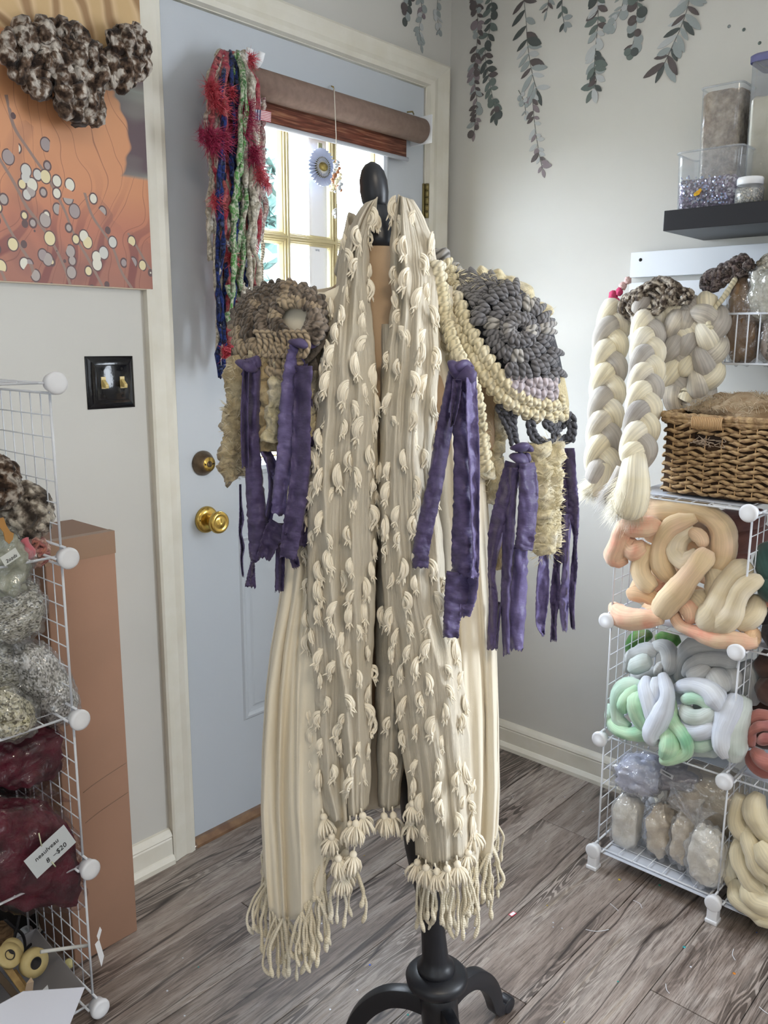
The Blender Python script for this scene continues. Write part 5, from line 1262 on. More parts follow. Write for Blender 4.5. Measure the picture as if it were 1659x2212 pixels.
# ------------------------------------------------------------------ right shelf contents
def R_(u, v, x=-.34): return wb(u, v, x)
def roving(name, label, base, strands, mats, seed, cat='roving', freq=10, lo=.72, hi=1.2):
    """hanks of combed wool: (path of (u, v, x), radius in px, material key, flat)"""
    t = thing(name, label, cat, tuple(base))
    for i, s in enumerate(strands):
        path, rp, key = s[:3]; P = spl([tuple(R_(*p)) for p in path], 8); n = len(P); L = 0; rs = []
        for j, p in enumerate(P):
            if j: L += (Vector(p) - Vector(P[j-1])).length
            e = min(j, n - 1 - j) / 5; rs.append(rp * .00132 * (lo + (hi - lo) * min(1, max(0, .5 + nz(L * freq, seed + i, 2) * 1.2))) * (min(1, .55 + .45 * e)))
        m = MB(); m.tube(P, rs, 16); m.rough(0, .006, 16, seed + i); m.rough(0, .0016, 75, seed); m.build('roving_strand', mats[key], t)
    return t
FB = dict(streak=(26, 5), bump=.3, dist=.003, dark=.91, sh=.3)
M_pch = fibre('peach_roving', ['e9bd94', 'e6c6a0', 'eab08c'], blend=9, **FB)
M_pcream = fibre('cream_peach_roving', ['e6cfac', 'dfc59e', 'e9c9ac'], blend=9, **FB)
M_pwhite = fibre('ecru_roving', ['e0d2b8', 'd8c8a8', 'e8dcc8'], blend=9, **FB)
M_ppink = fibre('pink_peach_roving', ['e9a48c', 'eac0a4', 'ecd0b0'], blend=22, **FB)
M_mauve = fibre('mauve_roving', ['7b5652', '8d6660', '6a4848'], blend=9, **FB)
PM = dict(a=M_pch, b=M_pcream, c=M_pwhite, d=M_ppink, e=M_mauve)
sh1 = rz0 + PT * 2 + .006
roving('roving_bundle', 'peach and cream wool roving coiled in the top cube of the right shelf', (-.3, -.98, sh1), [
 ([(1355, 1140, -.28), (1395, 1112, -.30), (1450, 1098, -.32), (1520, 1108, -.33), (1560, 1150, -.33), (1562, 1205, -.33), (1535, 1235, -.34)], 25, 'b'),
 ([(1400, 1160, -.26), (1440, 1120, -.28), (1500, 1095, -.26)], 24, 'a'),
 ([(1505, 1118, -.35), (1455, 1135, -.36), (1428, 1180, -.36), (1430, 1225, -.36), (1455, 1255, -.34)], 17, 'b'),
 ([(1500, 1140, -.34), (1470, 1165, -.35), (1462, 1195, -.36), (1480, 1212, -.37), (1505, 1190, -.36)], 17, 'c'),
 ([(1490, 1150, -.35), (1512, 1160, -.36), (1515, 1180, -.36)], 15, 'b'),
 ([(1528, 1190, -.37), (1505, 1225, -.39), (1470, 1268, -.40), (1440, 1305, -.40), (1425, 1325, -.38)], 22, 'b'),
 ([(1428, 1142, -.36), (1385, 1138, -.38), (1348, 1142, -.39), (1335, 1175, -.39), (1328, 1205, -.38), (1355, 1208, -.37)], 17, 'd'),
 ([(1350, 1165, -.37), (1368, 1190, -.38), (1395, 1180, -.37)], 22, 'd'),
 ([(1405, 1180, -.36), (1385, 1215, -.37), (1392, 1250, -.38), (1415, 1272, -.38)], 18, 'b'),
 ([(1360, 1282, -.36), (1390, 1285, -.37), (1425, 1298, -.36)], 18, 'a'),
 ([(1320, 1308, -.37), (1345, 1332, -.39), (1385, 1338, -.40), (1432, 1336, -.40)], 19, 'd'),
 ([(1620, 1225, -.33), (1585, 1245, -.36), (1560, 1285, -.38), (1545, 1325, -.39), (1512, 1345, -.39)], 23, 'c'),
 ([(1640, 1250, -.36), (1605, 1275, -.39), (1580, 1325, -.40), (1535, 1358, -.40)], 22, 'c'),
 ([(1640, 1290, -.34), (1625, 1330, -.37), (1590, 1355, -.38)], 20, 'c'),
 ([(1535, 1215, -.33), (1550, 1255, -.35), (1535, 1300, -.35)], 18, 'c'),
 ([(1490, 1285, -.35), (1520, 1305, -.36), (1540, 1340, -.36)], 19, 'c'),
 ([(1455, 1318, -.37), (1470, 1350, -.395), (1520, 1372, -.40), (1590, 1384, -.40), (1635, 1386, -.39)], 15, 'd'),
 ([(1470, 1300, -.36), (1495, 1320, -.38), (1490, 1345, -.38)], 17, 'd'),
 ([(1640, 1362, -.36), (1625, 1380, -.38), (1640, 1392, -.38)], 14, 'a'),
 ([(1430, 1170, -.21), (1500, 1190, -.21), (1580, 1250, -.22)], 48, 'a'), ([(1370, 1260, -.20), (1440, 1290, -.20), (1540, 1310, -.20)], 40, 'a'),
 ([(1475, 1260, -.27), (1450, 1240, -.26), (1420, 1240, -.26), (1400, 1270, -.25)], 26, 'a'),
 ([(1390, 1320, -.25), (1450, 1320, -.25), (1560, 1350, -.26)], 26, 'a')], PM, 51)
roving('roving_bundle', 'dusky mauve roving at the back of the top cube of the right shelf', (-.2, -1.05, sh1), [
 ([(1530, 1118, -.20), (1585, 1130, -.20), (1650, 1115, -.20)], 24, 'e'), ([(1550, 1160, -.20), (1600, 1170, -.19), (1655, 1140, -.19)], 26, 'e'), ([(1560, 1200, -.20), (1620, 1195, -.19)], 22, 'e')], PM, 53)
M_teal = fibre('dark_teal_roving', ['2f4a46', '3d5a55', '26403c'], blend=12, **FB); M_char = fibre('black_roving', ['1c1a20', '2a2730', '4a4a50'], blend=14, **FB)
roving('roving_bundle', 'dark teal roving in the second cube of the top tier', (-.28, -1.2, sh1), [([(1652, 1180, -.30), (1668, 1230, -.33), (1690, 1270, -.33)], 26, 't'), ([(1655, 1250, -.33), (1680, 1280, -.35), (1720, 1270, -.33)], 26, 't')], dict(t=M_teal), 55)
roving('roving_bundle', 'black and grey roving under the dark teal one', (-.28, -1.2, sh1), [([(1650, 1320, -.33), (1680, 1330, -.34), (1730, 1330, -.33)], 24, 'k'), ([(1652, 1365, -.35), (1690, 1375, -.35), (1740, 1380, -.35)], 24, 'k'), ([(1655, 1300, -.34), (1672, 1310, -.35), (1690, 1300, -.35)], 12, 'p')], dict(k=M_char, p=fibre('peach_end', ['c98a72', 'b9b0a4'], blend=30, **FB)), 56)
M_mint = fibre('mint_roving', ['bfe0cc', 'd3ead9', 'a4d2b6'], blend=10, **FB); M_mintd = fibre('green_mint_roving', ['a9dbb8', 'c7e6c4', '90caa4'], blend=12, **FB)
M_ice = fibre('ice_white_roving', ['dfe3ec', 'd6dce8', 'e8ecf0'], blend=9, **FB); M_greyw = fibre('silver_roving', ['b9bcc0', 'c9cac8', 'a9adb2'], blend=9, **FB); M_gsage = fibre('sage_white_roving', ['c6d2cc', 'd4dcd8', 'b2c2ba'], blend=9, **FB)
M_grn = fibre('forest_roving', ['3f6b35', '5a8a48', '8a8f66'], blend=20, **FB)
GM = dict(a=M_mint, b=M_mintd, c=M_ice, d=M_greyw, e=M_gsage, g=M_grn)
sh2 = rz0 + PT + .006
roving('roving_bundle', 'mint green and white wool roving spilling over the front of the middle cube', (-.33, -.92, sh2), [
 ([(1392, 1482, -.36), (1352, 1488, -.37), (1334, 1520, -.38), (1336, 1556, -.38), (1362, 1572, -.38)], 15, 'a'),
 ([(1378, 1488, -.38), (1352, 1512, -.39), (1350, 1540, -.39)], 13, 'b'),
 ([(1322, 1545, -.37), (1336, 1575, -.39), (1375, 1586, -.39), (1415, 1570, -.38)], 17, 'b'),
 ([(1320, 1520, -.36), (1322, 1560, -.37), (1345, 1585, -.37)], 15, 'a'),
 ([(1385, 1488, -.37), (1378, 1525, -.39), (1395, 1560, -.39), (1425, 1575, -.38)], 18, 'b'),
 ([(1398, 1462, -.36), (1400, 1500, -.39), (1412, 1545, -.40), (1432, 1575, -.40)], 15, 'c'),
 ([(1432, 1462, -.36), (1440, 1500, -.40), (1430, 1545, -.41), (1412, 1585, -.415), (1422, 1598, -.41)], 19, 'c'),
 ([(1420, 1462, -.37), (1425, 1500, -.38), (1418, 1530, -.38)], 14, 'c'),
 ([(1452, 1510, -.37), (1458, 1560, -.40), (1478, 1590, -.42), (1482, 1622, -.42), (1450, 1640, -.425), (1428, 1642, -.42)], 12, 'b'),
 ([(1440, 1570, -.40), (1450, 1605, -.42), (1432, 1636, -.425)], 15, 'b'),
 ([(1368, 1590, -.36), (1410, 1600, -.36), (1450, 1600, -.36)], 16, 'e')], GM, 61)
roving('roving_bundle', 'white mint wool roving wound in a ball in the middle cube', (-.33, -1.02, sh2), [
 ([(1462, 1490, -.36), (1500, 1478, -.38), (1535, 1495, -.39), (1558, 1530, -.39)], 17, 'c'),
 ([(1480, 1512, -.38), (1500, 1508, -.39), (1525, 1516, -.39), (1545, 1540, -.39)], 15, 'a'),
 ([(1475, 1525, -.38), (1490, 1545, -.40), (1520, 1550, -.40), (1548, 1535, -.39)], 14, 'e'),
 ([(1470, 1545, -.37), (1490, 1572, -.39), (1525, 1578, -.40), (1552, 1565, -.39)], 16, 'c'),
 ([(1478, 1575, -.37), (1505, 1602, -.38), (1540, 1605, -.39)], 16, 'a'),
 ([(1470, 1620, -.36), (1500, 1620, -.36), (1545, 1628, -.37)], 17, 'e'),
 ([(1590, 1500, -.36), (1572, 1540, -.385), (1562, 1590, -.40), (1572, 1635, -.40)], 20, 'c'),
 ([(1612, 1510, -.34), (1595, 1550, -.37), (1585, 1600, -.39), (1590, 1645, -.39)], 21, 'e'),
 ([(1500, 1535, -.33), (1510, 1560, -.33), (1540, 1560, -.33)], 40, 'e')], GM, 62)
roving('roving_bundle', 'silver grey roving stacked behind the mint ones in the middle cube', (-.26, -.96, sh2), [
 ([(1360, 1450, -.28), (1362, 1420, -.29), (1395, 1404, -.30), (1418, 1412, -.30)], 16, 'd'), ([(1365, 1448, -.31), (1385, 1432, -.32), (1405, 1425, -.32)], 17, 'e'),
 ([(1412, 1392, -.29), (1440, 1402, -.30), (1448, 1430, -.31), (1440, 1452, -.31)], 15, 'd'), ([(1415, 1438, -.32), (1430, 1448, -.32)], 17, 'd'),
 ([(1470, 1470, -.29), (1475, 1420, -.30), (1510, 1395, -.30), (1560, 1398, -.30), (1600, 1410, -.30)], 20, 'd'),
 ([(1480, 1455, -.32), (1510, 1432, -.33), (1560, 1425, -.33), (1592, 1432, -.32)], 15, 'd'), ([(1490, 1460, -.34), (1515, 1452, -.35), (1530, 1440, -.34)], 16, 'd'),
 ([(1535, 1448, -.34), (1552, 1470, -.35), (1558, 1490, -.35)], 20, 'd'), ([(1572, 1445, -.33), (1585, 1470, -.34), (1575, 1495, -.34)], 16, 'd'), ([(1610, 1430, -.28), (1625, 1470, -.28), (1620, 1520, -.28)], 22, 'd'),
 ([(1360, 1480, -.24), (1450, 1470, -.24), (1600, 1490, -.24)], 36, 'd')], GM, 63)
roving('roving_bundle', 'forest green roving at the back of the middle cube', (-.17, -.9, sh2), [([(1368, 1420, -.18), (1372, 1385, -.18), (1400, 1368, -.18)], 18, 'g'), ([(1420, 1380, -.19), (1445, 1378, -.19), (1462, 1395, -.19)], 14, 'g')], GM, 64)
M_brn2 = fibre('dark_brown_roving', ['4a342e', '5d443c', '3a2824'], blend=12, **FB); M_ros = fibre('old_rose_roving', ['a8665f', 'b87a70', '8d4f4e'], blend=12, **FB)
roving('roving_bundle', 'dark brown roving in the middle tier, next cube along', (-.25, -1.2, sh2), [([(1640, 1420, -.28), (1680, 1440, -.28), (1720, 1430, -.28)], 30, 'k'), ([(1645, 1470, -.29), (1680, 1490, -.30), (1720, 1480, -.3)], 30, 'k'), ([(1632, 1520, -.26), (1690, 1535, -.27)], 26, 'k')], dict(k=M_brn2), 65)
roving('roving_bundle', 'old rose roving coiled in the middle tier, next cube along', (-.33, -1.2, sh2), [
 ([(1612, 1600, -.34), (1615, 1560, -.35), (1645, 1545, -.36), (1690, 1560, -.36)], 11, 'r'), ([(1622, 1610, -.36), (1630, 1578, -.37), (1660, 1568, -.38), (1700, 1580, -.38)], 11, 'r'),
 ([(1630, 1625, -.37), (1650, 1645, -.39), (1690, 1650, -.39)], 14, 'r'), ([(1640, 1605, -.38), (1660, 1595, -.39), (1690, 1600, -.39)], 12, 'r'), ([(1618, 1620, -.35), (1640, 1655, -.36), (1690, 1670, -.37)], 14, 'r'), ([(1615, 1585, -.30), (1690, 1600, -.30)], 30, 'k')], dict(r=M_ros, k=M_brn2), 66)
# bottom tier: bagged white fleece and a cream chain of roving
M_fl_w = plain('white_fleece', 'f2eee4', .95, var='e2dccc', vscale=30, bump=.7, bscale=60, bdist=.005, sh=.3)
M_fl_b = plain('beige_fleece', 'e0d4c0', .95, var='cfc0a8', vscale=30, bump=.7, bscale=60, bdist=.005, sh=.3)
M_fl_l = plain('lilac_fleece', 'd3d6e6', .95, var='bcc1d8', vscale=30, bump=.7, bscale=60, bdist=.005, sh=.3)
M_fl_g = plain('grey_fleece', 'b4afb2', .95, var='9d98a0', vscale=30, bump=.7, bscale=60, bdist=.005, sh=.3)
sh0 = rz0 + .006
def rb_(u, v, x): return R_(u, v, x)
bag('fleece_bag', 'upright clear bag of white fleece at the wire side of the bottom cube', rb_(1356, 1775, -.32), (.036, 0, 0), (0, .034, 0), (0, 0, .068), M_fl_w, M_film2, 71, .08, .65, frill=(rb_(1352, 1700, -.32), Vector((-.01, .01, .03)), .022))
bag('fleece_bag', 'clear bag of beige fleece standing second from the wire side', rb_(1428, 1792, -.32), (.036, 0, 0), (0, .030, 0), (0, 0, .066), M_fl_b, M_film, 72, .14, .7, frill=(rb_(1428, 1730, -.32), Vector((-.015, -.01, .03)), .026))
bag('fleece_bag', 'crumpled clear bag of pale beige fleece between the beige one and the tied one', rb_(1478, 1812, -.335), (.034, 0, 0), (0, .026, 0), (0, 0, .066), M_fl_b, M_film2, 73, .14, .7, frill=(rb_(1470, 1755, -.335), Vector((-.01, .02, .03)), .02))
bag('fleece_bag', 'white fleece in a clear bag tied off with a gathered top', rb_(1528, 1848, -.37), (.034, 0, 0), (0, .040, 0), (0, 0, .070), M_fl_w, M_film2, 74, .12, .75, frill=(rb_(1506, 1785, -.365), Vector((-.01, .015, .055)), .036))
bag('fleece_bag', 'lilac white fleece in a clear bag lying on top of the upright white one', rb_(1385, 1672, -.30), (.05, 0, 0), (0, .060, -.006), (0, 0, .046), M_fl_l, M_film2, 75, .2, .75, frill=(rb_(1448, 1690, -.34), Vector((-.012, -.035, -.006)), .026))
bag('fleece_bag', 'flat grey fleece bag with a small printed label, right under the middle tier', rb_(1450, 1668, -.26), (.06, 0, 0), (0, .085, -.012), (0, 0, .028), M_fl_g, M_film2, 76, .12, .7)
lbg = bpy.data.objects['fleece_bag.005']
a = rb_(1440, 1672, -.335); cdt = card('printed_label', a, (0, -1, -.22), (0, -.2, 1), .034, .012, plain('label_grey', 'c2c2c6', .7), lbg); text('TIMBERS', 'print', M_inkd, cdt, Vector(a) + Vector((-.0012, 0, 0)), (0, -1, -.22), (0, -.2, 1), .0062)
bag('fleece_bag', 'big beige fleece bag filling the back of the bottom cube', rb_(1530, 1730, -.24), (.07, 0, 0), (0, .09, 0), (0, 0, .09), M_fl_b, M_film, 77, .1, .7)
M_crv = fibre('cream_chain_roving', ['e2d6b8', 'dccfae', 'eae2cc'], blend=8, **FB)
roving('roving_bundle', 'cream wool roving chained in thick loops in the bottom tier, next to the fleece bags', (-.34, -1.25, sh0), [
 ([(1605, 1720, -.36), (1592, 1765, -.37), (1612, 1795, -.37), (1650, 1790, -.36)], 22, 'c'), ([(1640, 1715, -.35), (1630, 1760, -.38), (1655, 1800, -.38), (1700, 1810, -.37)], 20, 'c'),
 ([(1600, 1805, -.36), (1595, 1850, -.385), (1615, 1900, -.395), (1650, 1930, -.395)], 16, 'c'), ([(1612, 1790, -.37), (1625, 1840, -.40), (1650, 1880, -.40), (1700, 1910, -.40)], 20, 'c'),
 ([(1580, 1820, -.33), (1572, 1870, -.35), (1582, 1920, -.36)], 14, 'c'), ([(1585, 1900, -.36), (1595, 1940, -.39), (1630, 1965, -.40), (1680, 1985, -.40)], 15, 'c'), ([(1640, 1820, -.40), (1665, 1860, -.41), (1710, 1890, -.41)], 18, 'c'),
 ([(1610, 1905, -.395), (1635, 1945, -.40), (1690, 1965, -.40)], 16, 'c'), ([(1625, 1980, -.40), (1660, 1992, -.41), (1710, 2005, -.41)], 11, 'c'), ([(1590, 1900, -.30), (1650, 1950, -.32), (1720, 1990, -.32)], 34, 'c'), ([(1620, 1790, -.30), (1640, 1850, -.30), (1700, 1880, -.3)], 40, 'c')], dict(c=M_crv), 81)
M_flat = clear('tray_film', 'e6e9f2', .1, .25, .2)

# ================================================================== ON THE RIGHT WALL
# floating shelf and tubs
M_shelfb = plain('black_laminate', '1d1e24', .45, bump=.05, bscale=40)
y0, y1 = -.826, -1.32
sf = MB(); sf.box((-.242, y1, 1.575), (0, y0, 1.6205)); o = sf.build('floating_shelf', M_shelfb, bevel=.0015, smooth=False); tag(o, 'black floating wall shelf holding tubs of craft supplies', 'shelf')
M_tub = clear('tub_plastic', 'eef1f4', .08, .16, .12)
def tub(label, cx, cy, z, lx, ly, h, fill, fh, lid=None, taper=.9, seed=1, rim=True, lidname=None):
    t = thing('plastic_tub', label, 'tub', (cx, cy, z))
    def ringp(k, zz, ins=0):
        a, b, r = lx/2*k - ins, ly/2*k - ins, min(lx, ly) * .16
        out = []
        for q, (sx, sy) in enumerate(((1, 1), (-1, 1), (-1, -1), (1, -1))):
            for j in range(5):
                th = PI/2 * (q + j/4); out.append((cx + sx*(a - r) + r*math.cos(th), cy + sy*(b - r) + r*math.sin(th), zz))
        return out
    m = MB(); R = [ringp(taper, z + .001), ringp(taper + (1 - taper)*.9, z + h*.9), ringp(1.0, z + h*.93), ringp(1.0, z + h)]
    n = 20; m.add([p for r in R for p in r], [(i*n+j, i*n+(j+1) % n, (i+1)*n+(j+1) % n, (i+1)*n+j) for i in range(3) for j in range(n)] + [tuple(range(n))[::-1]]); m.build('tub_wall', M_tub, t)
    if rim:
        m = MB(); m.tube([Vector(p) for p in ringp(1.03, z + h)], .0022, 6, closed=True); m.build('rim', M_tub, t)
    kf = taper + (1 - taper) * fh / h
    m = MB(); k = 10
    R = [ringp(taper, z + .003, .0022)] + [ringp(taper + (kf - taper)*i/k, z + fh*i/k, .0022 + .0008*nz(i*.8, seed)) for i in range(1, k+1)]
    vs = [p for r in R for p in r]; random.seed(seed)
    top = ringp(kf, z + fh, .008); vs += [(p[0], p[1], p[2] + random.uniform(.001, .010)) for p in top] + [(cx, cy, z + fh + .012)]
    nr = len(R); fs = [(i*n+j, i*n+(j+1) % n, (i+1)*n+(j+1) % n, (i+1)*n+j) for i in range(nr) for j in range(n)] + [tuple(range(n))[::-1]] + [(nr*n + j, nr*n + (j+1) % n, (nr+1)*n) for j in range(n)]
    m.add(vs, fs); m.build('contents', fill, t)
    if lid:
        m = MB(); r0, r1, r2 = ringp(1.06, z + h - .012), ringp(1.07, z + h + .002), ringp(.98, z + h + .006)
        m.add(r0 + r1 + r2, [(i*n+j, i*n+(j+1) % n, (i+1)*n+(j+1) % n, (i+1)*n+j) for i in range(2) for j in range(n)] + [tuple(2*n + j for j in range(n))]); m.build('lid', lid, t)
    return t
M_seq = chips('sequins', ['5b4a66', '8d7f92', '3a3046', 'b9aebc', '6d5a74', '9a7f9c', 'd6d2da', '4a3d58'], 210, .25, .8, .25)
M_shav = plain('tan_shavings', '8d755c', .9, var='cdb79c', vscale=60, bump=1.0, bscale=70, bdist=.02)
M_oat = plain('oat_fibre', 'cfc4a8', .95, var='ddd4bc', vscale=16, bump=.9, bscale=22, bdist=.012)
zt = 1.6215
g1 = tub('low clear plastic tub half full of purple sequins on the black shelf', -.155, -.908, zt, .115, .150, .128, M_seq, .062, None, .95, 1)
random.seed(90)
m = MB()
for i in range(130):
    u, v = random.uniform(1468, 1572), random.uniform(380, 438); p = wb(u, v, -.2105); s = random.uniform(.0012, .0026); a = random.uniform(0, 6)
    m.disc(p, (-1, random.uniform(-.6, .6), random.uniform(-.6, .6)), [(0, s), (.0004, s), (.0005, 0)], 6)
msq = plain('bright_sequin', 'c9b8d8', .15, .6, var='7fb0d8', vscale=300)
o = m.build('loose_sequins', msq, g1, smooth=False); o['kind'] = 'stuff'
m = MB(); p = wb(1508, 416, -.2115)
for dx_, dz_, s in ((0, 0, .007), (.006, -.003, .005), (-.004, .004, .005)): m.disc((p.x, p.y + dx_, p.z + dz_), (-1, .2, .2), [(0, s), (.0006, s), (.0008, 0)], 6)
m.build('orange_sequin', plain('orange_foil', 'e59a3c', .2, .5, var='e0c23c', vscale=200), g1, smooth=False)
tub('tall clear plastic tub of tan wood shavings behind the sequin tub', -.075, -.890, zt, .090, .096, .285, M_shav, .270, None, .92, 2)
tub('tallest clear tub of oat coloured fibre with a blue grey lid', -.09, -1.02, zt, .105, .12, .325, M_oat, .235, plain('blue_lid', '6e6f9c', .4), .94, 3)
def jar(label, c, R, h, fill, capm, caph=.016, fillh=.8):
    t = thing('glass_jar', label, 'jar', c); m = MB(); c = Vector(c)
    m.disc(c, (0, 0, 1), [(.0, R*.9), (.002, R), (h*.84, R), (h*.9, R*.93), (h, R*.9)], 28); m.build('jar_wall', M_tub, t)
    m = MB(); m.disc(c, (0, 0, 1), [(.001, 0), (.001, R*.86), (.003, R*.95), (h*fillh, R*.95), (h*fillh + .001, 0)], 28); m.build('contents', fill, t)
    m = MB(); m.disc(c + Vector((0, 0, h)), (0, 0, 1), [(0, R*.88), (.001, R*.93), (caph*.85, R*.93), (caph, R*.86), (caph, 0)], 28); m.build('cap', capm, t)
    return t
M_glit = chips('grey_glitter', ['8d8a80', 'b9b6aa', '6d6a60', 'd9c9a8', '5a574e'], 420, .4, .5)
jar('small round glitter jar with a white cap at the front edge of the black shelf', (-.205, -1.005, zt), .030, .040, M_glit, M_white)
jar('purple glitter jar with a dark cap beside the white capped jar', (-.205, -1.085, zt), .030, .046, chips('purple_glitter', ['4a3a70', '6a55a0', '35284f', '8d7bb8'], 420, .4, .5), plain('violet_cap', '4d4686', .4))

# white rail boards with hanging rack
M_board = plain('white_board', 'dfe3e8', .45)
def board(lab, z0, z1, s):
    t = thing('rail_board', lab, 'board', (-.01, -1.0, z0)); MB().box((-.020, -1.45, z0), (0, -.640, z1)).build('plank', M_board, t, bevel=.001, smooth=False)
    for y in (-.668, -1.40):
        m = MB(); m.disc((-.020, y, (z0 + z1)/2 + s), (-1, 0, 0), [(0, .0045), (.0006, .0045), (.001, 0)], 14); m.build('screw_head', M_dark, t)
board('white board screwed to the wall just under the black shelf', 1.491, 1.556, .012)
board('white board below the first one, behind the wool braids', 1.412, 1.477, 0)
t = thing('wire_basket', 'white wire basket hung on the boards, holding small bags', 'basket', (-.09, -1.05, 1.27))
bx0, bx1, by0, by1, bz0, bz1 = -.165, -.022, -.935, -1.36, 1.271, 1.386
def wirebar(pts, r=.0022): m = MB(); m.tube(pts, r, 8); m.build('wire', M_wire, t)
for z in (bz0, bz1): wirebar([(bx0, by0, z), (bx0, by1, z)], .0027); wirebar([(bx0, by0, z), (bx1, by0, z)], .0027); wirebar([(bx1, by0, z), (bx1, by1, z)], .0027)
for k in range(17): wirebar([(bx0, by0 - .0262*k, bz1), (bx0, by0 - .0262*k, bz0), (bx1, by0 - .0262*k, bz0)], .0017)
for k in range(1, 5): wirebar([(bx0 + .0286*k, by0, bz1), (bx0 + .0286*k, by0, bz0)], .0017)
for y in (by0 - .05, by1 + .05): wirebar([(bx1, y, bz1), (bx1, y, 1.46), (-.010, y, 1.478), (-.002, y, 1.484)], .0027)
M_kr = plain('tan_bag', '8d6f4c', .7, var='6f5238', vscale=18, bump=.6, bscale=50, bdist=.006)
bag('fibre_bag', 'tan brown bag of fibre at the near end of the wire basket', (-.105, -.985, 1.375), (.046, 0, 0), (0, .038, 0), (0, 0, .100), M_kr, M_film, 91, .1, .7)
pb = bag('fibre_bag', 'pale pouch printed with small lines in the wire basket', (-.105, -1.072, 1.345), (.045, 0, 0), (0, .040, 0), (0, 0, .072), plain('pouch_paper', 'a99a8d', .7, var='8d7d72', vscale=14), M_film, 92, .06, .6)
for i in range(7): text('ll uli lil'[: 6 + i % 4], 'print', M_inkd, pb, (-.1565, -1.065, 1.352 - i*.010), (0, -1, 0), (0, 0, 1), .009)
bag('fibre_bag', 'glossy clear bag of white curled fibre bulging over the wire basket', (-.125, -1.045, 1.432), (.042, 0, 0), (0, .047, 0), (0, 0, .062), plain('white_curl', 'd6d4c8', .9, var='a9a898', vscale=60, bump=1, bscale=90, bdist=.008), M_film, 93, .18, .75)
nestball('yarn_ball', 'creamy white curly yarn on top of the glossy clear bag', (-.11, -1.045, 1.497), .03, .04, .022, M_ycream, .005, 20, 94)
# chunky brown skeins
M_bou2 = fibre('walnut_boucle', ['453a32', '85786a', 'c6baa8'], blend=85, streak=(6, 60), bump=.9, dark=.55, pos=[.38, .5, .62])
def rk(u, v, x): return wb(u, v, x)
def skein_r(label, pts, n, spread, mat, r, seed, x0, base, lo=.6, hi=1.4):
    random.seed(seed); S = []
    for i in range(n):
        a = random.random(); k = random.uniform(.12, .3)
        (u0, v0), (u1, v1) = pts[0], pts[1]
        cu, cv = u0 + (u1 - u0)*a, v0 + (v1 - v0)*a
        th = random.uniform(0, 2*PI); q = []
        for j in range(7):
            b = th + j * .6; q.append((cu + spread * math.cos(b) * random.uniform(.75, 1) , cv + spread * .78 * math.sin(b) * random.uniform(.75, 1), x0 - .035 * abs(math.cos(j * .9 + a * 5)) - random.uniform(0, .02)))
        S.append(q)
    return yarn_hank('yarn_hank', label, 'yarn', base, S, mat, r, seed, wall=wb, lo=lo, hi=hi, k=4)
skein_r('chunky walnut brown yarn hank resting on top of the wool braids', [(1375, 665), (1440, 625)], 46, 40, M_bou2, .0058, 95, -.17, tuple(wb(1400, 690, -.19)))
skein_r('second end of the walnut brown yarn hank trailing toward the wire basket', [(1440, 640), (1478, 640)], 14, 22, M_bou2, .0052, 96, -.17, tuple(wb(1460, 660, -.19)))
M_bou3 = fibre('plum_brown_boucle', ['3a2e30', '5d4e4e', '8d7f78', '2e2426', 'a89a90'], blend=80, streak=(6, 60), bump=.9, dark=.55)
skein_r('dark plum brown bobbly yarn hank lying along the boards behind the wire basket', [(1530, 612), (1615, 565)], 36, 22, M_bou3, .0062, 97, -.10, tuple(wb(1570, 620, -.10)), lo=.4, hi=1.6)
t = thing('pink_pompom', 'small bright pink bobbles of yarn above the cream braid', 'yarn', tuple(wb(1328, 650, -.15)))
for u, v, s in ((1324, 640, .012), (1338, 630, .009), (1332, 652, .009)):
    m = MB(); m.blob(wb(u, v, -.16), (s, 0, 0), (0, s, 0), (0, 0, s*1.2), .35, 3, u, 14, 10); m.build('bobble', plain('pink_yarn', 'c94a72', .9, bump=.8, bscale=160, bdist=.004), t)
for u, v, s in ((1345, 618, .010), (1356, 606, .009)):
    m = MB(); m.blob(wb(u, v, -.155), (s, 0, 0), (0, s, 0), (0, 0, s), .35, 3, u, 14, 10); m.build('pale_bobble', plain('pale_pink_yarn', 'd9b8b4', .9, bump=.8, bscale=160, bdist=.004), t)
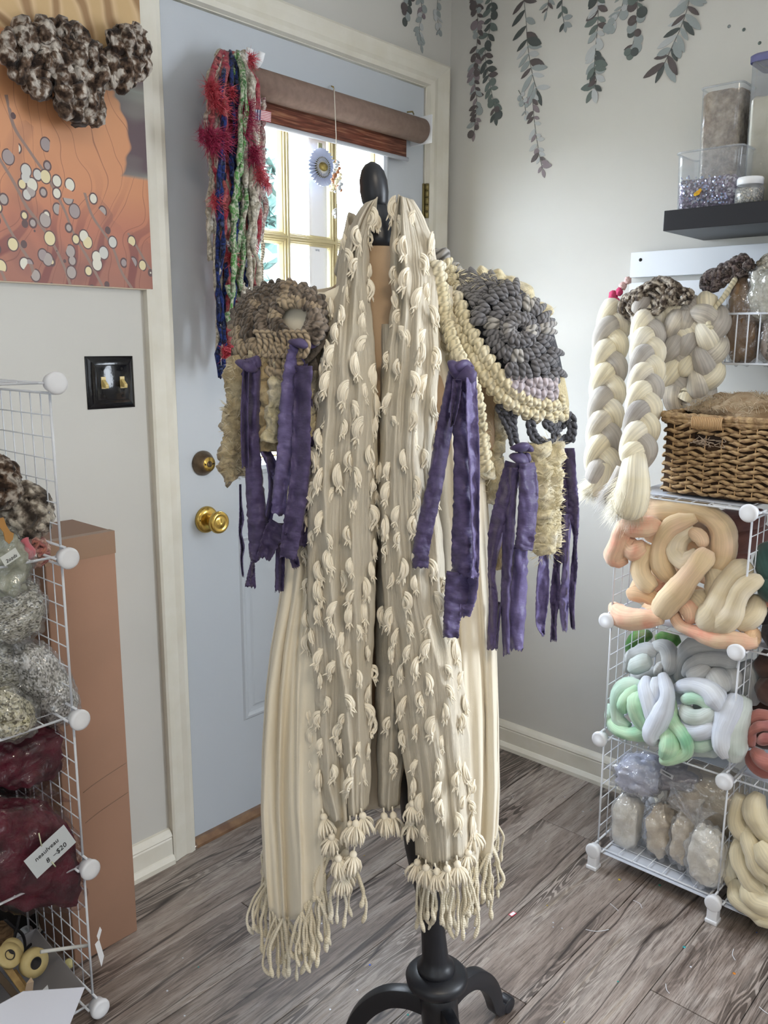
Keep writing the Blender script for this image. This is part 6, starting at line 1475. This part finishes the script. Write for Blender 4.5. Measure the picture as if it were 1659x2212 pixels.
# braids of cream and grey wool
M_bcr = fibre('cream_top', ['f3ecd9', 'ece1c4', 'f5f0e4'], blend=7, streak=(30, 5), bump=.4, dist=.004, dark=.84, sh=.3)
M_bgr = fibre('grey_top', ['b3aca4', 'c2bbb2', 'a19a94'], blend=9, streak=(30, 5), bump=.45, dist=.004, dark=.86, sh=.3)
M_bcr2 = fibre('cream_grey_top', ['f3ecda', 'ece2c8', 'c9c1b6'], blend=11, streak=(30, 5), bump=.4, dist=.004, dark=.88, sh=.3)
M_bmx = fibre('mixed_top', ['e2d8c4', 'bdb5ab', 'ece4d0'], blend=14, streak=(30, 5), bump=.4, dist=.004, dark=.8, sh=.3)
def braid(path, amp, rad, per, par, phase=0, mats=None, names=('cream_strand', 'grey_strand', 'mixed_strand'), depth=.55, k=22):
    mats = mats or (M_bcr, M_bgr, M_bmx)
    C_ = spl([tuple(wb(*p)) for p in path], k); n = len(C_); L = [0]
    for i in range(1, n): L.append(L[-1] + (Vector(C_[i]) - Vector(C_[i-1])).length)
    for s in range(3):
        q = []; rs = []
        for i, p in enumerate(C_):
            p = Vector(p); t = (Vector(C_[min(i+1, n-1)]) - Vector(C_[max(i-1, 0)])).normalized(); out = Vector((-.74, -.65, 0)); out = (out - t * out.dot(t)).normalized(); sd = t.cross(out)
            a = L[i] / per * 2 * PI + phase + s * 2 * PI / 3
            q.append(p + sd * (amp * math.sin(a)) + out * (amp * depth * math.sin(2 * a)))
            rs.append(rad * (.86 + .24 * math.sin(2 * a + .8)) * min(1, .5 + min(i, n-1-i) / 10))
        m = MB(); m.tube(q, rs, 14); m.build(names[s], mats[s], par)
ba = thing('wool_braid', 'cream and grey wool braid hanging furthest from the wire basket, with loose end', 'roving', tuple(wb(1300, 1080, -.17)))
braid([(1335, 665, -.16), (1318, 730, -.20), (1312, 820, -.24), (1305, 920, -.28), (1300, 1000, -.31), (1302, 1040, -.32)], .028, .025, .185, ba, .4, mats=(M_bcr, M_bcr2, M_bgr))
bb = thing('wool_braid', 'middle cream and grey wool braid with a thick brushed tail', 'roving', tuple(wb(1360, 1110, -.18)))
braid([(1400, 650, -.175), (1398, 720, -.22), (1395, 800, -.28), (1388, 880, -.34), (1378, 960, -.39), (1368, 1005, -.42)], .026, .0235, .160, bb, 2.2, mats=(M_bcr, M_bcr2, M_bgr))
bc_ = thing('wool_braid', 'broad looped cream and grey wool braid nearest the wire basket', 'roving', tuple(wb(1470, 880, -.18)))
braid([(1468, 660, -.17), (1468, 720, -.18), (1462, 790, -.18), (1462, 850, -.18), (1490, 872, -.18), (1518, 830, -.175), (1532, 760, -.17), (1536, 690, -.165), (1510, 655, -.16)], .024, .024, .175, bc_, 1.2)
braid([(1480, 650, -.165), (1492, 700, -.17), (1495, 760, -.175), (1488, 810, -.175)], .022, .022, .17, bc_, 3.0, mats=(M_bgr, M_bmx, M_bcr))
def brush(par, path, r0, r1, n, seed, mat, spread):
    """brushed out end: a soft core that fades into loose fibres"""
    P = spl([tuple(wb(*p)) for p in path], 8); m = MB(); k = len(P); m.tube(P, [r0 + (r1 - r0) * math.sin(min(1, i / k * 1.25) * PI / 2) if i < k * .8 else r1 * (1 - .55 * (i - k*.8) / (k*.2)) for i in range(k)], 16); m.build('brushed_end', mat, par)
    random.seed(seed); m = MB(); a, b = Vector(P[int(k*.45)]), Vector(P[-1])
    for i in range(n):
        f = random.random(); c = a + (b - a) * f; d = (b - a).normalized(); e = Vector((random.gauss(0, 1), random.gauss(0, 1), random.gauss(0, .4))).normalized()
        p = c + e * r1 * random.uniform(.5, .95); L = random.uniform(.012, .034) * spread; h = (d * 1.2 + e * random.uniform(.2, .9) + Vector((random.uniform(-.3, .3), random.uniform(-.3, .3), 0))).normalized()
        g = h.orthogonal().normalized() * .0004; q = p + h * L * .5 + Vector((random.uniform(-1, 1), random.uniform(-1, 1), 0)) * .003; z = p + h * L
        m.add([p - g, p + g, q + g, q - g, z], [(0, 1, 2, 3), (3, 2, 4)])
    o = m.build('loose_fibres', mat, par, smooth=False); o['kind'] = 'stuff'
M_wfl = plain('white_fibres', 'efeadd', .95, sh=.4)
brush(bb, [(1372, 985, -.42), (1370, 1015, -.44), (1368, 1050, -.45), (1362, 1085, -.45), (1350, 1108, -.44)], .024, .040, 2200, 5, M_bcr, 1.5)
brush(ba, [(1304, 1005, -.32), (1300, 1030, -.33), (1290, 1050, -.33), (1278, 1060, -.33)], .024, .026, 1300, 6, M_bcr, 1.3)
brush(bb, [(1345, 1010, -.42), (1330, 1045, -.43), (1312, 1080, -.43)], .014, .018, 800, 7, M_bgr, 1.4)
cd = MB(); lumpy(cd, [wb(u, v, x) for u, v, x in [(1590, 600, -.15), (1565, 640, -.17), (1540, 672, -.18), (1530, 700, -.195), (1538, 712, -.195)]], .0065, 3, k=8, lo=.8, hi=1.2); o = cd.build('yarn_skein', ply('cream_rope', ['e2d9bd', 'd3c7a4'], 1, 110, groove=.85)); tag(o, 'thick cream yarn cord slung from the basket to the braids', 'yarn')

# seagrass basket on top of the right shelf
M_sea = fibre('seagrass', ['ae9068', 'c4a67c', '957757', 'd3b890'], blend=45, streak=(8, 40), bump=.8, dark=.75, rough=.7, sh=0)
M_stake = plain('basket_stake', 'b8966c', .8, bump=.5, bscale=120)
kx0, kx1, ky0, ky1, kz0 = -.345, -.085, -.905, -1.24, rz0 + PT * 3 + .010
kh = .180
bk_ = thing('seagrass_basket', 'brown woven seagrass basket stuffed with fibre on top of the right wire shelf', 'basket', ((kx0+kx1)/2, (ky0+ky1)/2, kz0))
m = MB(); m.box((kx0 + .007, ky1 + .007, kz0), (kx1 - .007, ky0 - .007, kz0 + kh - .004)); m.build('basket_lining', plain('basket_dark', '4a3522', .9), bk_, smooth=False)
def lens(seed):
    m = MB(); random.seed(seed); n = 7; P = []; rs = []
    for i in range(n):
        f = i / (n - 1); P.append((0, .024 * (f - .5) * 1.25, .0022 * math.sin(f * PI * 2) * (1 if seed % 2 else -1))); rs.append(.0012 + .0042 * math.sin(f * PI) ** .8)
    P = [(-.0045 * math.sin(i / (n-1) * PI), p[1], p[2]) for i, p in enumerate(P)]
    m.tube(P, rs, 8, flat=.8); return m.mesh('weave_strand', M_sea)
LN = [lens(s) for s in range(4)]
random.seed(12); rowsn = 17; dz = (kh - .016) / rowsn
cnt = 0
for r in range(rowsn):
    z = kz0 + .008 + dz * r
    for c in range(9):      # front face
        y = ky0 - .026 - .0365 * (c + (.5 if r % 2 else 0))
        if y < ky1: continue
        if 11 <= r <= 13 and -.985 > y > -1.045: continue     # hand hole
        sc = 1.42; inst('weave_strand', LN[(r + c) % 4], Matrix.Translation((kx0 + .0035 + random.uniform(-.0015, .0015), y + random.uniform(-.002, .002), z)) @ Euler((random.uniform(-.16, .16), 0, 0)).to_matrix().to_4x4() @ Matrix.Diagonal((1.15, sc, 1.12, 1)), bk_); cnt += 1
    for c in range(7):      # side face
        x = kx0 + .026 + .0365 * (c + (.5 if r % 2 else 0))
        if x > kx1: continue
        inst('weave_strand', LN[(r + c) % 4], Matrix.Translation((x, ky0 - .0035 + random.uniform(-.0015, .0015), z)) @ Euler((0, 0, -PI/2)).to_matrix().to_4x4() @ Matrix.Diagonal((1.1, 1.45, 1.1, 1)), bk_); cnt += 1
for c in range(9):
    y = ky0 - .028 - .0365 * c
    m = MB(); m.tube([(kx0 - .0015 - .0022 * math.sin(i * 1.6), y, kz0 + .006 + kh * i / 14 * .93) for i in range(15)], .0015, 6); m.build('stake', M_stake, bk_)
m = MB()
for z, r in ((kz0 + kh - .002, .0075), (kz0 + kh - .012, .006)):
    lumpy(m, [(kx0, ky0 + .002, z), (kx0 - .002, (ky0+ky1)/2, z - .002), (kx0, ky1, z)], r, 4, k=40, lo=.75, hi=1.25, freq=120, seg=10); lumpy(m, [(kx0, ky0 + .002, z), (kx1, ky0 + .002, z)], r, 5, k=60, lo=.75, hi=1.25, freq=120, seg=10)
m.build('rim_wrap', M_sea, bk_)
m = MB()        # wrapped handle
for i in range(18):
    y = -.978 - i * .0038; m.tube([(kx0 - .005 + .010 * math.cos(a) - .003, y + .0008 * math.sin(a), kz0 + kh - .014 + .013 * math.sin(a)) for a in [k * 2 * PI / 9 for k in range(9)]], .0021, 5, closed=True)
m.build('wrapped_handle', M_stake, bk_)
m = MB(); m.blob((kx0 + .004, -1.013, kz0 + .136), (.003, 0, 0), (0, .034, 0), (0, 0, .016), .1, 2, 3, 20, 10); m.build('hand_hole', plain('hole_dark', '2a1c12', .9), bk_)
random.seed(15); m = MB()
for i in range(26): 
    y = -1.013 + random.uniform(-.03, .03); z = kz0 + .130 + random.uniform(-.008, .008)
    m.tube(spl([(kx0 - .002, y, z), (kx0 - .008, y + random.uniform(-.015, .015), z - random.uniform(0, .01)), (kx0 - .003, y + random.uniform(-.02, .02), z - random.uniform(0, .012))], 4), .0006, 4)
o = m.build('fibre_wisps', plain('wisp', 'b3a08c', .9), bk_, smooth=False); o['kind'] = 'stuff'
t = thing('fibre_heap', 'heap of brown and grey curly fibre spilling over the top of the seagrass basket', 'fibre', (-.21, -1.06, kz0 + kh - .01))
m = MB(); m.blob((-.215, -1.07, kz0 + kh - .004), (.115, 0, 0), (0, .155, 0), (0, 0, .048), .3, 3, 8, 40, 20); m.build('heap', plain('tan_curl', '8d7355', .95, var='a89478', vscale=30, bump=1, bscale=80, bdist=.008), t)
m = MB()
for i in range(900):
    a = random.uniform(0, 2*PI); q = random.random() ** .5; x, y = -.215 + .118*q*math.cos(a), -1.07 + .16*q*math.sin(a); z = kz0 + kh + .042 * math.sqrt(max(0, 1 - q*q)) 
    L = random.uniform(.006, .02); b = random.uniform(0, 2*PI); p = Vector((x, y, z - .003)); e = p + Vector((math.cos(b)*L*.7, math.sin(b)*L, random.uniform(.002, .016)))
    mid = (p + e) / 2 + Vector((0, 0, .004)); m.tube([p, mid, e], .0005, 3, cap=False)
o = m.build('curly_fibres', plain('curl_fibres', 'a58d6a', .95, var='cfc2aa', vscale=20), t); o['kind'] = 'stuff'

# ------------------------------------------------------------------ vine decals on the walls (flat stickers)
LC = [plain('leaf_' + n, c, .6, var=v, vscale=40) for n, c, v in (('dark_green', '464c4b', '565c5a'), ('sage', '8d9596', '9da3a2'), ('brown', '534c4c', '655d5d'), ('pale', 'adb1b3', 'b8bbbb'), ('mauve', '7d7277', '8d8287'), ('green', '5f6a66', '6d7773'))]
def leaf_me(kind, mat):
    m = MB(); n = 12
    pts = []
    for i in range(n):
        a = 2 * PI * i / n; L, Wd = (1, .30) if kind == 0 else (1, .46) if kind == 1 else (.8, .72)
        x = .5 - .5 * math.cos(a); y = Wd * .5 * math.sin(a) * (1.0 if kind == 2 else (math.sin(PI * min(1, x * .92 + .06)) ** .35))
        pts.append((x * L, y, 0))
    m.prism(pts, (0, 0, .0006)); m.box((-.02, -.012, .0004), (.8, .012, .0007)); return m.mesh('leaf', mat, smooth=False)
LM = {(k, i): leaf_me(k, LC[i]) for k in range(3) for i in range(6)}
M_stem = plain('stem_decal', '7d7f7b', .7)
def vine(label, path, size, step, kind, pal, seed, wall='b', spread=.95, jit=.5):
    random.seed(seed); pj = (lambda u, v: wb(u, v, -.0009)) if wall == 'b' else (lambda u, v: wa(u, v, -.0009))
    P = spl(path, 8); p0 = pj(*path[-1])
    t = thing('vine_decal', label, 'wall decal', tuple(p0), None)
    nrm = Vector((-1, 0, 0)) if wall == 'b' else Vector((0, -1, 0))
    m = MB(); m.tube([pj(u, v) for u, v in P], .0011, 5, flat=1); m.v = [tuple(Vector(q) - nrm * (Vector(q) - Vector(pj(*path[0]))).dot(nrm) * .6) for q in m.v]; m.build('stem', M_stem, t)
    acc = 0; side = 1; X = Vector((0, -1, 0)) if wall == 'b' else Vector((1, 0, 0)); Zv = Vector((0, 0, 1))
    for i in range(1, len(P)):
        a, b = P[i-1], P[i]; acc += math.hypot(b[0] - a[0], b[1] - a[1])
        if acc < step * .82: continue
        acc = 0
        pa, pb = pj(*a), pj(*b); d = (pb - pa).normalized()
        for q in ((1, -1) if random.random() < .55 else (side,)):
            side = -side; ang = q * (spread + random.uniform(-jit, jit) * .6); ca, sa = math.cos(ang), math.sin(ang)
            e = d * ca + nrm.cross(d) * sa; f = nrm.cross(e); s = size * .0015 * random.uniform(.7, 1.2)
            M = Matrix((e * s, f * s, nrm * 1.0)).transposed().to_4x4(); M.translation = pb + nrm * random.uniform(.0001, .0008)
            inst('leaf', LM[(kind if random.random() < .8 else (kind + 1) % 3, random.choice(pal))], M, t)
    a, b = pj(*P[-2]), pj(*P[-1]); d = (b - a).normalized(); s = size * .0014; M = Matrix((d * s, nrm.cross(d) * s, nrm)).transposed().to_4x4(); M.translation = b; inst('leaf', LM[(kind, pal[0])], M, t)
    return t
vine('round leaved vine decal on the door wall above the casing', [(886, -30), (880, 10), (876, 38)], 22, 15, 2, [0, 2, 1], 1, 'a')
vine('slender vine decal on the door wall near the corner', [(905, -30), (912, 30), (906, 60), (910, 95)], 18, 11, 1, [1, 4, 3, 1], 2, 'a')
vine('short pale vine decal on the door wall, nearest the corner', [(948, -30), (944, 30), (950, 65)], 16, 15, 2, [1, 3], 3, 'a')
vine('long fine vine decal nearest the corner on the right wall, ending in pale leaves', [(1022, -30), (1032, 40), (1030, 100), (1024, 160), (1030, 220), (1024, 285)], 20, 9, 1, [4, 2, 2, 1], 4)
vine('dense dark green vine decal second from the corner on the right wall', [(1062, -30), (1060, 50), (1048, 110), (1056, 170), (1066, 220), (1070, 250)], 21, 10, 1, [0, 0, 5, 2], 5)
vine('broad leaved vine decal, the upper part of the longest strand', [(1128, -30), (1136, 40), (1140, 100), (1150, 160), (1160, 195)], 34, 15, 0, [0, 2, 1, 1, 3], 6)
vine('fine rusty mauve vine decal, the lower part of the longest strand', [(1150, 195), (1152, 240), (1158, 290), (1164, 330), (1172, 365)], 19, 8, 1, [4, 2, 3, 4], 7)
vine('tiny pale sprig decal beside the longest strand', [(1120, 195), (1132, 220), (1136, 248)], 15, 13, 2, [3, 1], 8)
vine('short leaf decal at the top edge of the photo beside the longest strand', [(1186, -30), (1184, 10), (1181, 24)], 18, 12, 0, [1, 2], 9)
vine('short sprig decal left of the dense dark green cluster', [(1216, -30), (1214, 20), (1219, 52)], 17, 12, 1, [1, 5, 0], 10)
vine('dense green vine decal in the middle of the right wall', [(1290, -30), (1292, 30), (1288, 90), (1284, 140), (1288, 175), (1280, 195)], 25, 10, 1, [5, 0, 2, 1, 3], 11)
vine('pale leaf sprig decal hanging left of the round leaved one', [(1350, -30), (1342, 20), (1322, 55)], 20, 13, 2, [1, 3], 12)
vine('round leaved vine decal in the middle of the right wall', [(1378, -30), (1376, 30), (1372, 70), (1364, 108)], 22, 14, 2, [5, 0, 2, 1], 13)
vine('large lance leaved vine decal, the one closest to the plastic tubs', [(1494, -30), (1484, 20), (1470, 60), (1452, 100), (1436, 135)], 36, 17, 0, [0, 2, 1, 3, 1], 14)
for i, (u, v) in enumerate([(1575, 57), (1607, 64), (1641, 93)]):
    p = wb(u, v, -.0006); m = MB(); m.disc(p, (-1, 0, 0), [(0, .004), (.0005, .0042), (.0007, 0)], 9); o = m.build('leaf_scrap', LC[(1, 5, 5)[i]]); tag(o, ('leftmost', 'middle', 'lowest')[i] + ' of three tiny leaf scraps stuck on the wall above the tubs', 'wall decal')

# ------------------------------------------------------------------ things on the floor
random.seed(44)
for k, cc in enumerate((('silver_glitter', 'e6e9f4'), ('blue_glitter', '5a78e0'), ('gold_glitter', 'd9b84a'), ('teal_glitter', '4fb8b0'))):
    m = MB()
    for i in range(46 if k == 0 else 14):
        x, y = random.uniform(-1.5, -.1), random.uniform(-1.6, -.25); s = random.uniform(.0012, .0026) ; a = random.uniform(0, 6)
        m.prism([(x + s*math.cos(a + j*PI/3), y + s*math.sin(a + j*PI/3), .0004) for j in range(6)], (0, 0, .0006))
    o = m.build('glitter_specks', plain(cc[0], cc[1], .2, .3), smooth=False); o['kind'] = 'stuff'; tag(o, cc[0].replace('_', ' ') + ' specks scattered over the plank floor', 'glitter')
p = fl(1107, 1975); t = thing('paper_tag', 'tiny white paper tag with red edges lying on the floor right of the dress form', 'tag', tuple(p))
d = (fl(1118, 1966) - fl(1098, 1980)).normalized(); e = Vector((-d.y, d.x, 0))
m = MB(); m.prism([p + d*a + e*b + Vector((0, 0, .0005)) for a, b in ((-.009, -.0055), (.009, -.0055), (.009, .0055), (-.009, .0055))], (0, 0, .0006)); m.build('tag_base', plain('red_edge', 'd0384a', .6), t, smooth=False)
m = MB(); m.prism([p + d*a + e*b + Vector((0, 0, .0012)) for a, b in ((-.0075, -.0038), (.0075, -.0038), (.0075, .0038), (-.0075, .0038))], (0, 0, .0003)); m.build('tag_face', M_paper, t, smooth=False)
M_thr = plain('pale_thread_bit', 'd9d9dd', .8)
for i, (q, lab) in enumerate([([(1368, 1945), (1382, 1952), (1387, 1962)], 'nearest the front foot of the right shelf'), ([(1318, 1952), (1330, 1962), (1336, 1968)], 'curled between the two right shelf feet'), ([(1265, 2008), (1290, 2012), (1315, 2008)], 'lying along a plank seam below the red edged tag'), ([(1438, 2125), (1440, 2138), (1446, 2146)], 'short piece low in the photo'), ([(1585, 2050), (1582, 2062), (1588, 2074)], 'short piece under the cream chained roving'), ([(1640, 2175), (1650, 2184), (1659, 2190)], 'at the bottom right corner of the photo')]):
    m = MB(); m.tube([fl(*x, .0012) for x in spl(q, 6)], .0008, 5); o = m.build('thread_scrap', M_thr); tag(o, 'pale thread scrap on the floor, ' + lab, 'thread', 'thread scraps on the floor')
for i, (u, v, c_, lab) in enumerate([(1586, 2103, 'd98a3a', 'orange sequin on the floor under the right shelf'), (1478, 2046, '3fb0b8', 'teal sequin on the floor near the knot in the planks'), (1425, 1912, '49b39a', 'green sequin on the floor in front of the bottom wire tier'), (1338, 1900, 'd9c040', 'yellow sequin on the floor in front of the bottom wire tier')]):
    p = fl(u, v, .0004); m = MB(); m.disc(p, (0, 0, 1), [(0, .0035), (.0006, .0035), (.0008, .001), (.0006, 0)], 10); o = m.build('sequin', plain('sequin_%s' % ('orange', 'teal', 'green', 'yellow')[i], c_, .2, .3)); tag(o, lab, 'sequin')
